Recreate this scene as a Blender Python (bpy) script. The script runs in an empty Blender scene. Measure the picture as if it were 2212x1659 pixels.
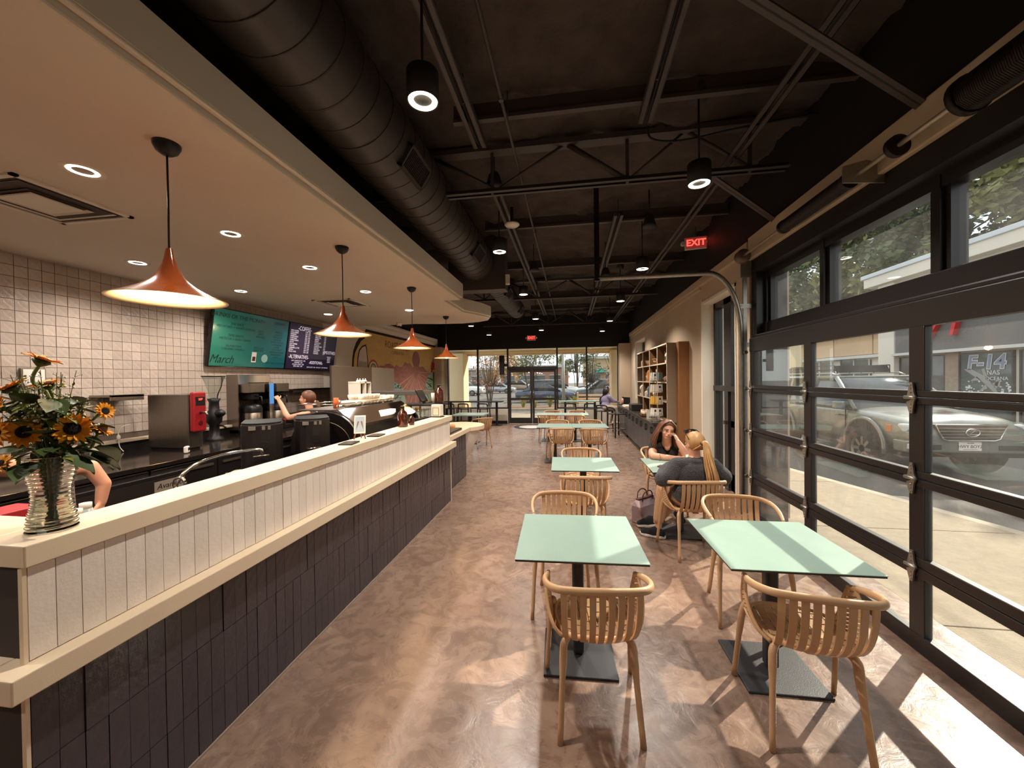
import bpy, bmesh, math, random
from mathutils import Vector, Matrix, Euler, noise
random.seed(7)
PI = math.pi
SC = bpy.context.scene
COL = SC.collection

# ------------------------------------------------------------------ camera
def setup_camera():
    yaw, pitch, roll = 0.150919774, -0.011255037, -0.0126866634
    cy, sy = math.cos(yaw), math.sin(yaw)
    f = Vector((-sy * math.cos(pitch), cy * math.cos(pitch), math.sin(pitch)))
    r = Vector((cy, sy, 0))
    u = r.cross(f)
    r2 = r * math.cos(roll) + u * math.sin(roll)
    u2 = -r * math.sin(roll) + u * math.cos(roll)
    cam = bpy.data.cameras.new('camera')
    cam.sensor_fit = 'HORIZONTAL'
    cam.sensor_width = 36.0
    cam.lens = 835.0 / 2212.0 * 36.0
    cam.clip_start, cam.clip_end = 0.05, 600
    o = bpy.data.objects.new('camera', cam)
    COL.objects.link(o)
    m = Matrix((r2, u2, -f)).transposed().to_4x4()
    m.translation = Vector((0, 0, 1.65))
    o.matrix_world = m
    SC.camera = o
setup_camera()

# ------------------------------------------------------------------ world, sun, exposure
SUN_DIR = Vector((-0.755 * math.cos(math.radians(35)), -0.656 * math.cos(math.radians(35)), -math.sin(math.radians(35))))
def setup_light():
    w = bpy.data.worlds.new('world')
    SC.world = w
    w.use_nodes = True
    nt = w.node_tree
    nt.nodes.clear()
    out = nt.nodes.new('ShaderNodeOutputWorld')
    bg = nt.nodes.new('ShaderNodeBackground')
    tc = nt.nodes.new('ShaderNodeTexCoord')
    mp = nt.nodes.new('ShaderNodeMapping')
    mp.inputs['Scale'].default_value = (1, 1, 2.6)
    nz = nt.nodes.new('ShaderNodeTexNoise')
    nz.inputs['Scale'].default_value = 2.6
    nz.inputs['Detail'].default_value = 7
    rp = nt.nodes.new('ShaderNodeValToRGB')
    rp.color_ramp.elements[0].position = 0.36
    rp.color_ramp.elements[0].color = (0.62, 0.73, 0.86, 1)
    rp.color_ramp.elements[1].position = 0.56
    rp.color_ramp.elements[1].color = (1.0, 0.985, 0.955, 1)
    nt.links.new(tc.outputs['Generated'], mp.inputs['Vector'])
    nt.links.new(mp.outputs['Vector'], nz.inputs['Vector'])
    nt.links.new(nz.outputs['Fac'], rp.inputs['Fac'])
    nt.links.new(rp.outputs['Color'], bg.inputs['Color'])
    bg.inputs['Strength'].default_value = 0.55
    nt.links.new(bg.outputs['Background'], out.inputs['Surface'])
    s = bpy.data.lights.new('sun', 'SUN')
    s.energy = 2.9
    s.color = (1.0, 0.89, 0.74)
    s.angle = math.radians(0.55)
    so = bpy.data.objects.new('sun', s)
    COL.objects.link(so)
    so.rotation_euler = SUN_DIR.to_track_quat('-Z', 'Y').to_euler()
    so.location = (12, 12, 14)
setup_light()
SC.view_settings.view_transform = 'Standard'
SC.view_settings.look = 'None'
SC.view_settings.gamma = 1.0
SC.view_settings.use_curve_mapping = False
SC.view_settings.exposure = 1.7
CY = SC.cycles
CY.use_denoising = True
CY.max_bounces = 9
CY.diffuse_bounces = 5
CY.glossy_bounces = 4
CY.transmission_bounces = 6
CY.transparent_max_bounces = 24
CY.sample_clamp_indirect = 6.0
CY.caustics_reflective = False
CY.caustics_refractive = False
DOWN_W = 23.0     # watts of each recessed lamp
CAN_W = 62.0      # watts of each ceiling can
WARM = (1.0, 0.92, 0.82)

# ------------------------------------------------------------------ materials
def lin(c):
    return tuple((x / 12.92 if x <= 0.04045 else ((x + 0.055) / 1.055) ** 2.4) for x in c)
def rgb(r, g, b):
    return lin((r / 255, g / 255, b / 255))
MATS = {}
def mat(name, col, rough=0.5, metal=0.0, var=0.0, vscale=6.0, bump=0.0, bscale=40.0, spec=0.5, coat=0.0, emit=None, estr=0.0,
        trans=0.0, ior=1.45, stretch=(1, 1, 1), rvar=0.0, alpha=None, isl=0.0, sheen=0.0):
    if name in MATS:
        return MATS[name]
    m = bpy.data.materials.new(name)
    m.use_nodes = True
    nt = m.node_tree
    b = nt.nodes['Principled BSDF']
    b.inputs['Base Color'].default_value = (*col, 1)
    b.inputs['Roughness'].default_value = rough
    b.inputs['Metallic'].default_value = metal
    b.inputs['Specular IOR Level'].default_value = spec
    b.inputs['Coat Weight'].default_value = coat
    b.inputs['IOR'].default_value = ior
    b.inputs['Transmission Weight'].default_value = trans
    b.inputs['Sheen Weight'].default_value = sheen
    if emit:
        b.inputs['Emission Color'].default_value = (*emit, 1)
        b.inputs['Emission Strength'].default_value = estr
    if var or bump or rvar or isl:
        tc = nt.nodes.new('ShaderNodeTexCoord')
        mp = nt.nodes.new('ShaderNodeMapping')
        mp.inputs['Scale'].default_value = stretch
        nt.links.new(tc.outputs['Object'], mp.inputs['Vector'])
    colsock = None
    if var or rvar:
        nz = nt.nodes.new('ShaderNodeTexNoise')
        nz.inputs['Scale'].default_value = vscale
        nz.inputs['Detail'].default_value = 6
        nz.inputs['Roughness'].default_value = 0.6
        nt.links.new(mp.outputs['Vector'], nz.inputs['Vector'])
    if var:
        mr = nt.nodes.new('ShaderNodeMapRange')
        mr.inputs['From Min'].default_value = 0.3
        mr.inputs['From Max'].default_value = 0.7
        mr.inputs['To Min'].default_value = 1 - var
        mr.inputs['To Max'].default_value = 1 + var
        nt.links.new(nz.outputs['Fac'], mr.inputs['Value'])
        vm = nt.nodes.new('ShaderNodeVectorMath')
        vm.operation = 'SCALE'
        vm.inputs[0].default_value = col
        nt.links.new(mr.outputs['Result'], vm.inputs['Scale'])
        colsock = vm.outputs['Vector']
    if isl:
        oi = nt.nodes.new('ShaderNodeObjectInfo')
        mi = nt.nodes.new('ShaderNodeMapRange')
        mi.inputs['To Min'].default_value = 1 - isl
        mi.inputs['To Max'].default_value = 1 + isl
        nt.links.new(oi.outputs['Random'], mi.inputs['Value'])
        v2 = nt.nodes.new('ShaderNodeVectorMath')
        v2.operation = 'SCALE'
        v2.inputs[0].default_value = col
        if colsock:
            nt.links.new(colsock, v2.inputs[0])
        nt.links.new(mi.outputs['Result'], v2.inputs['Scale'])
        colsock = v2.outputs['Vector']
    if colsock:
        nt.links.new(colsock, b.inputs['Base Color'])
    if rvar:
        r2 = nt.nodes.new('ShaderNodeMapRange')
        r2.inputs['From Min'].default_value = 0.3
        r2.inputs['From Max'].default_value = 0.7
        r2.inputs['To Min'].default_value = max(0.02, rough - rvar)
        r2.inputs['To Max'].default_value = min(1, rough + rvar)
        nt.links.new(nz.outputs['Fac'], r2.inputs['Value'])
        nt.links.new(r2.outputs['Result'], b.inputs['Roughness'])
    if bump:
        n2 = nt.nodes.new('ShaderNodeTexNoise')
        n2.inputs['Scale'].default_value = bscale
        n2.inputs['Detail'].default_value = 5
        nt.links.new(mp.outputs['Vector'], n2.inputs['Vector'])
        bp = nt.nodes.new('ShaderNodeBump')
        bp.inputs['Strength'].default_value = bump
        bp.inputs['Distance'].default_value = 0.02
        nt.links.new(n2.outputs['Fac'], bp.inputs['Height'])
        nt.links.new(bp.outputs['Normal'], b.inputs['Normal'])
    MATS[name] = m
    return m

def glass_pane(name, tint=(0.93, 0.95, 0.94), fac_max=0.5, dust=0.0):
    """thin flat pane: clear with a fresnel reflection"""
    if name in MATS:
        return MATS[name]
    m = bpy.data.materials.new(name)
    m.use_nodes = True
    nt = m.node_tree
    nt.nodes.clear()
    out = nt.nodes.new('ShaderNodeOutputMaterial')
    tr = nt.nodes.new('ShaderNodeBsdfTransparent')
    tr.inputs['Color'].default_value = (*tint, 1)
    gl = nt.nodes.new('ShaderNodeBsdfGlossy')
    gl.inputs['Roughness'].default_value = 0.01
    gl.inputs['Color'].default_value = (0.9, 0.93, 0.95, 1)
    fr = nt.nodes.new('ShaderNodeFresnel')
    ge = nt.nodes.new('ShaderNodeNewGeometry')
    io = nt.nodes.new('ShaderNodeMapRange')
    io.inputs['To Min'].default_value = 1.45
    io.inputs['To Max'].default_value = 1 / 1.45
    nt.links.new(ge.outputs['Backfacing'], io.inputs['Value'])
    nt.links.new(io.outputs['Result'], fr.inputs['IOR'])
    mx = nt.nodes.new('ShaderNodeMixShader')
    nt.links.new(fr.outputs['Fac'], mx.inputs['Fac'])
    nt.links.new(tr.outputs['BSDF'], mx.inputs[1])
    nt.links.new(gl.outputs['BSDF'], mx.inputs[2])
    last = mx
    if dust:
        df = nt.nodes.new('ShaderNodeBsdfTranslucent')
        df.inputs['Color'].default_value = (0.9, 0.88, 0.84, 1)
        tc = nt.nodes.new('ShaderNodeTexCoord')
        nz = nt.nodes.new('ShaderNodeTexNoise')
        nz.inputs['Scale'].default_value = 3.0
        nz.inputs['Detail'].default_value = 8
        nt.links.new(tc.outputs['Object'], nz.inputs['Vector'])
        mr = nt.nodes.new('ShaderNodeMapRange')
        mr.inputs['From Min'].default_value = 0.35
        mr.inputs['From Max'].default_value = 0.75
        mr.inputs['To Min'].default_value = dust * 0.3
        mr.inputs['To Max'].default_value = dust
        nt.links.new(nz.outputs['Fac'], mr.inputs['Value'])
        m2 = nt.nodes.new('ShaderNodeMixShader')
        nt.links.new(mr.outputs['Result'], m2.inputs['Fac'])
        nt.links.new(mx.outputs['Shader'], m2.inputs[1])
        nt.links.new(df.outputs['BSDF'], m2.inputs[2])
        last = m2
    nt.links.new(last.outputs['Shader'], out.inputs['Surface'])
    MATS[name] = m
    return m

M_BLACK = mat('black_paint', rgb(26, 22, 22), 0.6)
M_BLKMET = mat('black_metal', rgb(24, 21, 22), 0.35, 0.0, spec=0.6)
M_CREAM = mat('cream_solid_surface', rgb(226, 205, 176), 0.38, var=0.05, vscale=3, bump=0.05, bscale=300)
M_WHITE = mat('white_paint', rgb(226, 217, 204), 0.6, var=0.03, vscale=2)
M_CEIL = mat('soffit_paint', rgb(214, 203, 188), 0.75, var=0.02, vscale=2)
M_DECK = None
M_STEEL = mat('brushed_steel', rgb(150, 142, 134), 0.32, 1.0, var=0.08, vscale=3, stretch=(40, 40, 1))
M_CHROME = mat('chrome', rgb(225, 222, 218), 0.08, 1.0)
M_GALV = mat('galvanized_steel', rgb(168, 164, 156), 0.38, 0.9, var=0.12, vscale=20)
M_WHITEP = mat('white_porcelain', rgb(236, 228, 214), 0.25)
M_PAPER = mat('paper', rgb(235, 230, 220), 0.8)
M_GLASS = mat('clear_glass', (0.95, 0.97, 0.96), 0.02, trans=1.0, ior=1.45)
M_GLASST = glass_pane('thin_clear_glass')
M_AMBER = mat('amber_glass', rgb(70, 28, 10), 0.06, spec=0.7, coat=0.6)
M_PLASTIC_BLK = mat('black_plastic', rgb(20, 18, 19), 0.4)
M_SKIN = mat('skin', rgb(214, 156, 128), 0.5, var=0.06, vscale=8)

# ------------------------------------------------------------------ mesh building
class MB:
    def __init__(self):
        self.v, self.f, self.m = [], [], []
        self.mats = []
        self.cur = 0
        self.sm = []
        self.smooth = False
    def use(self, m):
        if m not in self.mats:
            self.mats.append(m)
        self.cur = self.mats.index(m)
        return self
    def add(self, vs, fs):
        b = len(self.v)
        self.v += [tuple(p) for p in vs]
        for f in fs:
            self.f.append(tuple(b + i for i in f))
            self.m.append(self.cur)
            self.sm.append(self.smooth)
        return self
    def box(self, x0, x1, y0, y1, z0, z1, mx=None):
        vs = [Vector((x, y, z)) for x in (x0, x1) for y in (y0, y1) for z in (z0, z1)]
        if mx is not None:
            vs = [mx @ p for p in vs]
        return self.add(vs, [(0, 1, 3, 2), (4, 6, 7, 5), (0, 4, 5, 1), (2, 3, 7, 6), (0, 2, 6, 4), (1, 5, 7, 3)])
    def cbox(self, cx, cy, cz, sx, sy, sz, mx=None):
        return self.box(cx - sx / 2, cx + sx / 2, cy - sy / 2, cy + sy / 2, cz - sz / 2, cz + sz / 2, mx)
    def prism(self, poly, axis, a, b, mx=None):
        """poly: 2-d points; axis 0/1/2 is the extrusion axis (poly gives the other two in order)"""
        n = len(poly)
        def P(p, t):
            if axis == 0: q = Vector((t, p[0], p[1]))
            elif axis == 1: q = Vector((p[0], t, p[1]))
            else: q = Vector((p[0], p[1], t))
            return mx @ q if mx is not None else q
        vs = [P(p, a) for p in poly] + [P(p, b) for p in poly]
        fs = [tuple(range(n))[::-1], tuple(range(n, 2 * n))]
        fs += [(i, (i + 1) % n, n + (i + 1) % n, n + i) for i in range(n)]
        return self.add(vs, fs)
    def tube(self, pts, r, n=8, cap=True, closed=False):
        pts = [Vector(p) for p in pts]
        rs = r if isinstance(r, list) else [r] * len(pts)
        N = len(pts)
        rings = []
        prev = None
        for i, p in enumerate(pts):
            if closed:
                t = pts[(i + 1) % N] - pts[i - 1]
            else:
                t = pts[min(i + 1, N - 1)] - pts[max(i - 1, 0)]
            t = t.normalized() if t.length > 1e-9 else Vector((0, 0, 1))
            if prev is None:
                a = Vector((0, 0, 1)) if abs(t.z) < 0.9 else Vector((1, 0, 0))
                u = t.cross(a).normalized()
            else:
                u = (prev - t * prev.dot(t)).normalized()
            prev = u
            w = t.cross(u)
            rr = rs[i]
            ra, rb = rr if isinstance(rr, tuple) else (rr, rr)
            rings.append([p + u * (math.cos(2 * PI * k / n) * ra) + w * (math.sin(2 * PI * k / n) * rb) for k in range(n)])
        vs = [q for ring in rings for q in ring]
        fs = []
        M = N if closed else N - 1
        for i in range(M):
            j = (i + 1) % N
            for k in range(n):
                fs.append((i * n + k, i * n + (k + 1) % n, j * n + (k + 1) % n, j * n + k))
        if cap and not closed:
            fs.append(tuple(range(n))[::-1])
            fs.append(tuple((N - 1) * n + k for k in range(n)))
        s = self.smooth
        self.smooth = True
        self.add(vs, fs)
        self.smooth = s
        return self
    def lathe(self, prof, n=24, c=(0, 0, 0), mx=None, smooth=True, a0=0, a1=2 * PI):
        """prof: (r, z) pairs"""
        full = abs(a1 - a0 - 2 * PI) < 1e-6
        k = n if full else n + 1
        vs, fs = [], []
        for (r, z) in prof:
            for i in range(k):
                a = a0 + (a1 - a0) * i / n
                q = Vector((c[0] + r * math.cos(a), c[1] + r * math.sin(a), c[2] + z))
                vs.append(mx @ q if mx is not None else q)
        for j in range(len(prof) - 1):
            for i in range(n):
                i2 = (i + 1) % k
                fs.append((j * k + i, j * k + i2, (j + 1) * k + i2, (j + 1) * k + i))
        s = self.smooth
        self.smooth = smooth
        self.add(vs, fs)
        self.smooth = s
        return self
    def cyl(self, c, r, h, n=16, axis=2, r2=None):
        r2 = r if r2 is None else r2
        mx = {2: Matrix(), 0: Matrix.Rotation(PI / 2, 4, 'Y'), 1: Matrix.Rotation(-PI / 2, 4, 'X')}[axis]
        mx = Matrix.Translation(Vector(c)) @ mx
        self.lathe([(0.0001, 0), (r, 0)], n, mx=mx, smooth=False)
        self.lathe([(r, 0), (r2, h)], n, mx=mx)
        return self.lathe([(r2, h), (0.0001, h)], n, mx=mx, smooth=False)
    def ball(self, c, r, nu=16, nv=10, mx=None):
        rx, ry, rz = r if isinstance(r, tuple) else (r, r, r)
        vs, fs = [], []
        for j in range(nv + 1):
            t = PI * j / nv
            for i in range(nu):
                a = 2 * PI * i / nu
                q = Vector((rx * math.sin(t) * math.cos(a), ry * math.sin(t) * math.sin(a), rz * math.cos(t)))
                q = (mx @ q if mx is not None else q) + Vector(c)
                vs.append(q)
        for j in range(nv):
            for i in range(nu):
                fs.append((j * nu + i, (j + 1) * nu + i, (j + 1) * nu + (i + 1) % nu, j * nu + (i + 1) % nu))
        s = self.smooth
        self.smooth = True
        self.add(vs, fs)
        self.smooth = s
        return self
    def mesh(self, name):
        me = bpy.data.meshes.new(name)
        me.from_pydata(self.v, [], self.f)
        for m in self.mats:
            me.materials.append(m)
        me.polygons.foreach_set('material_index', self.m)
        me.polygons.foreach_set('use_smooth', self.sm)
        bm = bmesh.new()
        bm.from_mesh(me)
        bmesh.ops.remove_doubles(bm, verts=bm.verts, dist=1e-5)
        bmesh.ops.recalc_face_normals(bm, faces=bm.faces)
        bm.to_mesh(me)
        bm.free()
        me.update()
        return me
    def build(self, name, m=None, parent=None, bevel=0.0, seg=2, loc=None):
        if m is not None:
            if not self.mats:
                self.mats = [m]
        o = bpy.data.objects.new(name, self.mesh(name))
        COL.objects.link(o)
        if parent is not None:
            o.parent = parent
        if loc is not None:
            o.location = loc
        if bevel:
            md = o.modifiers.new('bevel', 'BEVEL')
            md.width = bevel
            md.segments = seg
            md.limit_method = 'ANGLE'
            md.angle_limit = math.radians(40)
        return o

def tag(o, label=None, cat=None, group=None, kind=None):
    if label: o['label'] = label
    if cat: o['category'] = cat
    if group: o['group'] = group
    if kind: o['kind'] = kind
    return o
def thing(name, label, cat, loc=(0, 0, 0), rz=0.0, group=None):
    o = bpy.data.objects.new(name, None)
    o.empty_display_size = 0.1
    COL.objects.link(o)
    o.location = loc
    o.rotation_euler = (0, 0, rz)
    return tag(o, label, cat, group)
def struct(o):
    o['kind'] = 'structure'
    return o
def inst(name, me, parent=None, loc=(0, 0, 0), rot=(0, 0, 0), sc=None):
    o = bpy.data.objects.new(name, me)
    COL.objects.link(o)
    if parent is not None: o.parent = parent
    o.location = loc
    o.rotation_euler = rot
    if sc: o.scale = sc
    return o
def dup(root, loc, rz, label=None, group=None):
    kids = {}
    for x in list(bpy.data.objects):
        if x.parent is not None:
            kids.setdefault(x.parent.name, []).append(x)
    def rec(o, par):
        c = o.copy()
        COL.objects.link(c)
        if par is not None:
            c.parent = par
        for k in kids.get(o.name, []):
            rec(k, c)
        return c
    r = rec(root, None)
    r.location = loc
    r.rotation_euler = (0, 0, rz)
    if label: r['label'] = label
    if group: r['group'] = group
    return r
def text(body, size, m, parent, loc, rot, name='lettering', ext=0.001, align='CENTER', sx=1.0, shear=0.0, bold=0.0):
    c = bpy.data.curves.new(name, 'FONT')
    c.body = body
    c.size = size
    c.extrude = ext
    c.align_x = align
    c.align_y = 'CENTER'
    c.shear = shear
    c.offset = bold
    c.resolution_u = 3
    c.materials.append(m)
    tmp = bpy.data.objects.new(name, c)
    me = bpy.data.meshes.new_from_object(tmp)
    bpy.data.objects.remove(tmp)
    o = bpy.data.objects.new(name, me)
    COL.objects.link(o)
    if parent is not None: o.parent = parent
    o.location = loc
    o.rotation_euler = rot
    o.scale = (sx, 1, 1)
    return o
def smooth_path(pts, n=6):
    """catmull-rom through 3-d points"""
    P = [Vector(p) for p in pts]
    out = []
    for i in range(len(P) - 1):
        p0, p1, p2, p3 = P[max(i - 1, 0)], P[i], P[i + 1], P[min(i + 2, len(P) - 1)]
        for k in range(n):
            t = k / n
            out.append(0.5 * ((2 * p1) + (-p0 + p2) * t + (2 * p0 - 5 * p1 + 4 * p2 - p3) * t * t + (-p0 + 3 * p1 - 3 * p2 + p3) * t ** 3))
    out.append(P[-1])
    return out
# ------------------------------------------------------------------ the room shell
XL, XR, YB, YF, ZD = -5.05, 2.08, -3.0, 14.3, 4.0
XG = 2.02            # inner face of the overhead door
ZS = 2.86            # underside of the white soffit

def floor_mat():
    m = bpy.data.materials.new('polished_concrete')
    m.use_nodes = True
    nt = m.node_tree
    b = nt.nodes['Principled BSDF']
    tc = nt.nodes.new('ShaderNodeTexCoord')
    def noise_n(scale, det=8, dist=0.0):
        n = nt.nodes.new('ShaderNodeTexNoise')
        n.inputs['Scale'].default_value = scale
        n.inputs['Detail'].default_value = det
        n.inputs['Roughness'].default_value = 0.62
        n.inputs['Distortion'].default_value = dist
        nt.links.new(tc.outputs['Object'], n.inputs['Vector'])
        return n
    n1 = noise_n(0.9, 8, 0.6)
    n2 = noise_n(7.0, 8, 1.4)
    mx = nt.nodes.new('ShaderNodeMath')
    mx.operation = 'MULTIPLY_ADD'
    nt.links.new(n2.outputs['Fac'], mx.inputs[0])
    mx.inputs[1].default_value = 0.55
    h = nt.nodes.new('ShaderNodeMath')
    h.operation = 'MULTIPLY'
    h.inputs[1].default_value = 0.45
    nt.links.new(n1.outputs['Fac'], h.inputs[0])
    nt.links.new(h.outputs[0], mx.inputs[2])
    rp = nt.nodes.new('ShaderNodeValToRGB')
    e = rp.color_ramp.elements
    e[0].position, e[0].color = 0.36, (*rgb(108, 86, 74), 1)
    e[1].position, e[1].color = 0.64, (*rgb(154, 128, 110), 1)
    k = e.new(0.5)
    k.color = (*rgb(131, 105, 90), 1)
    nt.links.new(mx.outputs[0], rp.inputs['Fac'])
    # thin pale trowel lines
    n3 = noise_n(2.2, 4, 2.2)
    ab = nt.nodes.new('ShaderNodeMath')
    ab.operation = 'SUBTRACT'
    ab.inputs[1].default_value = 0.5
    nt.links.new(n3.outputs['Fac'], ab.inputs[0])
    a2 = nt.nodes.new('ShaderNodeMath')
    a2.operation = 'ABSOLUTE'
    nt.links.new(ab.outputs[0], a2.inputs[0])
    mr = nt.nodes.new('ShaderNodeMapRange')
    mr.inputs['From Min'].default_value = 0.0
    mr.inputs['From Max'].default_value = 0.008
    mr.inputs['To Min'].default_value = 0.3
    mr.inputs['To Max'].default_value = 0.0
    nt.links.new(a2.outputs[0], mr.inputs['Value'])
    mc = nt.nodes.new('ShaderNodeMix')
    mc.data_type = 'RGBA'
    nt.links.new(mr.outputs['Result'], mc.inputs['Factor'])
    nt.links.new(rp.outputs['Color'], mc.inputs['A'])
    mc.inputs['B'].default_value = (*rgb(186, 158, 138), 1)
    nt.links.new(mc.outputs['Result'], b.inputs['Base Color'])
    rr = nt.nodes.new('ShaderNodeMapRange')
    rr.inputs['To Min'].default_value = 0.16
    rr.inputs['To Max'].default_value = 0.40
    nt.links.new(n2.outputs['Fac'], rr.inputs['Value'])
    nt.links.new(rr.outputs['Result'], b.inputs['Roughness'])
    b.inputs['Specular IOR Level'].default_value = 0.62
    bp = nt.nodes.new('ShaderNodeBump')
    bp.inputs['Strength'].default_value = 0.14
    bp.inputs['Distance'].default_value = 0.02
    nt.links.new(n2.outputs['Fac'], bp.inputs['Height'])
    nt.links.new(bp.outputs['Normal'], b.inputs['Normal'])
    return m
M_FLOOR = floor_mat()
M_WALLT = mat('taupe_wall_paint', rgb(196, 176, 152), 0.65, var=0.04, vscale=2)
M_REVEAL = mat('cream_reveal_paint', rgb(236, 228, 212), 0.6)
M_FRAMEB = mat('black_anodised_frame', rgb(34, 29, 29), 0.36, spec=0.6)
M_TILEW = mat('zellige_glaze', rgb(196, 180, 168), 0.14, var=0.06, vscale=14, bump=0.35, bscale=28, isl=0.11, spec=0.6)
M_GROUT = mat('grout', rgb(98, 84, 76), 0.9)
M_TILEC = mat('cream_tile', rgb(230, 218, 206), 0.42, var=0.04, vscale=10, bump=0.1, bscale=60, isl=0.05)
M_TILED = mat('charcoal_tile', rgb(64, 57, 61), 0.28, var=0.08, vscale=10, bump=0.2, bscale=26, isl=0.14, spec=0.6)
M_PANE = glass_pane('window_glass', dust=0.035)
M_PANE2 = glass_pane('window_glass_clean')

struct(MB().box(-5.4, 2.4, YB, YF + 0.3, -0.12, 0.0).build('floor', M_FLOOR))

# ---- ceiling deck with sprayed black insulation: real lumps
def deck():
    nx, ny = 84, 190
    vs, fs = [], []
    for j in range(ny + 1):
        for i in range(nx + 1):
            x = XL - 0.2 + (2.6 - XL) * i / nx
            y = YB + (YF - YB + 0.2) * j / ny
            p = Vector((x, y, 0))
            d = 0.10 * noise.fractal(p * 2.3, 1.0, 2.0, 4) + 0.05 * abs(noise.noise(p * 7.0))
            vs.append((x, y, ZD - d))
    for j in range(ny):
        for i in range(nx):
            a = j * (nx + 1) + i
            fs.append((a, a + nx + 1, a + nx + 2, a + 1))
    b = MB()
    b.smooth = True
    b.add(vs, fs)
    b.smooth = False
    b.box(XL - 0.2, 2.4, YB, YF + 0.3, ZD + 0.15, ZD + 0.3)
    return b.build('ceiling', mat('sprayed_black_insulation', rgb(70, 60, 56), 0.85, var=0.25, vscale=5, bump=0.6, bscale=22))
struct(deck())

# ---- left wall (tiled behind the bar, painted beyond)
wl = struct(MB().box(XL - 0.2, XL, YB, YF + 0.2, 0, ZD + 0.2).build('wall_left', mat('left_wall_paint', rgb(222, 212, 198), 0.65)))
def upper_black(name, b):
    return struct(b.build(name, M_BLACK))
upper_black('wall_left_upper', MB().box(XL - 0.005, XL + 0.02, 5.6, YF, 3.18, ZD + 0.1))
tw, tph = 0.0951, 0.1035
TY0, TY1 = 0.9, 7.30
me_t = MB().box(-0.004, 0.008, -tw / 2 + 0.0022, tw / 2 - 0.0022, -tph / 2 + 0.0022, tph / 2 - 0.0022).mesh('zellige_tile')
me_t.materials.append(M_TILEW)
MB().box(XL, XL + 0.006, TY0, TY1, 1.03, ZS).build('grout', M_GROUT, wl)
cells = []
rows = int((ZS - 1.03) / tph)
for r in range(rows):
    z = ZS - (r + 0.5) * tph
    n = int((TY1 - TY0) / tw)
    for k in range(n):
        cells.append((TY1 - (k + 0.5) * tw, z))
def tile_hidden(y, z):
    return (4.62 < y < 7.2 and 1.98 < z < 2.72) or y < 2.25 or (z < 1.32 and 3.6 < y < 4.1)
cells.sort(key=lambda c: (tile_hidden(*c), math.hypot(c[0], c[1] - 1.65)))
rest = MB()
rnd = random.Random(3)
for i, (y, z) in enumerate(cells):
    rx, rz_ = rnd.uniform(-0.018, 0.018), rnd.uniform(-0.018, 0.018)
    dx = rnd.uniform(-0.0012, 0.0012)
    if i < 300:
        inst('tile', me_t, wl, (XL + 0.004 + dx, y, z), (0, rx, rz_))
    else:
        mx = Matrix.Translation((XL + 0.004 + dx, y, z)) @ Euler((0, rx, rz_)).to_matrix().to_4x4()
        rest.box(-0.004, 0.008, -tw / 2 + 0.0022, tw / 2 - 0.0022, -tph / 2 + 0.0022, tph / 2 - 0.0022, mx)
tag(rest.build('tile_field', M_TILEW, wl), kind='stuff')

# ---- back wall (behind the camera) and black ends
struct(MB().box(XL - 0.2, 2.4, YB - 0.2, YB, 0, ZD + 0.2).build('wall_back', mat('back_wall_paint', rgb(190, 176, 158), 0.7)))

# ---- far wall: knee wall, black header, pilasters
wf = struct(MB().box(XL - 0.2, XR + 0.3, YF, YF + 0.25, 2.83, ZD + 0.2).build('wall_far', M_BLACK))
M_KNEE = mat('knee_wall_paint', rgb(206, 196, 182), 0.6)
for x0, x1 in ((XL, -2.34), (-0.49, XR + 0.2)):
    MB().box(x0, x1, YF, YF + 0.25, 0, 0.56).build('knee_wall', M_KNEE, wf)
MB().box(XL - 0.1, -4.68, YF, YF + 0.25, 0, 2.9).build('end_pier', M_KNEE, wf)
MB().box(1.69, XR + 0.2, YF, YF + 0.25, 0, 2.9).build('end_pier', M_KNEE, wf)
struct(MB().box(XL, -4.76, YF - 0.42, YF, 0, 2.90).build('trim_1', M_WALLT, bevel=0.01))
struct(MB().box(1.70, XR, YF - 0.32, YF, 0, 2.88).build('trim_2', M_WALLT, bevel=0.01))
struct(MB().box(XL, -2.36, YF - 0.02, YF, 0, 0.11).build('baseboard_far', M_BLACK))

def frame_bars(b, bars, y0, y1):
    for (x0, x1, z0, z1) in bars:
        b.box(x0, x1, y0, y1, z0, z1)
w1 = struct(thing('window_1', None, None, (0, YF + 0.02, 0)))
XM = [-4.68, -3.49, -2.335, -0.49, 0.578, 1.69]
for x in XM:
    MB().box(x - 0.028, x + 0.028, 0.0, 0.11, 0.56 if x not in (-2.335, -0.49) else 0.0, 2.84).build('mullion', M_FRAMEB, w1)
for a, c in ((0, 1), (1, 2), (3, 4), (4, 5)):
    MB().box(XM[a], XM[c], 0.0, 0.11, 0.555, 0.61).build('sill_rail', M_FRAMEB, w1)
    MB().box(XM[a] + 0.03, XM[c] - 0.03, 0.05, 0.056, 0.61, 2.80).build('pane', M_PANE, w1)
MB().box(-4.7, 1.7, 0.0, 0.11, 2.80, 2.87).build('head_rail', M_FRAMEB, w1)
MB().box(-2.31, -0.52, 0.05, 0.056, 2.12, 2.80).build('pane', M_PANE, w1)
d1 = struct(thing('door_1', None, None, (0, YF + 0.02, 0)))
MB().box(-2.31, -0.52, -0.01, 0.10, 2.02, 2.13).build('door_header', M_FRAMEB, d1)
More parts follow.
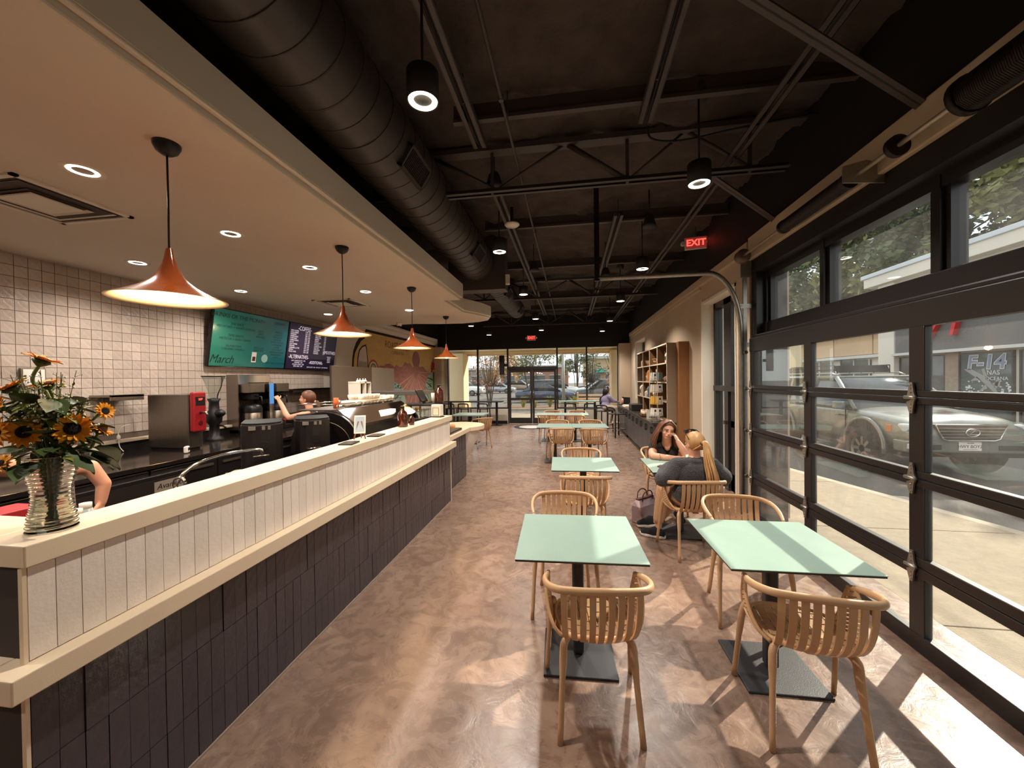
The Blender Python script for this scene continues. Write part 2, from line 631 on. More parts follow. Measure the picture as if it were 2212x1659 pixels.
for sgn, x0, x1 in ((1, -2.30, -1.425), (-1, -1.415, -0.53)):
    d = bpy.data.objects.new('door_leaf', None)
    COL.objects.link(d)
    d.parent = d1
    for a, c in ((x0, x0 + 0.075), (x1 - 0.075, x1)):
        MB().box(a, c, 0.02, 0.07, 0.01, 2.02).build('stile', M_FRAMEB, d, bevel=0.004)
    for a, c in ((0.01, 0.22), (0.885, 0.965), (1.92, 2.02)):
        MB().box(x0 + 0.07, x1 - 0.07, 0.02, 0.07, a, c).build('rail', M_FRAMEB, d, bevel=0.004)
    MB().box(x0 + 0.07, x1 - 0.07, 0.04, 0.046, 0.22, 1.92).build('pane', M_PANE, d)
    hx = x1 - 0.05 if sgn > 0 else x0 + 0.05
    MB().tube([(hx, -0.05, 0.95), (hx, -0.05, 1.25)], 0.012).build('handle', M_STEEL, d)

# ---- right wall: piers, recess with storefront door, cornice
wr = struct(MB().box(XR, XR + 0.42, 6.56, 11.35, 0, 3.1).build('wall_right', M_WALLT))
MB().box(XR, XR + 0.42, 13.0, YF + 0.25, 0, 3.1).build('end_pier', M_WALLT, wr)
MB().box(XR, XR + 0.42, 4.90, 5.28, 0, 3.1).build('door_pier', M_WALLT, wr)
MB().box(XR, XR + 0.42, 5.28, 6.56, 2.84, 3.1).build('recess_head', M_WALLT, wr)
MB().box(XR, XR + 0.42, 11.35, 13.0, 2.82, 3.1).build('recess_head', M_WALLT, wr)
MB().box(XR, XR + 0.42, 11.35, 13.0, 0, 1.0).build('recess_knee', M_WALLT, wr)
# reveal linings
MB().box(XR - 0.012, XR + 0.40, 6.53, 6.56, 0, 2.84).build('reveal', M_REVEAL, wr)
MB().box(XR - 0.012, XR + 0.40, 5.28, 6.56, 2.80, 2.84).build('reveal', M_REVEAL, wr)
MB().box(XR - 0.012, XR + 0.40, 5.28, 5.30, 0, 2.84).build('reveal', M_REVEAL, wr)
MB().box(XR - 0.012, XR + 0.40, 12.97, 13.0, 0.95, 2.82).build('reveal', M_REVEAL, wr)
MB().box(XR - 0.012, XR + 0.40, 11.35, 13.0, 2.79, 2.82).build('reveal', M_REVEAL, wr)
for y in (6.60,):
    MB().box(XR - 0.014, XR, y - 0.06, y - 0.03, 0, 2.88).build('casing', M_REVEAL, wr)
upper_black('wall_right_upper', MB().box(XR, XR + 0.42, YB, YF + 0.2, 3.1, ZD + 0.2))
cor = [(XR + 0.01, 3.10), (XR - 0.05, 3.10), (XR - 0.05, 3.215), (XR + 0.01, 3.215)]
struct(MB().prism([(p[0], p[1]) for p in cor], 1, 4.86, YF - 0.3).build('trim_3', M_WALLT, bevel=0.008))
struct(MB().box(XR - 0.03, XR + 0.01, 6.6, YF - 0.3, 3.045, 3.10).build('trim_4', M_WALLT, bevel=0.006))
# storefront door in the recess
w2 = struct(thing('door_2', None, None, (2.24, 0, 0)))
for (y0, y1, z0, z1) in ((6.46, 6.53, 0, 2.80), (5.86, 6.12, 1.49, 2.80), (5.30, 5.36, 0, 2.80)):
    MB().box(0, 0.11, y0, y1, z0, z1).build('stile', M_FRAMEB, w2)
MB().box(0, 0.11, 5.30, 6.53, 2.71, 2.80).build('head_rail', M_FRAMEB, w2)
MB().box(-0.01, 0.11, 5.30, 6.53, 1.44, 1.52).build('transom_rail', M_FRAMEB, w2)
MB().box(0.0, 0.09, 5.98, 6.12, 0, 1.44).build('stile', M_FRAMEB, w2)
MB().box(0.02, 0.07, 5.82, 5.93, 0.02, 1.44).build('door_stile', M_FRAMEB, w2)
MB().box(0.02, 0.07, 5.36, 5.93, 0.02, 0.26).build('rail', M_FRAMEB, w2)
MB().box(0.02, 0.07, 5.36, 5.93, 0.93, 1.02).build('push_bar', M_BLKMET, w2)
MB().cbox(-0.02, 6.02, 0.99, 0.06, 0.05, 0.05).build('handle', M_STEEL, w2)
MB().box(0.05, 0.056, 5.36, 6.46, 0.04, 2.71).build('pane', M_PANE2, w2)
w3 = struct(thing('window_2', None, None, (2.30, 0, 0)))
for (y0, y1, z0, z1) in ((12.9, 12.97, 1.0, 2.79), (11.35, 11.42, 1.0, 2.79), (11.35, 12.97, 2.70, 2.79), (11.35, 12.97, 1.0, 1.08), (12.15, 12.22, 1.0, 2.79)):
    MB().box(0, 0.1, y0, y1, z0, z1).build('frame', M_FRAMEB, w3)
MB().box(0.05, 0.056, 11.4, 12.95, 1.05, 2.74).build('pane', M_PANE2, w3)

# ---- wall over the overhead door: black header, cream band, clerestory
wh = struct(MB().box(XR, 2.42, YB, 4.90, 2.84, 3.1).build('wall_right_header', M_BLACK))
MB().box(XR - 0.045, XR, -1.2, 4.84, 2.985, 3.245).build('cream_band', mat('cream_band_paint', rgb(205, 186, 158), 0.6), wh, bevel=0.01)
MB().box(2.10, 2.42, 4.78, 4.90, 0, 2.84).build('jamb', M_FRAMEB, wh)
MB().box(XR, 2.42, YB, -0.72, 0, 2.84).build('near_pier', M_WALLT, wh)
wc = struct(thing('window_3', None, None, (2.22, 0, 0)))
YM = [4.78 - 0.98 * 0, 3.77, 2.70, 1.62, 0.55, -0.62]
YM[0] = 4.76
for i, y in enumerate(YM):
    MB().box(-0.01, 0.08, y - 0.065, y + 0.065, 2.20, 2.84).build('mullion', M_FRAMEB, wc)
    MB().box(-0.035, -0.01, y - 0.028, y + 0.028, 2.20, 2.84).build('mullion_cap', M_FRAMEB, wc)
MB().box(-0.03, 0.08, -0.7, 4.82, 2.765, 2.84).build('head_rail', M_FRAMEB, wc)
MB().box(-0.05, 0.08, -0.7, 4.82, 2.12, 2.265).build('sill_rail', M_FRAMEB, wc, bevel=0.01)
MB().box(-0.16, -0.05, -0.7, 4.82, 2.085, 2.125).build('sill_ledge', M_FRAMEB, wc, bevel=0.012)
for a, c in zip(YM[:-1], YM[1:]):
    MB().box(0.03, 0.036, c + 0.06, a - 0.06, 2.26, 2.77).build('pane', M_PANE, wc)

# ---- the overhead sectional door
gd = struct(thing('door_3', None, None, (XG, 0, 0)))
YS = [4.72, 3.69, 2.623, 1.555, 0.48, -0.6]
RAILS = [(0.0, 0.107), (0.449, 0.506), (0.510, 0.567), (0.987, 1.032), (1.036, 1.080), (1.473, 1.512), (1.516, 1.556), (1.93, 2.085)]
for i, (z0, z1) in enumerate(RAILS):
    MB().box(0, 0.05, -0.66, 4.78, z0, z1).build('rail', M_FRAMEB, gd, bevel=0.006)
for i in range(4):
    z0, z1 = ((0.107, 0.449), (0.567, 0.987), (1.080, 1.473), (1.556, 1.93))[i]
    for k, y in enumerate(YS):
        MB().box(0.002, 0.048, y - 0.052, y + 0.052, z0 - 0.003, z1 + 0.003).build('stile', M_FRAMEB, gd, bevel=0.005)
    for a, c in zip(YS[:-1], YS[1:]):
        MB().box(0.024, 0.030, c + 0.05, a - 0.05, z0, z1).build('pane', M_PANE, gd)
# hinges: winged plate with a knuckle
def hinge_mesh():
    b = MB()
    up = [(-0.012, 0.008), (0.030, 0.008), (0.022, 0.055), (0.008, 0.095), (-0.006, 0.095), (-0.014, 0.055)]
    b.prism([(-0.030, 0.0), (0.030, 0.0), (0.026, 0.02), (0.010, 0.09), (-0.008, 0.09), (-0.018, 0.03)], 0, -0.014, -0.004)
    b.prism([(-0.030, 0.0), (0.034, -0.03), (0.012, -0.095), (-0.008, -0.095), (-0.018, -0.03)], 0, -0.014, -0.004)
    b.tube([(-0.02, -0.04, 0), (-0.02, 0.035, 0)], 0.011, 10)
    for z in (0.075, 0.055, 0.03, -0.04, -0.06, -0.08):
        b.cyl((-0.019, 0.002, z), 0.0045, 0.006, 8, axis=0)
    me = b.mesh('hinge')
    me.materials.append(M_GALV)
    return me
me_h = hinge_mesh()
for z in (0.508, 1.034, 1.514):
    for y in YS:
        inst('hinge', me_h, gd, (0.0, y + 0.015, z))
# track, brackets, torsion shaft, springs, drums
tr = thing('overhead_door_track', 'galvanised curved door track bending from the wall towards the ceiling', 'door track', (1.96, 4.84, 0))
path = [(0, 0, 0.05), (0, 0, 1.9), (0.0, 0, 2.15)] + [(-0.36 + 0.36 * math.cos(t), 0, 2.15 + 0.0 + 0.72 * math.sin(t)) for t in [k * PI / 20 for k in range(1, 11)]] + [(-1.62, 0, 2.87)]
tk = MB()
tk.tube(path, (0.021, 0.030), 8)
tk.build('track_rail', M_GALV, tr)
for z in (2.02, 2.47):
    MB().cbox(0.06, 0.03, z, 0.13, 0.03, 0.05).build('bracket', M_GALV, tr)
    MB().cyl((0.0, -0.035, z), 0.010, 0.012, 8, axis=1).build('bolt', M_STEEL, tr)
MB().box(0.035, 0.075, 0.02, 0.05, 0.05, 2.86).build('wall_angle', M_GALV, tr)
MB().box(0.0, 0.115, 0.0, 0.012, 2.80, 2.99).build('end_bearing_plate', M_GALV, tr)
MB().box(-1.66, -1.60, -0.02, 0.02, 2.84, 3.98).build('hanger', M_BLKMET, tr)
for z in (0.508, 1.034, 1.514, 1.93):
    MB().cyl((0.03, -0.05, z), 0.022, 0.022, 12, axis=1).build('roller', M_STEEL, tr)
sh = thing('torsion_spring_shaft', 'steel spring shaft with dark coiled springs above the glazed overhead door', 'door spring', (1.92, 0, 3.0))
MB().tube([(0, -0.8, 0), (0, 4.86, 0)], 0.0145, 12).build('shaft', mat('pale_shaft_steel', rgb(196, 184, 160), 0.35, 0.6), sh)
M_SPRING = mat('oiled_spring_steel', rgb(46, 36, 32), 0.42, 0.5, var=0.25, vscale=30)
def coil(y0, y1, r):
    b = MB()
    n = int((y1 - y0) / 0.0095)
    pts = []
    for i in range(n * 10 + 1):
        a = 2 * PI * i / 10
        pts.append((r * math.cos(a), y0 + (y1 - y0) * i / (n * 10), r * math.sin(a)))
    b.tube(pts, 0.0052, 5)
    return b
for (y0, y1, r) in ((3.02, 3.82, 0.052), (0.9, 2.18, 0.085)):
    coil(y0, y1, r).build('spring', M_SPRING, sh)
    for y in (y0 - 0.02, y1):
        MB().cyl((0, y, 0), r * 1.12, 0.035, 20, axis=1).build('spring_cone', M_SPRING, sh)
MB().cyl((0, 2.60, 0), 0.062, 0.035, 22, axis=1).build('coupler', M_SPRING, sh)
b = MB()
b.prism([(-0.09, -0.05), (0.16, -0.07), (0.16, 0.05), (0.05, 0.09), (-0.09, 0.06)], 1, 2.93, 2.942)
b.build('centre_bracket', M_GALV, sh)
b = MB()
b.lathe([(0.02, 0), (0.075, 0), (0.075, 0.012), (0.055, 0.018), (0.055, 0.06), (0.072, 0.07), (0.072, 0.08), (0.02, 0.08)], 22, mx=Matrix.Translation((0, 4.66, 0)) @ Matrix.Rotation(-PI / 2, 4, 'X'))
b.build('cable_drum', mat('cast_drum', rgb(126, 106, 92), 0.45, 0.5), sh)

# ---- white soffit with stepped, rounded far end
ring = [(-1.60, YB + 0.02), (-1.60, 5.70), (-1.86, 5.70), (-1.86, 6.70), (-1.74, 6.93), (-1.62, 7.22), (-1.55, 7.54), (-1.62, 7.74), (-1.86, 7.92),
        (-2.25, 8.05), (-2.76, 8.02), (-3.25, 7.88), (-3.7, 7.92), (-4.3, 7.95), (XL + 0.005, 7.95), (XL + 0.005, YB + 0.02)]
def inset(poly, d):
    out = []
    n = len(poly)
    for i in range(n):
        p0, p1, p2 = Vector(poly[i - 1]), Vector(poly[i]), Vector(poly[(i + 1) % n])
        a, c = (p1 - p0).normalized(), (p2 - p1).normalized()
        na, nc = Vector((-a.y, a.x)), Vector((-c.y, c.x))
        m = (na + nc)
        m = m / max(0.3, m.dot(na)) if m.length > 1e-6 else na
        out.append(tuple(p1 + m * d))
    return out
sof = struct(MB().prism(ring, 2, ZS + 0.055, ZS + 0.245).build('soffit', M_CEIL))
inn = inset(ring, 0.035)
inn = [(max(x, XL + 0.006), y) for x, y in inn]
MB().prism(inn, 2, ZS, ZS + 0.06).build('soffit_underside', M_CEIL, sof, bevel=0.012)
# cove bead along the edge
bead = inset(ring[:14], 0.02)[1:13]
MB().tube([(-1.62, YB + 0.05, ZS + 0.05)] + [(x, y, ZS + 0.05) for x, y in bead], 0.018, 8).build('cove_bead', M_CEIL, sof)

# ---- crown above the mural
crown = [(XL, 2.98), (XL + 0.06, 2.98), (XL + 0.09, 3.05), (XL + 0.09, 3.12), (XL + 0.12, 3.15), (XL + 0.12, 3.20), (XL, 3.20)]
struct(MB().prism([(p[0], p[1]) for p in crown], 1, 7.9, YF - 0.35).build('trim_5', M_WHITE, bevel=0.006))
# ------------------------------------------------------------------ overhead: duct, trusses, channels
M_DUCT = mat('black_duct', rgb(58, 52, 50), 0.42, 0.0, var=0.05, vscale=2, spec=0.55)
M_JOIST = mat('black_joist', rgb(72, 64, 62), 0.5)
def duct(name, label, x, z, R, y0, y1, pitch, grilles, flip=False):
    t = thing(name, label, 'duct', (x, y0, z))
    L = y1 - y0
    b = MB()
    b.lathe([(R, 0), (R, L)], 48, mx=Matrix.Rotation(-PI / 2, 4, 'X'))
    if flip:
        b.lathe([(0.001, L), (R, L)], 48, mx=Matrix.Rotation(-PI / 2, 4, 'X'), smooth=False)
    b.build('duct_body', M_DUCT, t)
    b = MB()
    n = int(L / pitch)
    pts = [((R + 0.001) * math.cos(2 * PI * k / 32), L * k / (n * 32), (R + 0.001) * math.sin(2 * PI * k / 32)) for k in range(n * 32 + 1)]
    b.tube(pts, (0.004, 0.007), 4)
    b.build('spiral_seam', M_DUCT, t)
    for gy in grilles:
        a = math.radians(-33)
        mx = Matrix.Translation((0, gy - y0, 0)) @ Matrix.Rotation(-a, 4, 'Y')
        g = MB()
        for (p, q, r, s) in ((-0.20, 0.20, -0.095, -0.075), (-0.20, 0.20, 0.075, 0.095), (-0.20, -0.18, -0.095, 0.095), (0.18, 0.20, -0.095, 0.095)):
            g.box(R - 0.035, R + 0.03, p, q, r, s, mx)
        gf = g.build('grille_frame', M_DUCT, t)
        g = MB()
        for k in range(17):
            yy = -0.17 + k * 0.0212
            g.box(R + 0.0, R + 0.022, yy - 0.003, yy + 0.003, -0.08, 0.08, mx)
        g.use(M_DUCT)
        g.box(R - 0.01, R - 0.004, -0.18, 0.18, -0.08, 0.08, mx)
        g.build('louvre', M_BLACK, gf)
    return t
duct('spiral_duct', 'large dark spiral air duct running along the black ceiling beside the soffit', -1.50, 3.57, 0.295, -1.5, 6.25, 0.19, (3.05, 5.25))
duct('spiral_duct', 'smaller spiral air duct with open round end near the entrance', -1.50, 3.63, 0.235, 6.45, 10.9, 0.16, (8.2, 10.3), True)
tag(MB().box(-1.98, -1.03, 6.18, 6.44, 3.12, 3.98).build('duct_plenum', M_JOIST, bevel=0.006), 'dark box joining the large and the small spiral duct', 'duct box')
tag(MB().box(-1.034, -0.965, 6.2, 6.27, 3.20, 3.36).build('wall_mount_sensor', M_WHITEP, bevel=0.006), 'small white sensor box on the side of the dark duct box', 'sensor')

def angle_bar(b, p, q, w=0.05, t=0.006):
    p, q = Vector(p), Vector(q)
    d = q - p
    mx = Matrix.Translation(p) @ d.to_track_quat('Y', 'Z').to_matrix().to_4x4()
    L = d.length
    b.box(-w, w, 0, L, -t, t, mx)
    b.box(-t, t, 0, L, -t, w * 1.1, mx)
def truss(y, label):
    t = thing('roof_truss', label, 'truss', (0, y, 3.5))
    b = MB()
    for s in (-0.035, 0.035):
        b.box(-3.0, 1.93, s - 0.022, s + 0.022, 0.0, 0.008)
        b.box(-3.0, 1.93, s - 0.004 + (0.018 if s < 0 else -0.018), s + 0.004 + (0.018 if s < 0 else -0.018), 0.0, 0.05)
    b.build('bottom_chord', M_JOIST, t)
    b = MB()
    b.box(-3.0, 2.07, -0.06, 0.06, 0.40, 0.45)
    b.build('top_chord', M_JOIST, t)
    for x in (-2.0, -0.75, 0.55, 1.62):
        b = MB()
        b.cbox(x, 0, 0.2, 0.028, 0.028, 0.40)
        b.build('web_post', M_JOIST, t)
    for (x0, x1, w) in ((-0.72, -1.35, 0.02), (-0.70, -0.05, 0.014), (0.52, 0.0, 0.028), (0.58, 1.05, 0.012), (1.62, 1.10, 0.02), (-2.0, -2.6, 0.02), (-2.0, -1.5, 0.02)):
        b = MB()
        b.tube([(x0, 0, 0.04), (x1, 0, 0.41)], w, 4)
        b.build('web_diagonal', M_JOIST, t)
    return t
truss(3.80, 'black steel roof truss crossing above the nearest tables')
truss(8.95, 'black steel roof truss crossing above the second pair of pushed together tables')
truss(13.2, 'black steel roof truss just before the entrance wall')
truss(-0.9, 'black steel roof truss nearest the bar end')

def channel(x, y0, y1, z, label):
    t = thing('strut_channel', label, 'channel', (x, y0, z))
    for s in (-1, 1):
        b = MB()
        b.box(s * 0.038 - 0.017, s * 0.038 + 0.017, 0, y1 - y0, 0, 0.012)
        b.box(s * 0.055 - 0.003, s * 0.055 + 0.003, 0, y1 - y0, 0, 0.05)
        b.build('flange', M_JOIST, t)
    b = MB()
    b.tube([(0.01, 0, 0.03), (0.012, y1 - y0, 0.03)], 0.011, 6)
    b.tube([(-0.012, 0, 0.035), (-0.01, y1 - y0, 0.035)], 0.008, 6)
    b.build('conduit', M_BLACK, t)
    for k in range(int((y1 - y0) / 1.3) + 1):
        MB().cbox(0, 0.1 + k * 1.3, 0.13, 0.012, 0.012, 0.22).build('hanger_rod', M_JOIST, t)
channel(0.63, 0.2, 3.35, 3.75, 'black strut channel overhead on the window side, cut short before the first truss')
channel(-0.79, 0.2, 3.45, 3.75, 'black strut channel overhead beside the large duct')
channel(0.63, 5.1, 9.0, 3.72, 'black strut channel overhead past the first truss on the window side')
channel(-0.79, 4.2, 12.6, 3.72, 'long black strut channel overhead past the first truss beside the duct')
channel(0.63, 9.3, 13.0, 3.72, 'black strut channel overhead nearest the entrance')
t = thing('sprinkler_pipe', 'thin dark sprinkler pipe running the length of the black ceiling', 'pipe', (-0.48, 0, 3.7))
MB().tube([(0, -1, 0), (0, 13.5, 0)], 0.013, 8).build('pipe', M_JOIST, t)
for y in (0.5, 2.8, 5.4, 8.1, 10.8):
    MB().cyl((0, y, -0.02), 0.019, 0.04, 8).build('coupling', M_JOIST, t)
    MB().tube([(0, y + 0.3, 0), (0, y + 0.3, 0.28)], 0.005, 6).build('hanger', M_JOIST, t)
for i, (y, lab) in enumerate(((3.17, 'black purlin overhead just before the first roof truss'), (5.5, 'black purlin overhead past the first roof truss'), (7.5, 'black purlin overhead midway along the room'),
                              (10.2, 'black purlin overhead before the far roof truss'), (12.0, 'black purlin overhead nearest the entrance'), (1.2, 'black purlin overhead nearest the front of the bar'))):
    b = MB()
    b.box(-1.2 if i else -0.95, 2.08, y - 0.025, y + 0.025, 3.80, 3.83)
    b.box(-1.2 if i else -0.95, 2.08, y - 0.004, y + 0.004, 3.83, 3.95)
    tag(b.build('purlin', M_JOIST), lab, 'purlin')
for (p, q, lab) in (((0.73, 2.0, 3.55), (2.06, 2.62, 3.22), 'black angle brace sloping down to the wall over the nearest door panes'),
                    ((1.30, 3.85, 3.52), (2.06, 4.28, 3.22), 'black angle brace from the truss end to the wall band'),):
    b = MB()
    angle_bar(b, p, q, 0.032)
    tag(b.build('angle_brace', M_JOIST), lab, 'brace')
b = MB()
for s in (0, 0.07):
    b.box(1.42 + s, 1.46 + s, 0.5, 13.9, 3.62, 3.635)
    b.box(1.455 + s, 1.46 + s, 0.5, 13.9, 3.62, 3.67)
tag(b.build('edge_channel', M_JOIST), 'black twin angle track overhead along the window wall', 'channel')
b = MB()
b.tube(smooth_path([(0.66, 3.4, 3.76), (0.70, 3.42, 3.66), (0.95, 3.45, 3.64), (1.4, 3.42, 3.68), (1.95, 3.40, 3.72)]), 0.009, 6)
tag(b.build('cable', M_BLACK), 'black cable looping from the strut channel to the window wall', 'cable')

# ------------------------------------------------------------------ lamps
M_RING = mat('lamp_ring_glow', (1, 0.86, 0.62), 0.4, emit=(1.0, 0.86, 0.66), estr=5.0)
M_BULB = mat('bulb_glow', (1, 0.86, 0.62), 0.4, emit=(1.0, 0.78, 0.50), estr=3.2)
def spot(parent, loc, watts, size, blend, rad=0.04, col=WARM):
    l = bpy.data.lights.new('lamp_light', 'SPOT')
    l.energy = watts
    l.color = col
    l.spot_size = math.radians(size)
    l.spot_blend = blend
    l.shadow_soft_size = rad
    o = bpy.data.objects.new('lamp_light', l)
    COL.objects.link(o)
    o.parent = parent
    o.location = loc
    return o
def lathe_mesh(name, prof, m, n=28):
    b = MB()
    b.use(m)
    b.lathe(prof, n)
    return b.mesh(name)
me_trim = lathe_mesh('lamp_trim', [(0.066, -0.001), (0.094, -0.004), (0.097, 0.0005)], M_WHITE)
me_ring = lathe_mesh('glow_ring', [(0.046, 0.004), (0.048, -0.003), (0.066, -0.003), (0.068, 0.004)], M_RING)
me_cup = lathe_mesh('lamp_cup', [(0.0005, -0.001), (0.046, -0.001)], mat('lamp_centre', rgb(150, 130, 112), 0.5))
DL = [(-2.71, 1.81, 'first along the bar'), (-2.71, 2.77, 'second along the bar'), (-2.71, 3.73, 'third along the bar'), (-2.72, 4.87, 'fourth along the bar'),
      (-2.72, 6.29, 'last along the bar'), (-4.25, 3.26, 'first beside the tiled wall'), (-4.28, 4.51, 'second beside the tiled wall'), (-4.28, 6.36, 'last beside the tiled wall'),
      (-2.71, 0.6, 'over the vase end'), (-4.25, 1.6, 'nearest the tall cabinet'), (-2.71, -0.8, 'behind the viewpoint')]
for x, y, w in DL:
    t = thing('recessed_light', ('round glowing ring downlight in the white soffit, ' + w) if w else 'round ring downlight in the white soffit behind the viewpoint', 'ceiling light', (x, y, ZS), 0, 'ring downlights in the soffit')
    inst('lamp_trim', me_trim, t); inst('glow_ring', me_ring, t); inst('lamp_cup', me_cup, t)
    spot(t, (0, 0, -0.02), DOWN_W, 150, 0.6)
me_can = lathe_mesh('can_body', [(0.001, 0.16), (0.084, 0.16), (0.087, 0.155), (0.087, 0.0), (0.080, 0.0), (0.078, 0.012), (0.001, 0.012)], M_BLACK)
me_cring = lathe_mesh('glow_ring', [(0.050, 0.010), (0.052, 0.002), (0.076, 0.002), (0.078, 0.011)], M_RING)
me_rod = MB().use(M_BLACK).cyl((0, 0, 0.15), 0.008, 0.62, 8).mesh('stem')
me_cano = lathe_mesh('ceiling_cup', [(0.001, 0.0), (0.075, 0.0), (0.066, 0.10), (0.05, 0.13), (0.001, 0.13)], mat('dull_black_cup', rgb(44, 39, 38), 0.6))
CANS = [(-0.78, 2.03, 3.17, 'nearest, in front of the large duct'), (1.01, 3.23, 3.16, 'nearest on the window side'), (-0.85, 4.7, 3.22, 'at the middle of the large duct'),
        (1.0, 5.6, 3.16, 'just past the overhead door'), (-0.88, 7.4, 3.28, 'beside the small duct'), (1.02, 8.15, 3.22, 'above the wall cubbies'), (-0.9, 10.2, 3.24, 'past the small duct'),
        (1.08, 10.9, 3.22, 'second from the entrance by the windows'), (1.04, 13.0, 3.2, 'nearest the entrance by the windows'), (-0.95, 12.9, 3.28, 'above the entrance doors'),
        (-2.67, 12.6, 3.14, 'before the entrance, mural side'), (-2.99, 11.5, 3.30, 'over the high tables, mural side')]
for x, y, z, w in CANS:
    t = thing('can_light', 'black cylinder ceiling lamp with a glowing ring, ' + w, 'ceiling light', (x, y, z), 0, 'black can lights hanging from the deck')
    inst('can_body', me_can, t); inst('glow_ring', me_cring, t); inst('stem', me_rod, t); inst('ceiling_cup', me_cano, t, (0, 0, 0.66))
    spot(t, (0, 0, -0.01), CAN_W, 130, 0.7)
# unlit ceiling pieces
for x, y, z, lab in ((-0.69, 4.7, 3.52, 'white round wireless disc under the strut channel'),):
    t = thing('access_point', lab, 'sensor', (x, y, z))
    b = MB(); b.lathe([(0.001, 0.0), (0.07, 0.004), (0.095, 0.022), (0.09, 0.035), (0.001, 0.036)], 24)
    b.build('disc', M_WHITEP, t)
    MB().cyl((0, 0, 0.036), 0.02, 0.2, 8).build('stem', M_BLACK, t)
for x, y, z, lab in ((-0.75, 3.9, 3.62, 'black bell shaped ceiling speaker near the first truss'), (1.0, 5.1, 3.55, 'black bell shaped ceiling speaker past the first truss, window side'),
                     (-0.6, 6.6, 3.5, 'black bell shaped ceiling speaker above the middle tables'), (0.62, 6.9, 3.42, 'black bell shaped ceiling speaker under the window side channel')):
    t = thing('ceiling_speaker', lab, 'speaker', (x, y, z))
    b = MB(); b.lathe([(0.001, 0.0), (0.085, 0.0), (0.08, 0.03), (0.055, 0.12), (0.03, 0.15), (0.001, 0.15)], 20)
    b.build('housing', mat('dull_black_cup', (0, 0, 0)), t)
    MB().cyl((0, 0, 0.15), 0.008, 0.95 - (z - 3.0), 8).build('stem', M_BLACK, t)

# pendants over the bar
M_PEND = mat('burnt_orange_enamel', rgb(150, 68, 26), 0.16, coat=0.7, spec=0.6, var=0.05, vscale=5)
M_PENDIN = mat('cream_enamel', rgb(236, 214, 178), 0.4)
def pendant_proto():
    t = thing('pendant_lamp', '', 'pendant lamp', (0, 0, 0), 0, 'trumpet pendants over the bar')
    prof = [(0.013, 0.26), (0.016, 0.245), (0.021, 0.215), (0.030, 0.18), (0.044, 0.145), (0.064, 0.112), (0.09, 0.084), (0.122, 0.06), (0.16, 0.038), (0.20, 0.018), (0.24, 0.0)]
    b = MB(); b.use(M_PEND)
    b.lathe(prof, 64)
    b.lathe([(0.001, 0.262), (0.013, 0.26)], 24)
    b.build('shade', None, t)
    b = MB(); b.use(M_PENDIN)
    b.lathe([(max(r - 0.003, 0.004), z - 0.003) for r, z in prof] + [(0.24, 0.0)], 64)
    b.build('shade_lining', None, t)
    b = MB(); b.use(M_BULB)
    b.ball((0, 0, 0.03), (0.034, 0.034, 0.036), 20, 12)
    b.build('bulb', None, t)
    MB().tube([(0, 0, 0.255), (0.002, 0, 0.5), (0, 0, 0.76)], 0.0045, 8).build('cord', M_PLASTIC_BLK, t)
    b = MB(); b.lathe([(0.001, 0.725), (0.022, 0.728), (0.045, 0.745), (0.057, 0.77), (0.058, 0.785), (0.001, 0.786)], 28)
    b.build('ceiling_cup', M_PLASTIC_BLK, t)
    l = bpy.data.lights.new('bulb_light', 'POINT')
    l.energy = 5; l.color = (1.0, 0.66, 0.36); l.shadow_soft_size = 0.035
    o = bpy.data.objects.new('bulb_light', l); COL.objects.link(o); o.parent = t; o.location = (0, 0, -0.022)
    return t
pp = pendant_proto()
for i, (x, y, w) in enumerate(((-2.0, 1.68, 'nearest one, over the flower vase end of the bar'), (-2.02, 3.22, 'second one, in front of the menu screens'),
                               (-2.03, 4.78, 'third one, in front of the mural'), (-2.32, 7.05, 'farthest one, under the rounded soffit end'))):
    o = pp if i == 0 else dup(pp, (0, 0, 0), 0)
    o.location = (x, y, 2.075)
    o['label'] = 'orange brown trumpet pendant lamp, ' + w

# vents in the soffit
def vent(x, y, s, label, rz=0.0):
    t = thing('ceiling_vent', label, 'vent', (x, y, ZS), rz)
    b = MB()
    h = s / 2
    for (p, q, r, u) in ((-h, h, -h, -h + 0.03), (-h, h, h - 0.03, h), (-h, -h + 0.03, -h, h), (h - 0.03, h, -h, h)):
        b.box(p, q, r, u, -0.012, 0.0)
    b.build('frame', M_WHITE, t)
    for k, f in enumerate((0.80, 0.55)):
        b = MB()
        g = h * f
        z0 = -0.010 - 0.006 * k
        for sx in (-1, 1):
            b.add([(sx * g, -g, z0), (sx * g, g, z0), (sx * (g - 0.05), g - 0.05, z0 + 0.03), (sx * (g - 0.05), -g + 0.05, z0 + 0.03)], [(0, 1, 2, 3)])
            b.add([(-g, sx * g, z0), (g, sx * g, z0), (g - 0.05, sx * (g - 0.05), z0 + 0.03), (-g + 0.05, sx * (g - 0.05), z0 + 0.03)], [(0, 1, 2, 3)])
        b.build('louvre', M_WHITE, t)
    b = MB(); b.box(-h * 0.42, h * 0.42, -h * 0.42, h * 0.42, -0.02, -0.012)
    b.build('centre_plate', M_WHITE, t)
    b = MB(); b.box(-h + 0.03, h - 0.03, -h + 0.03, h - 0.03, -0.004, -0.001)
    b.build('dark_opening', mat('vent_dark', rgb(70, 58, 50), 0.8), t)
vent(-3.42, 2.06, 0.62, 'square white air diffuser in the soffit near the tiled wall')
vent(-3.46, 5.50, 0.60, 'square white air diffuser in the soffit beyond the second pendant')
t = thing('dome_camera', 'small white security camera under the soffit end before the mural', 'camera', (-3.5, 7.58, ZS))
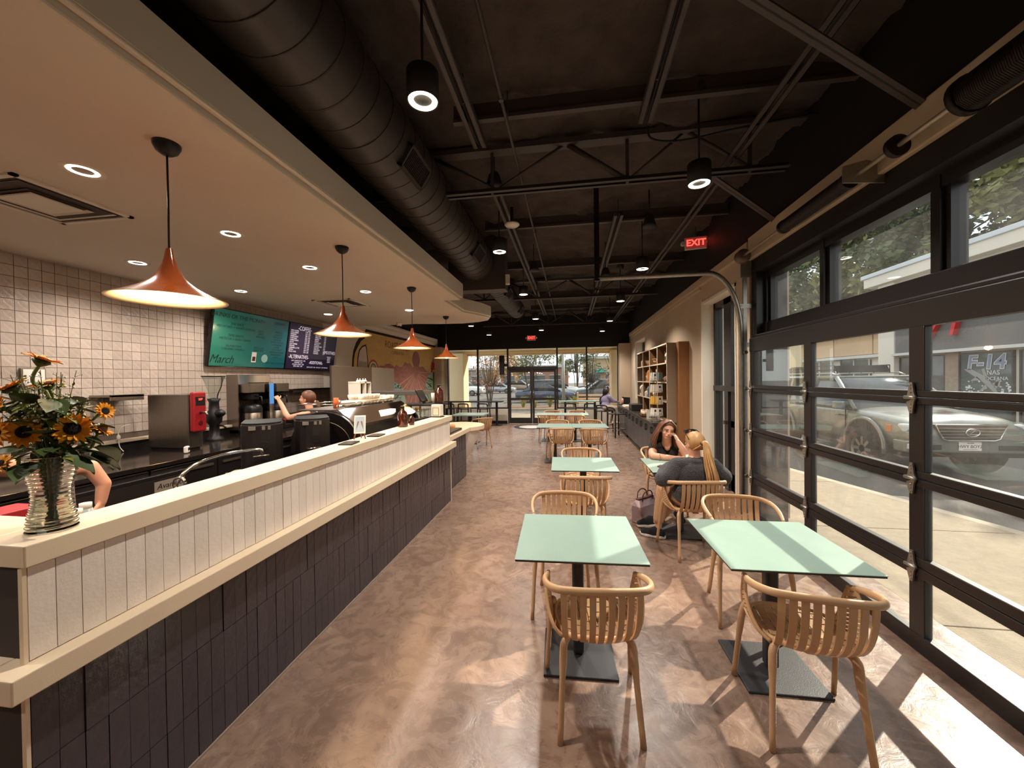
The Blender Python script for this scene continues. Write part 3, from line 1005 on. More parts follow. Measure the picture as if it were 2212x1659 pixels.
b = MB(); b.lathe([(0.001, 0), (0.06, 0), (0.055, -0.035), (0.05, -0.07), (0.001, -0.08)], 20); b.build('housing', M_WHITEP, t)
MB().ball((0, -0.01, -0.075), 0.034).build('lens', M_PLASTIC_BLK, t)

# exit signs
M_REDL = mat('exit_red_glow', (0.9, 0.05, 0.04), 0.5, emit=(1.0, 0.07, 0.05), estr=0.75)
def exit_sign(loc, rz, label):
    t = thing('exit_sign', label, 'exit sign', loc, rz)
    MB().box(-0.16, 0.16, -0.02, 0.02, -0.095, 0.095).build('housing', M_WHITEP, t, bevel=0.008)
    MB().box(-0.145, 0.145, -0.023, -0.0205, -0.08, 0.08).build('face', mat('exit_face', rgb(196, 60, 52), 0.5, emit=rgb(196, 60, 52), estr=0.10), t)
    text('EXIT', 0.135, M_REDL, t, (0, -0.0245, 0), (PI / 2, 0, 0), ext=0.0008, bold=0.004)
    for s in (-1, 1):
        b = MB(); b.cyl((s * 0.185, -0.035, 0.0), 0.035, 0.03, 12, axis=1); b.box(s * 0.15 if s > 0 else -0.185, 0.185 if s > 0 else -0.15, -0.01, 0.01, -0.012, 0.012)
        b.build('lamp_head', M_WHITEP, t)
    return t
exit_sign((-1.42, 14.24, 3.18), 0, 'red EXIT sign on the black wall above the entrance doors')
MB().box(-0.02, 0.02, 0.02, 0.06, -0.02, 0.02).build('bracket', M_BLACK, [o for o in bpy.data.objects if o.name == 'exit_sign'][0])
e2 = exit_sign((1.93, 6.35, 3.72), -0.15, 'red EXIT sign hanging beside the black window wall band')
MB().cyl((0, 0, 0.09), 0.006, 0.3, 6).build('stem', M_BLACK, e2)

# ------------------------------------------------------------------ bar counter
ct = thing('bar_counter', 'long bar counter with cream slab tops, cream tiled upstand and charcoal tiled base', 'counter', (-1.8, 3.0, 0))
OX, OY = -1.8, 3.0
def P(b): return b
def cb(x0, x1, y0, y1, z0, z1):
    return MB().box(x0 - OX, x1 - OX, y0 - OY, y1 - OY, z0, z1)
CX = -1.635
cb(-1.80, CX - 0.008, 0.935, 5.06, 0, 1.10).build('core', mat('counter_core', rgb(60, 52, 50), 0.8), ct)
cb(-2.0, CX - 0.02, 5.06, 5.10, 0.0, 1.10).build('end_panel', M_CREAM, ct)
cb(-1.815, -1.618, 0.915, 3.06, 1.102, 1.170).build('bar_top', M_CREAM, ct, bevel=0.004)
cb(-1.815, -1.618, 3.062, 5.13, 1.102, 1.170).build('bar_top', M_CREAM, ct, bevel=0.004)
cb(-2.4, -1.815, 0.915, 1.13, 1.102, 1.170).build('bar_top_return', M_CREAM, ct, bevel=0.004)
cb(-2.4, -1.80, 0.945, 0.96, 0.0, 1.10).build('return_panel', M_CREAM, ct)
cb(-1.70, -1.57, 0.855, 3.20, 0.738, 0.812).build('ledge', M_CREAM, ct, bevel=0.004)
cb(-1.70, -1.57, 3.202, 5.15, 0.738, 0.812).build('ledge', M_CREAM, ct, bevel=0.004)
cb(-2.4, -1.70, 0.855, 0.96, 0.738, 0.812).build('ledge_return', M_CREAM, ct, bevel=0.004)
cb(CX - 0.01, CX + 0.006, 0.915, 0.925, 0.0, 1.10).build('corner_trim', M_CREAM, ct)
cb(CX - 0.01, CX + 0.006, 5.085, 5.095, 0.0, 0.738).build('corner_trim', M_CREAM, ct)
rnd = random.Random(11)
tc_w = 0.0655
me_tc = MB().use(M_TILEC).box(0, 0.009, -tc_w / 2 + 0.0012, tc_w / 2 - 0.0012, 0.815, 1.098).mesh('cream_tile')
y = 0.928 + tc_w / 2
while y < 5.08:
    inst('tile', me_tc, ct, (CX - 0.006 - OX + rnd.uniform(-0.0008, 0.0008), y - OY, 0))
    y += tc_w
MB().box(CX - 0.009 - OX, CX - 0.004 - OX, 0.925 - OY, 5.085 - OY, 0.812, 1.102).build('grout', mat('pale_grout', rgb(150, 134, 120), 0.9), ct)
def dark_tiles(x, y0, y1, ztop, parent_off):
    rows = [(0.012, 0.228), (0.231, 0.480), (0.483, ztop)]
    for (z0, z1) in rows:
        yy = y0 + tc_w / 2
        me = MB().use(M_TILED).box(0, 0.009, -tc_w / 2 + 0.0012, tc_w / 2 - 0.0012, z0, z1).mesh('charcoal_tile')
        while yy < y1:
            inst('tile', me, ct, (x - 0.006 - OX + rnd.uniform(-0.001, 0.0012), yy - OY, 0), (0, rnd.uniform(-0.004, 0.004), rnd.uniform(-0.012, 0.012)))
            yy += tc_w
dark_tiles(CX, 0.928, 5.06, 0.737, 0)
MB().box(CX - 0.009 - OX, CX - 0.004 - OX, 0.925 - OY, 5.085 - OY, 0, 0.738).build('grout', mat('dark_grout', rgb(96, 86, 84), 0.9), ct)
MB().box(CX - 0.002 - OX, CX + 0.010 - OX, 0.93 - OY, 5.08 - OY, 0, 0.012).build('base_strip', mat('floor_strip', rgb(150, 130, 116), 0.6), ct)
# lower extension with the rounded end
cb(-2.6, -1.82, 5.10, 6.50, 0, 0.745).build('low_core', mat('counter_core', rgb(60, 52, 50), 0.8), ct)
dark_tiles(-1.808, 5.11, 6.48, 0.742, 0)
low = [(-2.75, 5.10), (-1.765, 5.10), (-1.765, 6.62)]
cxx, cyy, rr = -2.10, 6.98, 0.50
for k in range(15):
    a = math.radians(-46 + k * 170 / 14)
    low.append((cxx + rr * math.cos(a), cyy + rr * math.sin(a)))
low.append((-2.75, 7.30))
MB().prism([(p[0] - OX, p[1] - OY) for p in low], 2, 0.748, 0.820).build('low_top', M_CREAM, ct, bevel=0.006)
b = MB()
b.lathe([(0.04, 0.0), (0.10, 0.05), (0.20, 0.18), (0.31, 0.38), (0.39, 0.56), (0.43, 0.70), (0.44, 0.748)], 40, c=(cxx - OX - 0.02, cyy - OY - 0.06, 0))
b.build('flared_end', M_WHITE, ct)
# ------------------------------------------------------------------ tables and chairs
M_SAGE = mat('sage_laminate', rgb(140, 163, 152), 0.34, var=0.05, vscale=5, bump=0.06, bscale=90)
M_EDGE = mat('laminate_core', rgb(40, 44, 46), 0.5)
M_BASE = mat('charcoal_powder_coat', rgb(46, 46, 50), 0.42, bump=0.08, bscale=200)
ZT = 0.715
def table_proto():
    t = thing('cafe_table', '', 'table', (0, 0, 0), 0, 'sage tables on the concrete floor')
    h = 0.343
    MB().box(-h, h, -h, h, ZT - 0.004, ZT).build('tabletop', M_SAGE, t, bevel=0.0015, seg=1)
    MB().box(-h + 0.003, h - 0.003, -h + 0.003, h - 0.003, ZT - 0.013, ZT - 0.004).build('tabletop_core', M_EDGE, t)
    b = MB(); b.box(-0.035, 0.035, -0.035, 0.035, 0.012, ZT - 0.02); b.build('pedestal', M_BASE, t, bevel=0.022, seg=4)
    MB().box(-0.12, 0.12, -0.12, 0.12, ZT - 0.02, ZT - 0.013).build('mounting_plate', M_BASE, t)
    b = MB(); b.prism([(-0.205, -0.205), (0.205, -0.205), (0.205, 0.205), (-0.205, 0.205)], 2, 0.0, 0.014)
    b.build('base_plate', M_BASE, t, bevel=0.004)
    return t
tp = table_proto()
TABLES = [(0.03, 2.335, 2.2, 'nearest sage square table, beside the bar counter'), (1.10, 2.36, 1.0, 'nearest sage square table along the glazed overhead door'),
          (0.125, 4.32, 1.5, 'single sage square table behind the nearest one, bar side'), (1.135, 4.33, 0.5, 'sage table the two women are sitting at'),
          (-0.33, 7.83, 1, 'bar side table of the nearer pushed together pair'), (0.36, 7.84, 1, 'window side table of the nearer pushed together pair'),
          (-0.585, 10.44, 0, 'bar side table of the farther pushed together pair'), (0.105, 10.44, 0, 'window side table of the farther pushed together pair')]
for i, (x, y, a, lab) in enumerate(TABLES):
    o = tp if i == 0 else dup(tp, (0, 0, 0), 0)
    o.location = (x, y, 0); o.rotation_euler = (0, 0, math.radians(a)); o['label'] = lab

M_CHAIR = mat('tan_moulded_plastic', rgb(190, 152, 114), 0.42, var=0.03, vscale=4, bump=0.05, bscale=160)
def chair_proto():
    t = thing('cafe_chair', '', 'chair', (0, 0, 0), 0, 'tan slatted chairs at the sage tables')
    half = [(0.226, 0.015, 0.655), (0.240, -0.06, 0.676), (0.243, -0.14, 0.697), (0.228, -0.21, 0.713), (0.188, -0.262, 0.724), (0.11, -0.285, 0.729), (0.0, -0.292, 0.731)]
    full = [(-x, y, z) for x, y, z in half] + half[-2::-1]
    top = smooth_path(full, 5)
    b = MB()
    n = len(top)
    rs = []
    for i in range(n):
        e = min(i, n - 1 - i) / 6.0
        rs.append((0.0125 * min(1, 0.75 + 0.25 * e), 0.017 * min(1, 0.75 + 0.25 * e)))
    b.tube(top, rs, 10)
    b.build('top_rail', M_CHAIR, t)
    def top_at(x):
        best = min(top, key=lambda p: abs(p.x - x) + (10 if p.y > -0.2 else 0))
        return best
    # nine back slats bulging outwards
    for k in range(9):
        x = -0.164 + 0.041 * k
        p0 = top_at(x)
        p0 = Vector((x, p0.y, p0.z))
        xb = x * 0.86
        p3 = Vector((xb, -0.135 - 0.035 * (1 - (x / 0.17) ** 2), 0.432))
        p1 = Vector((x * 1.0, p0.y - 0.004, 0.60))
        p2 = Vector((x * 0.98, p3.y - 0.095, 0.47))
        b = MB()
        cs = []
        for q in range(11):
            s = q / 10
            cs.append(p0 * (1 - s) ** 3 + p1 * 3 * s * (1 - s) ** 2 + p2 * 3 * s * s * (1 - s) + p3 * s ** 3)
        nrm = Vector((x * 2.2, -1, 0)).normalized()
        tan = Vector((-nrm.y, nrm.x, 0))
        vs, fs = [], []
        for q, c in enumerate(cs):
            w = 0.0145 - 0.0015 * q / 10
            d = (cs[min(q + 1, 10)] - cs[max(q - 1, 0)]).normalized()
            nn = tan.cross(d).normalized()
            for (a, e) in ((-w, 0.004), (w, 0.004), (w, -0.004), (-w, -0.004)):
                vs.append(c + tan * a + nn * e)
        for q in range(10):
            for e in range(4):
                fs.append((q * 4 + e, q * 4 + (e + 1) % 4, q * 4 + 4 + (e + 1) % 4, q * 4 + 4 + e))
        fs += [(0, 1, 2, 3), (43, 42, 41, 40)]
        b.add(vs, fs)
        b.build('slat', M_CHAIR, t)
    # ribbed arm panels sweeping from the arm tips to the rear seat corners
    for sx in (-1, 1):
        b = MB()
        A = smooth_path([(0.226, 0.012, 0.655), (0.236, -0.03, 0.585), (0.226, -0.075, 0.515), (0.200, -0.115, 0.463), (0.165, -0.14, 0.436)], 4)
        B = smooth_path([(0.222, 0.060, 0.640), (0.214, 0.120, 0.50), (0.203, 0.10, 0.438), (0.190, -0.02, 0.424), (0.155, -0.13, 0.424)], 4)
        for k in range(len(A) - 1):
            a0, a1, b0, b1 = A[k], A[k + 1], B[k], B[k + 1]
            g = 0.10
            q = [a0.lerp(a1, g), a1.lerp(a0, g), b1.lerp(b0, g), b0.lerp(b1, g)]
            q = [Vector((sx * p.x, p.y, p.z)) for p in q]
            off = Vector((sx * 0.006, 0, 0))
            mid = [(q[0] + q[3]) / 2 + off, (q[1] + q[2]) / 2 + off]
            for th in (0,):
                vs = [q[0], q[1], mid[1], mid[0], q[2], q[3]]
                o2 = [p - Vector((sx * 0.007, 0, 0)) for p in vs]
                b.add(vs + o2, [(0, 1, 2, 3), (3, 2, 4, 5), (6, 9, 8, 7), (9, 11, 10, 8), (0, 6, 7, 1), (5, 4, 10, 11), (0, 3, 9, 6), (3, 5, 11, 9), (1, 7, 8, 2), (2, 8, 10, 4)])
        b.tube([(sx * p.x, p.y, p.z) for p in A], 0.0085, 6)
        b.tube([(sx * p.x, p.y, p.z) for p in B], 0.009, 6)
        b.tube([(sx * 0.226, 0.012, 0.655), (sx * 0.222, 0.06, 0.64)], 0.011, 6)
        b.build('arm_panel', M_CHAIR, t)
    # seat: rim and basket-weave plate
    rim = []
    for k in range(36):
        a = 2 * PI * k / 36
        cx, sy = math.cos(a), math.sin(a)
        r = 1.0 / (abs(cx) ** 3.2 + abs(sy) ** 3.2) ** (1 / 3.2)
        rim.append((0.192 * r * cx * (1 - 0.08 * (sy < 0) * abs(sy)), 0.02 + 0.180 * r * sy, 0.436 - 0.004 * sy))
    b = MB()
    b.tube(rim, (0.012, 0.014), 8, closed=True)
    nx = 9
    for i in range(nx):
        for j in range(nx):
            x0, x1 = -0.188 + 0.376 * i / nx, -0.188 + 0.376 * (i + 1) / nx
            y0, y1 = -0.156 + 0.352 * j / nx, -0.156 + 0.352 * (j + 1) / nx
            mxx, my = (x0 + x1) / 2, (y0 + y1) / 2
            if (abs(mxx) / 0.188) ** 4 + (abs(my - 0.02) / 0.178) ** 4 > 1.02:
                continue
            def zz(x, y):
                return 0.436 - 0.018 * (1 - (x / 0.19) ** 2) * (1 - ((y - 0.02) / 0.18) ** 2)
            g = 0.0022
            tl = 0.003 if (i + j) % 2 else -0.003
            c = [(x0 + g, y0 + g), (x1 - g, y0 + g), (x1 - g, y1 - g), (x0 + g, y1 - g)]
            up = [(x, y, zz(x, y) + (tl if (i + j) % 2 else 0)) for x, y in c]
            b.add(up + [(x, y, z - 0.006) for x, y, z in up], [(0, 1, 2, 3), (7, 6, 5, 4), (0, 4, 5, 1), (1, 5, 6, 2), (2, 6, 7, 3), (3, 7, 4, 0)])
    b.box(-0.17, 0.17, -0.005, 0.045, 0.405, 0.412)
    b.box(-0.025, 0.025, -0.14, 0.18, 0.405, 0.412)
    b.build('seat', M_CHAIR, t)
    for sx in (-1, 1):
        b = MB(); b.tube(smooth_path([(sx * 0.196, 0.105, 0.47), (sx * 0.206, 0.135, 0.42), (sx * 0.214, 0.158, 0.33), (sx * 0.232, 0.222, 0.0)], 4), [(0.017, 0.021)] * 4 + [(0.016, 0.019)] * 5 + [(0.0125, 0.015)] * 4, 10)
        b.build('leg', M_CHAIR, t)
        b = MB(); b.tube(smooth_path([(sx * 0.135, -0.125, 0.432), (sx * 0.158, -0.150, 0.405), (sx * 0.164, -0.163, 0.33), (sx * 0.185, -0.226, 0.0)], 4), [(0.016, 0.02)] * 4 + [(0.017, 0.02)] * 5 + [(0.0125, 0.015)] * 4, 10)
        b.build('leg', M_CHAIR, t)
    return t
cp = chair_proto()
CHAIRS = [(0.10, 1.98, 5, 'tan slatted armchair seen from behind at the nearest bar side table'), (1.075, 2.03, -8, 'tan slatted armchair seen from behind at the nearest window side table'),
          (-0.055, 2.86, 182, 'tan slatted armchair on the far side of the nearest bar side table'), (1.20, 2.90, 176, 'tan slatted armchair on the far side of the nearest window side table'),
          (1.10, 3.86, 7, 'tan slatted armchair under the blonde woman with the ponytail'), (1.13, 5.04, 178, 'tan slatted armchair under the woman in the black shirt'),
          (0.125, 3.93, 2, 'tan slatted armchair on the near side of the single middle table'), (0.12, 4.88, 180, 'tan slatted armchair on the far side of the single middle table'),
          (-0.19, 7.50, 4, 'tan slatted armchair, near bar side seat of the nearer table pair'), (0.44, 7.47, -8, 'tan slatted armchair, near window side seat of the nearer table pair'),
          (-0.30, 8.40, 180, 'tan slatted armchair, far bar side seat of the nearer table pair'), (0.42, 8.42, 184, 'tan slatted armchair, far window side seat of the nearer table pair'),
          (-0.62, 10.16, 3, 'tan slatted armchair, near bar side seat of the farther table pair'), (0.10, 10.12, -6, 'tan slatted armchair, near window side seat of the farther table pair'),
          (-0.52, 11.02, 182, 'tan slatted armchair, far bar side seat of the farther table pair'), (0.16, 11.02, 176, 'tan slatted armchair, far window side seat of the farther table pair')]
for i, (x, y, a, lab) in enumerate(CHAIRS):
    o = cp if i == 0 else dup(cp, (0, 0, 0), 0)
    o.location = (x, y, 0); o.rotation_euler = (0, 0, math.radians(a)); o['label'] = lab

# high tables and stools by the entrance glass
def high_table(x0, x1, y, label):
    t = thing('high_table', label, 'table', ((x0 + x1) / 2, y, 0))
    w = (x1 - x0) / 2
    MB().box(-w, w, -0.22, 0.22, 0.845, 0.88).build('tabletop', M_SAGE if x0 > -2 else M_BLACK, t, bevel=0.004)
    for s in (-1, 1):
        MB().cbox(s * (w - 0.22), 0, 0.43, 0.075, 0.075, 0.83).build('leg', M_BLKMET, t)
        MB().cbox(s * (w - 0.22), 0, 0.008, 0.38, 0.36, 0.016).build('foot_plate', M_BLKMET, t)
high_table(-4.60, -2.44, 13.75, 'long black high table at the glass beside the mural wall')
high_table(-0.42, 1.04, 13.75, 'long high table at the glass on the window side')
def stool_proto():
    t = thing('bar_stool', '', 'stool', (0, 0, 0), 0, 'black low backed stools by the entrance')
    M = mat('black_stool', rgb(24, 20, 20), 0.4)
    MB().box(-0.18, 0.18, -0.18, 0.18, 0.63, 0.655).build('seat', M, t, bevel=0.01)
    for sx in (-1, 1):
        for sy in (-1, 1):
            top = 0.64 if sy > 0 else 0.74
            b = MB(); b.tube([(sx * 0.19, sy * 0.20, 0), (sx * 0.178, sy * 0.178, 0.63), (sx * 0.175, sy * 0.185, top)], 0.02, 8)
            b.build('leg', M, t)
    b = MB(); b.tube(smooth_path([(-0.175, -0.185, 0.72), (-0.165, -0.20, 0.80), (-0.10, -0.215, 0.825), (0.10, -0.215, 0.825), (0.165, -0.20, 0.80), (0.175, -0.185, 0.72)], 4), (0.017, 0.024), 8)
    b.build('back_rail', M, t)
    b = MB()
    for (p, q) in (((-0.19, -0.19), (0.19, -0.19)), ((-0.19, 0.19), (0.19, 0.19)), ((-0.19, -0.19), (-0.19, 0.19)), ((0.19, -0.19), (0.19, 0.19))):
        b.tube([(*p, 0.22), (*q, 0.22)], 0.011, 8)
    b.build('foot_rail', M_CHROME, t)
    return t
sp = stool_proto()
for i, (x, y, a, lab) in enumerate(((-3.03, 13.25, 0, 'black low backed stool at the mural side high table, nearer the doors'), (-3.72, 13.25, 0, 'black low backed stool at the middle of the mural side high table'),
        (-4.25, 13.3, 0, 'black low backed stool at the mural end of the high table'), (-0.02, 13.22, 0, 'black low backed stool at the window side high table, next to the doors'),
        (0.62, 13.22, 0, 'black low backed stool between the doors and the seated person'), (1.02, 12.25, -30, 'black low backed stool the person in lavender sits on'),
        (1.28, 11.25, -60, 'empty black low backed stool beside the dark cabinets'))):
    o = sp if i == 0 else dup(sp, (0, 0, 0), 0)
    o.location = (x, y, 0); o.rotation_euler = (0, 0, math.radians(a)); o['label'] = lab
t = thing('low_table', 'small pale low table with a dark draped front by the mural end', 'table', (-2.62, 9.9, 0))
MB().box(-0.42, 0.42, -0.4, 0.4, 0.735, 0.76).build('tabletop', M_SAGE, t)
MB().cbox(0, 0, 0.37, 0.07, 0.07, 0.72).build('pedestal', M_BASE, t)
MB().cbox(0, 0, 0.008, 0.42, 0.42, 0.016).build('base_plate', M_BASE, t)
dup(cp, (-2.2, 9.3, 0), math.radians(35), 'tan slatted armchair at the low table by the rounded bar end')

# ------------------------------------------------------------------ cabinets and cubby shelves on the right wall
M_CAB = mat('charcoal_cabinet', rgb(70, 68, 70), 0.34, var=0.03, vscale=3)
M_CABTOP = mat('cabinet_top', rgb(58, 50, 46), 0.22)
bc = thing('base_cabinet', 'row of dark grey base cabinets with black pulls along the window wall', 'cabinet', (1.80, 7.45, 0))
MB().box(-0.27, 0.27, 0.02, 5.55, 0.09, 0.79).build('body', M_CAB, bc)
MB().box(-0.22, 0.27, 0.04, 5.55, 0.0, 0.09).build('toe_kick', M_BLACK, bc)
for k in range(10):
    y0 = 0.02 + k * 0.553
    d = MB().box(-0.292, -0.271, y0 + 0.004, y0 + 0.549, 0.10, 0.785).build('door', M_CAB, bc, bevel=0.003)
    yy = y0 + 0.10
    MB().box(-0.318, -0.292, yy, yy + 0.09, 0.60, 0.615).box(-0.318, -0.292, yy, yy + 0.09, 0.705, 0.72).box(-0.322, -0.312, yy, yy + 0.09, 0.60, 0.72).build('handle', M_BLACK, d)
MB().box(-0.325, 0.275, -0.02, 5.58, 0.79, 0.822).build('worktop', M_CABTOP, bc, bevel=0.004)
M_SHELF = mat('shelf_carcass', rgb(150, 132, 112), 0.5, var=0.05, vscale=4, stretch=(1, 1, 8))
M_SHELFE = mat('pale_shelf_edge', rgb(232, 214, 190), 0.5)
M_SHELFIN = mat('dark_oak_lining', rgb(112, 78, 44), 0.6, var=0.1, vscale=5, stretch=(1, 8, 1))
cs = thing('cubby_shelf', 'tall open cubby shelf of sixteen compartments above the dark cabinets', 'shelf', (1.75, 7.45, 0.822))
HS, LS, DS = 1.47, 3.2, 0.325
MB().box(0.0, DS, 0.0, 0.022, 0, HS).build('end_panel', M_SHELF, cs)
MB().box(0.0, DS, LS - 0.022, LS, 0, HS).build('end_panel', M_SHELF, cs)
MB().box(DS - 0.012, DS, 0.02, LS - 0.02, 0, HS).build('back_panel', M_SHELFIN, cs)
cw = (LS - 0.022) / 4
for k in range(1, 4):
    MB().box(0.004, DS - 0.012, k * cw, k * cw + 0.022, 0.0, HS - 0.02).build('divider', M_SHELFIN, cs)
ch = (HS - 0.022) / 4
for k in range(5):
    MB().box(0.002, DS - 0.012, 0.022, LS - 0.022, k * ch, k * ch + 0.022).build('shelf_board', M_SHELFIN, cs)
b = MB()
for k in range(5):
    b.box(-0.004, 0.003, 0.0, LS, k * ch, k * ch + 0.024)
    b.box(-0.004, 0.003, k * cw, k * cw + 0.024, 0, HS)
b.build('edge_banding', M_SHELFE, cs)
MB().box(1.905 - 1.75 + 0.0, 0.33, -0.2, -0.001, -0.822, HS).build('filler_panel', mat('wood_filler', rgb(150, 104, 66), 0.55, var=0.08, vscale=4, stretch=(6, 1, 1)), cs)

def bag(x, y, z, w, d, h, m, label, lab_m=None, group=None):
    t = thing('coffee_bag', label, 'bag', (x, y, z), 0, group)
    b = MB()
    b.add([(-d, -w, 0), (d, -w, 0), (d, w, 0), (-d, w, 0), (-d * 1.05, -w, h * 0.75), (d * 1.05, -w, h * 0.75), (d * 1.05, w, h * 0.75), (-d * 1.05, w, h * 0.75),
           (-0.006, -w, h), (0.006, -w, h), (0.006, w, h), (-0.006, w, h)],
          [(0, 3, 2, 1), (0, 1, 5, 4), (1, 2, 6, 5), (2, 3, 7, 6), (3, 0, 4, 7), (4, 5, 9, 8), (5, 6, 10, 9), (6, 7, 11, 10), (7, 4, 8, 11), (8, 9, 10, 11)])
    b.build('pouch', m, t, bevel=0.004)
    if lab_m:
        MB().box(-d * 1.06 - 0.001, -d * 1.02, -w * 0.7, w * 0.7, h * 0.25, h * 0.6).build('paper_label', lab_m, t)
    return t
def mug(x, y, z, r, h, m, label, group=None, n=18):
    t = thing('mug', label, 'mug', (x, y, z), 0, group)
    b = MB(); b.lathe([(0.001, 0), (r * 0.8, 0), (r, 0.008), (r, h), (r - 0.004, h), (r - 0.005, 0.008), (0.001, 0.008)], n)
    b.build('cup', m, t)
    b = MB(); b.tube([(r - 0.002, 0, h * 0.25), (r + 0.024, 0, h * 0.32), (r + 0.026, 0, h * 0.66), (r - 0.002, 0, h * 0.78)], 0.005, 6); b.build('handle', m, t)
    return t
M_ORANGE = mat('orange_pack', rgb(214, 128, 48), 0.5); M_KRAFT = mat('kraft_pack', rgb(196, 160, 120), 0.7)
M_BLUEG = mat('slate_pack', rgb(96, 112, 118), 0.5); M_PALE = mat('pale_pack', rgb(226, 208, 186), 0.6); M_DARKP = mat('dark_pack', rgb(40, 32, 30), 0.5)
def shelf_pos(col, row):
    """col 0 = nearest the women; row 0 = top"""
    return 1.79, 7.45 + (col + 0.5) * cw + 0.01, 0.822 + (3 - row) * ch + 0.0225
sx, sy_, sz = shelf_pos(0, 0)
bag(sx, sy_ - 0.28, sz, 0.05, 0.035, 0.20, M_PALE, 'pale narrow pouch in the top cubby nearest the women', M_DARKP)
tag(MB().box(sx - 0.02, sx + 0.02, sy_ - 0.20, sy_ - 0.13, sz, sz + 0.22).build('box', M_DARKP, bevel=0.003), 'dark upright box beside the pale pouch in the top cubby', 'box')
def basket(x, y, z, label):
    t = thing('wire_basket', label, 'basket', (x, y, z))
    b = MB(); b.lathe([(0.001, 0.003), (0.055, 0.003), (0.10, 0.11), (0.094, 0.11), (0.05, 0.008), (0.001, 0.008)], 16); b.build('bowl', mat('woven_basket', rgb(170, 126, 86), 0.7, bump=0.4, bscale=60), t)
    MB().tube([(0.1 * math.cos(k * PI / 8), 0.1 * math.sin(k * PI / 8), 0.11) for k in range(16)], 0.006, 6, closed=True).build('rim', M_KRAFT, t)
for c, lab in ((1, 'woven bowl in the top cubby, second column from the women'), (2, 'woven bowl in the top cubby, third column from the women')):
    sx, sy_, sz = shelf_pos(c, 0)
    basket(sx + 0.02, sy_ - 0.12, sz, lab)
sx, sy_, sz = shelf_pos(3, 0)
bag(sx, sy_ - 0.2, sz, 0.05, 0.035, 0.17, M_PALE, 'pale pouch in the top cubby, farthest column')
def tee_stack(x, y, z, cols, label):
    t = thing('folded_shirt_stack', label, 'shirts', (x, y, z))
    zz = 0
    for c in cols:
        b = MB(); b.cbox(0.05, 0, zz + 0.02, 0.22, 0.26, 0.036); b.build('shirt', c, t, bevel=0.016, seg=3)
        zz += 0.038
def cap_item(x, y, z, label, m):
    t = thing('cap', label, 'cap', (x, y, z))
    b = MB(); b.lathe([(0.095, 0.0), (0.098, 0.03), (0.085, 0.075), (0.055, 0.105), (0.001, 0.118)], 20); b.build('crown', m, t)
    b = MB(); b.lathe([(0.07, 0.006), (0.165, -0.002 + 0.004)], 16, a0=PI * 0.72, a1=PI * 1.28); b.build('brim', m, t)
    MB().box(-0.104, -0.096, -0.035, 0.035, 0.03, 0.075).build('patch', M_PALE, t, bevel=0.003)
sx, sy_, sz = shelf_pos(0, 1); cap_item(sx + 0.06, sy_ - 0.05, sz, 'brown patterned cap in the second row cubby nearest the women', mat('patterned_cap', rgb(120, 84, 60), 0.8, var=0.6, vscale=25))
sx, sy_, sz = shelf_pos(1, 1); cap_item(sx + 0.06, sy_ - 0.05, sz, 'black cap in the second row cubby, second column from the women', M_DARKP)
sx, sy_, sz = shelf_pos(2, 1)
for k, (m, h, lab) in enumerate(((M_ORANGE, 0.26, 'tall orange coffee pouch in the second row cubby'), (M_KRAFT, 0.16, 'shorter kraft pouch beside the tall orange pouch'))):
    bag(sx + 0.01 * k, sy_ - 0.12 + 0.16 * k, sz, 0.065, 0.04, h, m, lab, M_PALE if k == 0 else M_DARKP)
sx, sy_, sz = shelf_pos(1, 2)
for k, (m, h, lab) in enumerate(((M_KRAFT, 0.20, 'kraft box pouch in the third row cubby, second column'), (M_PALE, 0.15, 'small pale pouch beside the kraft pouch in the third row'))):
    bag(sx, sy_ - 0.15 + 0.17 * k, sz, 0.06, 0.04, h, m, lab, M_DARKP)
sx, sy_, sz = shelf_pos(2, 2)
bag(sx, sy_ - 0.12, sz, 0.07, 0.04, 0.25, M_BLUEG, 'slate grey pouch in the third row cubby, third column', M_PALE)
bag(sx - 0.01, sy_ + 0.08, sz, 0.06, 0.04, 0.14, M_PALE, 'small pale pouch beside the slate grey pouch')
sx, sy_, sz = shelf_pos(3, 2)
bag(sx, sy_ - 0.1, sz, 0.10, 0.05, 0.28, M_PALE, 'big pale pouch in the third row cubby, farthest column', M_DARKP)
# counter-top displays
t = thing('card_spinner', 'wire greeting card spinner with rows of cards on the cabinet end', 'card rack', (1.62, 7.72, 0.822))
MB().cyl((0, 0, 0), 0.11, 0.012, 20).cyl((0, 0, 0.01), 0.008, 0.98, 8).build('stand', M_STEEL, t)
cards = [rgb(232, 228, 220), rgb(170, 196, 210), rgb(226, 176, 74), rgb(120, 136, 142), rgb(226, 214, 200), rgb(200, 150, 120)]
for r in range(4):
    for k, ang in enumerate((-118, -62, -160, -20)):
        a = math.radians(ang)
        z = 0.10 + r * 0.225
        mx = Matrix.Translation((0.10 * math.cos(a), 0.10 * math.sin(a), z)) @ Matrix.Rotation(a + PI / 2, 4, 'Z') @ Matrix.Rotation(-0.10, 4, 'X')
        c = 0 if k == 1 and r < 3 else (r * 2 + k * 3) % 6
        b = MB(); b.box(-0.065, 0.065, -0.002, 0.0, 0.0, 0.155, mx)
        cd = b.build('card', mat('card_%s' % ('white', 'sky', 'amber', 'slate', 'ivory', 'rust')[c], cards[c], 0.6), t)
        if c == 0:
            b = MB(); b.box(-0.02, 0.02, -0.0035, -0.002, 0.085, 0.125, mx); b.box(-0.03, 0.03, -0.0035, -0.002, 0.04, 0.046, mx); b.build('print', M_DARKP, cd)
        b = MB(); b.tube([mx @ Vector((-0.066, -0.012, 0.02)), mx @ Vector((0.066, -0.012, 0.02))], 0.002, 5); b.build('wire', M_STEEL, cd)
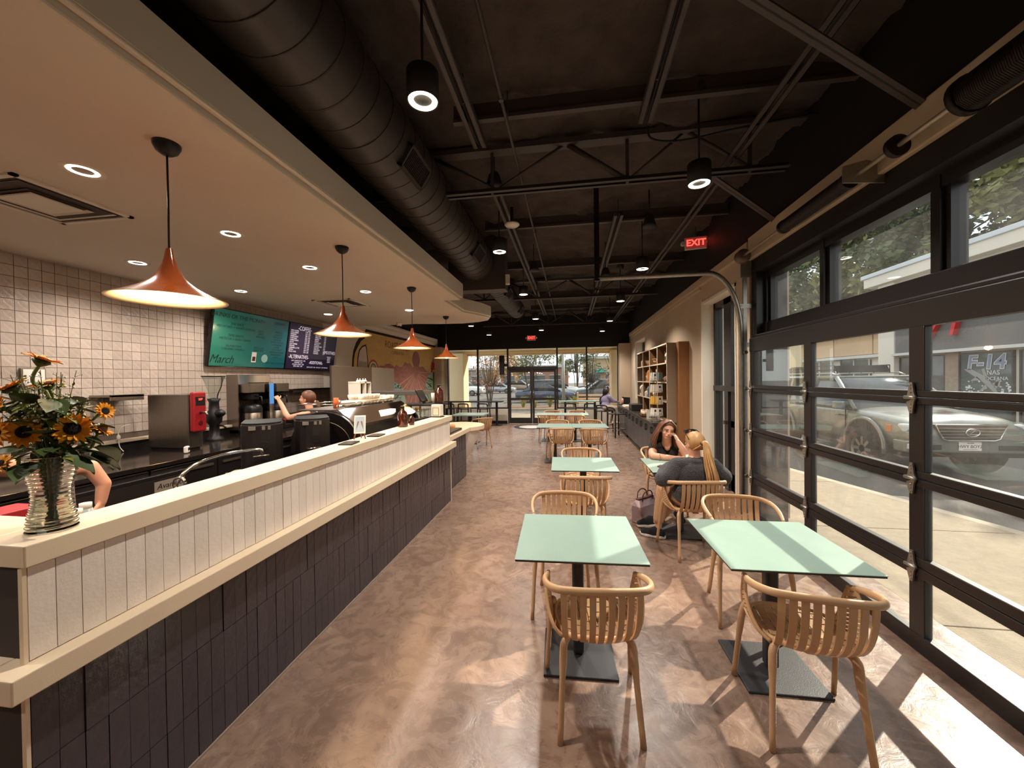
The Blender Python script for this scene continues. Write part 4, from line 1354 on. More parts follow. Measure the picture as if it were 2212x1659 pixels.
t = thing('sign_card', 'small pale card with gold lettering standing on the cabinet top', 'sign', (1.62, 8.05, 0.822), -0.5)
MB().box(-0.13, 0.13, -0.006, 0.006, 0, 0.19).build('board', mat('pale_board', rgb(214, 206, 190), 0.6), t)
text('YOU\nARE', 0.07, mat('gold_letter', rgb(196, 150, 50), 0.5), t, (0, -0.0075, 0.125), (PI / 2, 0, 0))
text('HERE', 0.07, M_DARKP, t, (0, -0.0075, 0.04), (PI / 2, 0, 0))
def can_rack(x, y, z, label):
    t = thing('can_crate', label, 'crate', (x, y, z))
    b = MB(); b.box(-0.10, 0.10, -0.18, 0.18, 0, 0.012); b.box(-0.10, -0.092, -0.18, 0.18, 0, 0.06); b.box(0.092, 0.10, -0.18, 0.18, 0, 0.06); b.box(-0.10, 0.10, -0.18, -0.172, 0, 0.06); b.box(-0.10, 0.10, 0.172, 0.18, 0, 0.06)
    b.build('tray', mat('wood_tray', rgb(120, 78, 46), 0.6), t)
    for i in range(2):
        for j in range(4):
            b = MB(); b.cyl((-0.045 + 0.09 * i, -0.127 + 0.085 * j, 0.0125), 0.032, 0.11, 12)
            jar = b.build('jar', M_PALE, t)
            MB().cyl((-0.045 + 0.09 * i, -0.127 + 0.085 * j, 0.123), 0.028, 0.014, 12).build('lid', M_KRAFT, jar)
can_rack(1.60, 8.75, 0.822, 'tray of small pale jars on the cabinet top below the cubbies')
mug(1.60, 8.38, 0.822, 0.045, 0.15, M_PALE, 'tall pale tumbler with a handle between the sign card and the tray of jars')
t = thing('water_bottle', 'pink water bottle on the far end of the cabinet top', 'bottle', (1.62, 12.6, 0.822))
b = MB(); b.lathe([(0.001, 0), (0.04, 0), (0.042, 0.16), (0.02, 0.2), (0.001, 0.2)], 16); b.build('body', mat('pink_plastic', rgb(228, 176, 160), 0.4), t)
MB().cyl((0, 0, 0.2), 0.022, 0.045, 12).build('lid', M_DARKP, t)
t = thing('printer_box', 'dark low appliance on the cabinet top past the jars', 'appliance', (1.70, 10.4, 0.822))
MB().box(-0.18, 0.22, -0.25, 0.25, 0, 0.16).build('body', M_DARKP, t, bevel=0.015)
MB().box(-0.185, -0.181, -0.2, 0.2, 0.05, 0.12).build('front', M_BLKMET, t)
t = thing('folded_cloth', 'folded pale cloth on the cabinet top near the corner', 'cloth', (1.66, 11.6, 0.822))
MB().box(-0.16, 0.2, -0.3, 0.3, 0, 0.02).build('lower_fold', M_PALE, t, bevel=0.008)
MB().box(-0.14, 0.2, -0.28, 0.26, 0.02, 0.045).build('upper_fold', mat('beige_cloth', rgb(206, 180, 156), 0.9), t, bevel=0.008)
# floor mat, wall speaker
b = MB(); b.lathe([(0.001, 0.001), (0.62, 0.001), (0.62, 0.007), (0.001, 0.008)], 40)
tm = b.build('door_mat', mat('dark_mat', rgb(70, 66, 66), 0.95)); tm.location = (-1.35, 13.35, 0); tag(tm, 'round doormat with a pale disc before the entrance doors', 'mat')
b = MB(); b.lathe([(0.001, 0.0085), (0.45, 0.0085), (0.45, 0.010), (0.001, 0.0105)], 40); b.build('pale_disc', mat('pale_mat', rgb(206, 198, 190), 0.9), tm)
t = thing('column_speaker', 'tall black column speaker on the glass left of the entrance doors', 'speaker', (-2.52, 14.16, 2.19))
MB().box(-0.085, 0.085, -0.10, 0.06, -0.36, 0.36).build('cabinet', M_BLACK, t, bevel=0.012)
MB().box(-0.07, 0.07, -0.104, -0.1, -0.33, 0.33).build('grille', M_PLASTIC_BLK, t)
MB().box(-0.03, 0.19, 0.02, 0.05, -0.05, 0.05).build('bracket', M_BLACK, t)
# ------------------------------------------------------------------ behind the bar
M_BLKTOP = mat('black_stone_top', rgb(30, 24, 22), 0.12, var=0.1, vscale=30, spec=0.6)
M_CABBLK = mat('black_bar_cabinet', rgb(24, 20, 19), 0.5)
M_STONE = mat('pale_stone_cap', rgb(196, 176, 154), 0.5)
bb = thing('back_counter', 'black back counter along the tiled wall with a pale stone upstand', 'counter', (-4.5, 2.5, 0))
MB().box(-0.54, 0.60, -1.6, 4.85, 0, 0.86).build('body', M_CABBLK, bb)
MB().box(-0.545, 0.64, -1.6, 4.9, 0.86, 0.90).build('worktop', M_BLKTOP, bb, bevel=0.004)
MB().box(-0.545, -0.50, -1.6, 4.8, 0.90, 1.00).build('upstand', M_CABBLK, bb)
MB().box(-0.545, -0.455, -1.6, 4.8, 1.00, 1.035).build('upstand_cap', M_STONE, bb, bevel=0.006)
for k in range(9):
    d = MB().box(0.60, 0.615, -1.55 + k * 0.7, -0.87 + k * 0.7, 0.1, 0.84).build('door', M_BLKMET, bb, bevel=0.004)
    MB().box(0.615, 0.63, -1.5 + k * 0.7, -0.92 + k * 0.7, 0.76, 0.785).build('handle', mat('dull_pull', rgb(96, 84, 74), 0.4, 0.6), d)
wk = thing('work_counter', 'black inner work counter running behind the raised bar', 'counter', (-2.35, 3.2, 0))
MB().box(-0.58, 0.54, -2.05, 3.0, 0, 0.82).build('body', M_CABBLK, wk)
MB().box(-0.62, 0.545, -2.05, 3.05, 0.82, 0.86).build('worktop', M_BLKTOP, wk, bevel=0.004)
# refrigerated drawers with nameplate on the back counter front
fr = thing('undercounter_fridge', 'undercounter fridge with two dull drawer rails below the back counter', 'fridge', (-3.86, 2.72, 0))
MB().box(-0.02, 0.04, -0.9, 0.62, 0.08, 0.80).build('body', M_BLKMET, fr, bevel=0.006)
for y0, y1 in ((-0.88, -0.16), (-0.12, 0.60)):
    d = MB().box(0.04, 0.055, y0, y1, 0.12, 0.56).build('door', mat('fridge_door', rgb(58, 50, 46), 0.35, 0.5), fr, bevel=0.004)
    MB().box(0.055, 0.085, y0 + 0.02, y1 - 0.02, 0.53, 0.555).build('handle', mat('dull_pull', (0, 0, 0)), d)
MB().box(0.04, 0.046, -0.88, 0.60, 0.60, 0.76).build('grille', mat('fridge_grille', rgb(48, 40, 37), 0.4, 0.4), fr)
MB().box(0.046, 0.052, 0.30, 0.58, 0.64, 0.74).build('nameplate', mat('nameplate_silver', rgb(150, 138, 126), 0.4, 0.3), fr)
text('Avantco', 0.072, M_PLASTIC_BLK, fr, (0.0525, 0.44, 0.69), (PI / 2, 0, PI / 2), ext=0.0006, shear=0.25)

# stainless dispenser with red front
rd = thing('soft_serve_machine', 'stainless drinks machine with a red front panel and red display', 'machine', (-4.52, 3.75, 0.90))
MB().box(-0.28, 0.26, 0.0, 0.17, 0.02, 0.63).build('casing', M_STEEL, rd, bevel=0.008)
MB().box(-0.26, 0.24, 0.02, 0.15, 0.0, 0.02).build('feet', M_BLACK, rd)
p = MB().box(0.262, 0.325, 0.005, 0.165, 0.20, 0.655).build('front_panel', mat('red_enamel', rgb(150, 28, 34), 0.35, coat=0.4), rd, bevel=0.022, seg=4)
MB().box(0.325, 0.329, 0.03, 0.14, 0.50, 0.60).build('display', M_PLASTIC_BLK, p)
text('20P', 0.035, M_REDL, p, (0.330, 0.085, 0.57), (PI / 2, 0, PI / 2), name='digits')
MB().cyl((0.325, 0.085, 0.30), 0.025, 0.006, 16, axis=0).build('badge', mat('dark_red', rgb(90, 16, 22), 0.4), p)
MB().tube([(0.32, 0.085, 0.42), (0.40, 0.085, 0.42), (0.42, 0.085, 0.38)], 0.014, 8).build('spout', M_STEEL, p)
# grinder with clear hopper behind it
gr = thing('coffee_grinder', 'black coffee grinder with a clear hopper standing beside the red fronted machine', 'grinder', (-4.66, 4.45, 0.90))
b = MB(); b.lathe([(0.10, 0.0), (0.10, 0.03), (0.06, 0.06), (0.055, 0.20), (0.085, 0.24), (0.095, 0.34), (0.06, 0.40), (0.055, 0.50), (0.075, 0.55), (0.001, 0.56)], 18); b.build('body', M_PLASTIC_BLK, gr)
MB().ball((0.11, -0.02, 0.36), (0.07, 0.05, 0.05)).build('motor_knob', M_PLASTIC_BLK, gr)
MB().tube([(0.03, 0, 0.2), (0.13, 0.0, 0.19), (0.17, 0.0, 0.17)], 0.013, 8).build('lever', M_PLASTIC_BLK, gr)
b = MB(); b.lathe([(0.045, 0.56), (0.07, 0.68), (0.125, 0.84), (0.122, 0.84), (0.067, 0.68), (0.043, 0.56)], 24); b.build('hopper', M_GLASST, gr)
b = MB(); b.lathe([(0.001, 0.852), (0.13, 0.85), (0.13, 0.835), (0.001, 0.835)], 24); b.build('hopper_lid', M_PLASTIC_BLK, gr)
MB().tube(smooth_path([(0.13, 0, 0.84), (0.12, 0, 0.72), (0.06, 0, 0.60), (0.055, 0, 0.52)], 5), 0.006, 6).build('strap', M_PLASTIC_BLK, gr)
# twin brewer with airpots
br = thing('twin_brewer', 'tall stainless twin coffee brewer with a blue touch display', 'machine', (-4.98, 5.02, 0.90))
MB().box(-0.06, 0.13, 0.0, 0.02, 0.0, 0.875).build('side_panel', M_STEEL, br, bevel=0.003)
MB().box(-0.06, 0.06, 0.02, 0.86, 0.0, 0.72).build('back', mat('brewer_dark', rgb(44, 38, 34), 0.4, 0.5), br)
MB().box(-0.06, 0.13, 0.02, 0.62, 0.72, 0.875).build('top_tank', M_CHROME, br, bevel=0.006)
for y in (0.10, 0.62):
    MB().box(0.04, 0.30, y - 0.06, y + 0.22, 0.60, 0.74).build('brew_head', M_STEEL, br, bevel=0.01)
    MB().box(0.06, 0.26, y + 0.0, y + 0.16, 0.49, 0.60).build('brew_basket', M_PLASTIC_BLK, br, bevel=0.02)
    MB().tube([(0.26, y + 0.08, 0.55), (0.36, y + 0.08, 0.54), (0.37, y + 0.08, 0.42)], 0.012, 8).build('basket_handle', M_PLASTIC_BLK, br)
MB().box(0.10, 0.315, 0.385, 0.485, 0.08, 0.76).build('control_column', M_CHROME, br, bevel=0.006)
MB().box(0.315, 0.320, 0.395, 0.475, 0.42, 0.74).build('display', mat('brewer_display', rgb(60, 84, 110), 0.2, emit=rgb(70, 130, 190), estr=0.35), br)
MB().box(-0.06, 0.34, 0.0, 0.86, 0.0, 0.06).build('base', M_PLASTIC_BLK, br, bevel=0.006)
for y, lab in ((0.19, 'steel coffee airpot under the brewer head nearer the red machine'), (0.68, 'steel coffee airpot under the brewer head nearer the barista')):
    t = thing('airpot', lab, 'airpot', (-4.98 + 0.19, 5.02 + y, 0.961))
    b = MB(); b.lathe([(0.001, 0.0), (0.125, 0.0), (0.13, 0.02), (0.13, 0.27), (0.10, 0.30), (0.001, 0.30)], 28); b.build('body', M_STEEL, t)
    b = MB(); b.lathe([(0.132, 0.24), (0.135, 0.30), (0.12, 0.345), (0.06, 0.37), (0.001, 0.37)], 28); b.build('lid', M_PLASTIC_BLK, t)
    MB().cyl((0.13, 0, 0.08), 0.02, 0.04, 10, axis=0).build('tap', mat('red_tap', rgb(150, 30, 26), 0.4), t)
# wall shelves
for (y0, y1, z, lab) in ((3.36, 3.68, 1.515, 'short steel shelf on the tiled wall above the vase'), (6.05, 7.55, 1.51, 'long steel shelf on the tiled wall beyond the brewer')):
    t = thing('wall_shelf', lab, 'shelf', (XL + 0.02, y0, z))
    MB().box(0.0, 0.28, 0, y1 - y0, 0.0, 0.025).box(0.26, 0.28, 0, y1 - y0, -0.035, 0.03).build('shelf_board', M_STEEL, t, bevel=0.003)
t = thing('tall_cabinet', 'grey tall steel cabinet at the left end of the tiled wall', 'cabinet', (-4.60, 1.95, 0))
MB().box(-0.44, 0.20, -0.35, 0.35, 1.0 - 0.095, 2.26).build('body', mat('grey_cabinet', rgb(120, 104, 94), 0.4, 0.3), t, bevel=0.01)
MB().box(0.20, 0.215, -0.34, 0.34, 0.92, 2.24).build('door', mat('grey_cabinet', (0, 0, 0)), t, bevel=0.004)
t = thing('painted_reflection', 'small white patch painted as a bright reflection on the tiled wall behind the bouquet', 'panel', (XL + 0.012, 2.93, 1.73))  # no real fitting: stands in for a bright reflection on the tiles
MB().box(0, 0.03, -0.085, 0.085, -0.085, 0.085).build('frame', M_STEEL, t)  # backing added to carry the painted reflection
MB().box(0.03, 0.034, -0.075, 0.075, -0.075, 0.075).build('face', mat('reflection_white', rgb(240, 238, 232), 0.3), t)  # reflection put in as plain white colour
# partition panels behind the machines
M_PART = mat('grey_partition', rgb(142, 126, 112), 0.5)
t = thing('partition_screen', 'flat grey partition screen closing off the work area before the mural', 'partition', (-4.3, 6.5, 0))
MB().box(-0.7, -0.66, 1.05, 1.95, 0, 1.94).build('side_panel', M_PART, t)
MB().box(-0.02, 0.0, -0.05, 1.40, 0.0, 1.95).build('front_panel', M_PART, t, bevel=0.004)
MB().box(-0.03, 0.0, 1.40, 2.48, 0.0, 1.96).build('rear_panel', mat('pale_partition', rgb(206, 200, 190), 0.5), t, bevel=0.004)
MB().box(-0.012, 0.012, -0.08, -0.05, 0.0, 1.95).build('post', M_STEEL, t)
# two black grinders on the inner counter
def box_grinder(x, y, z, rz, label):
    t = thing('bean_grinder', label, 'grinder', (x, y, z), rz)
    b = MB()
    prof = []
    for k in range(9):
        a = -PI / 2 + PI * k / 8
        prof.append((0.10 + 0.13 * math.cos(a), 0.15 * math.sin(a)))
    poly = [(-0.24, -0.15)] + prof + [(-0.24, 0.15)]
    b.prism(poly, 2, 0.0, 0.44)
    b.build('casing', mat('grinder_black', rgb(28, 23, 23), 0.38), t, bevel=0.006)
    b = MB(); b.prism([(px * 0.97, py * 0.97) for px, py in poly], 2, 0.441, 0.455); b.build('top_plate', M_PLASTIC_BLK, t)
    for dy, w in ((-0.06, 0.05), (0.02, 0.022), (0.06, 0.02)):
        MB().box(0.205, 0.232, dy - w / 2, dy + w / 2, 0.40, 0.43).build('button', mat('button_grey', rgb(120, 114, 108), 0.4), t)
    MB().cyl((0.225, 0.02, 0.27), 0.035, 0.012, 18, axis=0).build('dial', M_PLASTIC_BLK, t)
    MB().tube([(0.22, -0.05, 0.19), (0.27, -0.05, 0.19), (0.27, 0.06, 0.195)], 0.006, 6).build('fork', M_CHROME, t)
    return t
box_grinder(-2.68, 3.02, 0.86, -0.9, 'black box shaped bean grinder nearest along the inner counter')
box_grinder(-2.48, 3.40, 0.86, -0.9, 'black box shaped bean grinder nearer the espresso machine')
# espresso machine
em = thing('espresso_machine', 'wide espresso machine with black rounded sides and a mirrored back', 'machine', (-2.55, 3.72, 0.86))
side = []
for k in range(13):
    a = PI * k / 12
    side.append((-0.02 + 0.40 * math.cos(a), 0.12 + 0.36 * math.sin(a)))
side += [(-0.42, 0.04), (0.38, 0.04)]
for (y0, y1) in ((0.0, 0.045), (1.62, 1.665)):
    b = MB(); b.prism(side, 1, y0, y1); s = b.build('side_panel', mat('espresso_side', rgb(22, 18, 18), 0.22, spec=0.6), em, bevel=0.006)
    if y0 == 0.0:
        b = MB(); b.tube([(-0.02 + 0.30 * math.cos(PI * k / 12 * 0.55), -0.003, 0.12 + 0.25 * math.sin(PI * k / 12 * 0.55)) for k in range(13)], 0.003, 5); b.build('pinstripe', M_STEEL, s)
b = MB(); b.prism([(0.30, 0.30), (0.335, 0.335), (0.10, 0.50), (0.06, 0.48)], 1, 0.045, 1.62); b.build('mirror_back', M_CHROME, em)
b = MB(); b.prism([(-0.38, 0.10), (0.30, 0.10), (0.28, 0.30), (0.06, 0.44), (-0.38, 0.44)], 1, 0.05, 1.61); b.build('body', M_BLKMET, em)
b = MB(); b.prism([(0.28, 0.06), (0.37, 0.06), (0.37, 0.12), (0.28, 0.16)], 1, 0.05, 1.61); b.build('lower_back', M_CHROME, em)
MB().box(-0.36, 0.10, 0.03, 1.63, 0.48, 0.495).build('cup_tray', M_STEEL, em)
b = MB()
b.tube([(0.09, 0.05, 0.55), (0.09, 1.62, 0.55)], 0.006, 6); b.tube([(-0.35, 0.05, 0.55), (-0.35, 1.62, 0.55)], 0.006, 6); b.tube([(0.09, 0.05, 0.55), (-0.35, 0.05, 0.55)], 0.006, 6)
b.build('cup_rail', M_CHROME, em)
for y in (0.06, 0.56, 1.08, 1.6):
    MB().tube([(0.09, y, 0.49), (0.09, y, 0.55)], 0.006, 6).build('rail_post', M_CHROME, em)
MB().box(0.19, 0.28, 0.75, 1.05, 0.385, 0.43, Matrix()).build('nameplate', mat('nameplate_glow', rgb(236, 232, 226), 0.3, emit=(1, 0.97, 0.92), estr=0.35), em)
MB().cyl((0.40, 1.16, 0.17), 0.05, 0.04, 14, axis=0).build('drain_cup', mat('brown_cup', rgb(104, 56, 34), 0.4), em)
# cups on top
rnd = random.Random(5)
def cup_mesh(r, h):
    b = MB(); b.use(M_WHITEP)
    b.lathe([(0.001, 0), (r * 0.62, 0), (r * 0.9, h * 0.45), (r, h), (r - 0.003, h), (r * 0.86, h * 0.45), (0.001, 0.006)], 16)
    b.tube([(r * 0.9, 0, h * 0.35), (r + 0.018, 0, h * 0.4), (r + 0.02, 0, h * 0.75), (r, 0, h * 0.82)], 0.004, 5)
    return b.mesh('cup')
me_c1, me_c2 = cup_mesh(0.043, 0.065), cup_mesh(0.052, 0.10)
k = 0
ordw = ['first', 'second', 'third', 'fourth', 'fifth', 'sixth', 'seventh', 'eighth', 'ninth', 'tenth', 'eleventh', 'twelfth']
for col in range(12):
    for row in range(2):
        for lvl in range(2 if 3 <= col < 8 else 1):
            y = 0.42 + col * 0.098
            o = inst('cup', me_c2 if col > 9 else me_c1, None, (-2.55 - 0.01 - row * 0.13, 3.72 + y + rnd.uniform(-0.006, 0.006), 0.86 + 0.496 + lvl * 0.066), (0, 0, rnd.uniform(-2.6, 0.6)))
            tag(o, 'white cup on the espresso machine, %s from the grinder end, %s row%s' % (ordw[col], 'bar side' if row == 0 else 'barista side', (', upper' if lvl else ', lower') if 3 <= col < 8 else ''), 'cup', 'white cups on the espresso machine')
t = thing('sauce_bottle', 'orange capped bottle on the espresso machine at the grinder end', 'bottle', (-2.60, 3.98, 1.356))
b = MB(); b.lathe([(0.001, 0), (0.03, 0), (0.03, 0.08), (0.026, 0.085), (0.026, 0.115), (0.001, 0.117)], 14); b.build('body', mat('orange_plastic', rgb(216, 92, 28), 0.4), t)
t = thing('tamper', 'small steel tamper on the espresso machine beside the orange bottle', 'tamper', (-2.62, 4.08, 1.356))
b = MB(); b.lathe([(0.001, 0), (0.028, 0), (0.028, 0.02), (0.01, 0.03), (0.012, 0.05), (0.018, 0.07), (0.001, 0.08)], 14); b.build('body', M_CHROME, t)
# syrup pump caddy behind the machine
t = thing('syrup_caddy', 'white caddy of dark syrup bottles standing behind the cups', 'caddy', (-3.25, 5.60, 0.90))
MB().box(-0.11, 0.11, -0.17, 0.17, -0.9, 0.50).build('stand', M_CABBLK, t)
MB().box(-0.10, 0.10, -0.16, 0.16, 0.50, 0.515).box(-0.10, 0.10, -0.16, 0.16, 0.72, 0.75).box(-0.1, 0.1, -0.16, -0.145, 0.5, 0.75).box(-0.1, 0.1, 0.145, 0.16, 0.5, 0.75).box(-0.1, 0.1, -0.02, 0.02, 0.5, 0.75).build('frame', M_WHITEP, t, bevel=0.004)
for i in range(2):
    for j in range(2):
        y = -0.115 + 0.07 * j + 0.155 * i
        b = MB(); b.cyl((0.03, y, 0.516), 0.03, 0.20, 14); s = b.build('syrup_bottle', mat('dark_syrup', rgb(40, 22, 18), 0.2), t)
        b = MB(); b.lathe([(0.022, 0.75), (0.018, 0.775), (0.006, 0.78), (0.006, 0.80), (0.001, 0.802)], 12, c=(0.03, y, 0)); b.build('pump', M_WHITEP, s)

# faucet and sink ring by the inner counter
t = thing('sink_faucet', 'curved chrome tap rising behind the bar near the flowers', 'tap', (-2.72, 2.30, 0.86))
MB().tube(smooth_path([(0, 0, 0), (0, 0, 0.10), (0.03, 0.10, 0.20), (0.12, 0.25, 0.25), (0.22, 0.38, 0.262), (0.27, 0.44, 0.255), (0.27, 0.45, 0.22)], 5), 0.013, 10).build('spout', M_CHROME, t)
b = MB(); b.lathe([(0.03, 0), (0.03, 0.02), (0.022, 0.035), (0.02, 0.06)], 18); b.build('collar', M_CHROME, t)
b = MB(); b.tube([(0.05 + 0.045 * math.cos(2 * PI * k / 16), -0.02, 0.10 + 0.045 * math.sin(2 * PI * k / 16)) for k in range(16)], 0.010, 8, closed=True); b.build('rinser_ring', M_CHROME, t)
t = thing('bar_towel', 'cream terry towel hanging over the corner of the inner counter', 'towel', (-2.93, 3.05, 0.861))
b = MB()
vs, fs = [], []
prof = [(0.16, 0.006), (0.08, 0.010), (0.0, 0.010), (-0.055, 0.006), (-0.075, -0.03), (-0.08, -0.10), (-0.083, -0.18), (-0.08, -0.27)]
for i, (px_, pz_) in enumerate(prof):
    for j in range(9):
        y = -0.11 + 0.22 * j / 8
        vs.append((px_ + (0.008 * math.sin(j * 1.6) if i > 3 else 0), y * (1 - 0.02 * i) + 0.01 * math.sin(i), pz_ + 0.004 * math.sin(j * 1.3 + i)))
for i in range(len(prof) - 1):
    for j in range(8):
        fs.append((i * 9 + j, i * 9 + j + 1, (i + 1) * 9 + j + 1, (i + 1) * 9 + j))
b.smooth = True
b.add(vs, fs)
o = b.build('cloth', mat('terry_cloth', rgb(206, 178, 150), 0.95, bump=0.6, bscale=200, sheen=0.4), t)
md = o.modifiers.new('thick', 'SOLIDIFY'); md.thickness = 0.008
t = thing('counter_timer', 'small white timer on the black back counter before the stainless machine', 'timer', (-4.12, 3.60, 0.90), 0.5)
MB().box(-0.02, 0.02, -0.035, 0.035, 0.0, 0.075).build('body', M_WHITEP, t, bevel=0.014, seg=3)
MB().box(0.02, 0.0215, -0.02, 0.02, 0.03, 0.06).build('screen', M_PLASTIC_BLK, t)
t = thing('glass_jar', 'brown lidded glass jar on the back counter below the bouquet', 'jar', (-4.62, 3.05, 0.90))
b = MB(); b.lathe([(0.001, 0.002), (0.055, 0.002), (0.06, 0.02), (0.06, 0.15), (0.045, 0.17), (0.042, 0.17), (0.055, 0.15), (0.055, 0.02), (0.001, 0.01)], 18); b.build('jar_body', M_GLASST, t)
b = MB(); b.lathe([(0.001, 0.21), (0.05, 0.205), (0.052, 0.165), (0.001, 0.165)], 18); b.build('lid', mat('tarnished_lid', rgb(120, 104, 84), 0.4, 0.5), t)
t = thing('glass_tumbler', 'small clear glass beside the lidded jar on the back counter', 'glass', (-4.58, 3.24, 0.90))
b = MB(); b.lathe([(0.001, 0.002), (0.035, 0.002), (0.042, 0.09), (0.039, 0.09), (0.032, 0.008), (0.001, 0.008)], 18); b.build('body', M_GLASST, t)
t = thing('power_cord', 'pale power cord and plug hanging beside the stainless machine', 'cord', (-4.93, 3.55, 0.90))
MB().tube(smooth_path([(0.0, 0.12, 0.30), (0.0, 0.03, 0.28), (0, 0, 0.22), (0.0, 0, 0.14), (0, 0.01, 0.06), (0.02, 0.03, 0.008)], 5), 0.005, 6).build('cable', M_WHITEP, t)
MB().ball((0, 0, 0.17), (0.018, 0.018, 0.03)).build('plug', M_WHITEP, t)

# sanitiser bottles by the vase
for x, y, lab in ((-1.93, 1.27, 'clear squeeze bottle of blue liquid beside the vase, nearer the wall'), (-1.87, 1.20, 'clear squeeze bottle of blue liquid touching the vase')):
    t = thing('squeeze_bottle', lab, 'bottle', (x, y, 0.861 + 0.16))
    MB().box(-0.06, 0.06, -0.05, 0.05, -0.16, 0.0).build('stand', M_CABBLK, t)
    b = MB(); b.lathe([(0.001, 0), (0.027, 0), (0.029, 0.01), (0.029, 0.09), (0.026, 0.115), (0.019, 0.135), (0.001, 0.136)], 18); b.build('bottle_body', mat('hazy_bottle', rgb(206, 214, 216), 0.25, trans=0.35), t)
    b = MB(); b.lathe([(0.0292, 0.055), (0.0293, 0.075)], 18); b.build('band', mat('teal_band', rgb(96, 168, 184), 0.4), t)
    b = MB(); b.cyl((0, 0, 0.134), 0.019, 0.022, 16); b.build('cap', M_WHITEP, t)
t = thing('red_box', 'corner of a red box behind the bar at the vase end', 'box', (-2.17, 1.22, 0.861))
MB().box(-0.12, 0.02, -0.09, 0.06, 0, 0.30).build('carton', mat('red_card', rgb(170, 36, 44), 0.5), t, bevel=0.003)
MB().box(-0.12, 0.021, -0.091, 0.061, 0.24, 0.255).build('lid_line', mat('dark_red', (0, 0, 0)), t)

# things standing on the bar top
ZB = 1.1702
t = thing('tip_easel', 'small wooden easel with a white framed card on the bar top', 'easel', (-1.735, 2.98, ZB), 0.35)
for sx in (-1, 1):
    MB().tube([(sx * 0.045, -0.02, 0.004), (sx * 0.012, 0.0, 0.15)], 0.006, 6).build('leg', mat('easel_wood', rgb(120, 78, 48), 0.6), t)
MB().tube([(0, 0.055, 0.004), (0, 0.005, 0.14)], 0.005, 6).build('leg', mat('easel_wood', (0, 0, 0)), t)
mx = Matrix.Translation((0, -0.012, 0.05)) @ Matrix.Rotation(-0.2, 4, 'X')
b = MB(); b.box(-0.045, 0.045, -0.008, 0.0, 0, 0.15, mx); b.build('frame', M_WHITEP, t)
b = MB(); b.box(-0.036, 0.036, -0.0095, -0.008, 0.012, 0.138, mx); b.build('card', mat('blue_grey_card', rgb(176, 190, 200), 0.5), t)
for x, y, rz, lab in ((-1.70, 2.76, 0.15, 'dark flat pad on the bar top nearest the easel feet'), (-1.70, 3.18, 0.1, 'dark flat pad on the bar top just past the easel')):
    t = thing('card_reader_pad', lab, 'pad', (x, y, ZB), rz)
    MB().box(-0.055, 0.055, -0.075, 0.075, 0, 0.012).build('body', M_PLASTIC_BLK, t, bevel=0.004)
    MB().box(-0.04, 0.04, -0.06, 0.06, 0.012, 0.0128).build('screen', mat('pad_screen', rgb(60, 52, 60), 0.15), t)
def growler(x, y, z, s, label):
    t = thing('amber_bottle', label, 'bottle', (x, y, z))
    b = MB(); b.lathe([(0.001, 0), (0.05 * s, 0), (0.053 * s, 0.01 * s), (0.053 * s, 0.12 * s), (0.045 * s, 0.15 * s), (0.02 * s, 0.175 * s), (0.018 * s, 0.20 * s), (0.001, 0.20 * s)], 24); b.build('body', M_AMBER, t)
    b = MB(); b.cyl((0, 0, 0.195 * s), 0.02 * s, 0.025 * s, 14); b.build('cap', M_PLASTIC_BLK, t)
growler(-1.745, 3.83, ZB, 1.0, 'amber glass bottle on the bar top past the easel')
growler(-1.72, 4.0, ZB, 0.55, 'small dark dropper bottle standing behind the amber bottle')
t = thing('napkin_dispenser', 'white napkin dispenser with a black outlined face at the bar end', 'dispenser', (-1.74, 4.88, ZB), -0.1)
MB().box(-0.065, 0.065, -0.05, 0.05, 0.012, 0.165).build('body', M_WHITEP, t, bevel=0.008)
MB().box(-0.075, 0.075, -0.06, 0.06, 0, 0.014).build('base', M_BLACK, t, bevel=0.003)
b = MB(); b.tube([(-0.042, -0.052, 0.03), (0.042, -0.052, 0.03), (0.042, -0.052, 0.125), (-0.042, -0.052, 0.125)], 0.003, 5, closed=True); b.build('face_outline', M_BLACK, t)
for k in range(3):
    t = thing('glass_tumbler', 'clear tumbler on the inner counter beside the napkin dispenser, %s from the dispenser' % ('third', 'second', 'first')[k], 'glass', (-2.05 + k * 0.012, 5.0 + 0.11 * k, ZB - 0.03))
    MB().box(-0.05, 0.05, -0.05, 0.05, -0.27, 0.0).build('stand', M_CABBLK, t)
    b = MB(); b.lathe([(0.001, 0.001), (0.038, 0.001), (0.042, 0.12), (0.039, 0.12), (0.035, 0.008), (0.001, 0.008)], 18); b.build('body', M_GLASST, t)
# POS stand beyond: dark frame, screen, big amber bottle, pastry case
pc = thing('pastry_case', 'glazed pastry case with a steel frame at the far end of the bar', 'display case', (-3.05, 6.75, 0.0))
MB().box(-0.8, 0.45, -0.3, 0.35, 0, 0.80).build('body', M_CABBLK, pc)
for (x, y) in ((-0.78, -0.28), (0.43, -0.28), (-0.78, 0.33), (0.43, 0.33), (-0.17, -0.28)):
    MB().cbox(x, y, 1.11, 0.03, 0.03, 0.62).build('post', M_STEEL, pc)
MB().box(-0.8, 0.45, -0.30, 0.35, 1.40, 1.47).build('top', mat('case_top', rgb(128, 122, 116), 0.35, 0.5), pc, bevel=0.005)
MB().box(-0.77, 0.42, -0.29, -0.285, 0.81, 1.40).build('pane', M_GLASST, pc)
MB().box(-0.77, 0.42, -0.25, 0.32, 1.10, 1.115).build('glass_shelf', M_GLASST, pc)
M_CROI = mat('baked_pastry', rgb(196, 138, 76), 0.6, var=0.2, vscale=20, bump=0.3, bscale=60)
M_MUFF = mat('pink_pastry', rgb(206, 120, 116), 0.6, var=0.15, vscale=20)
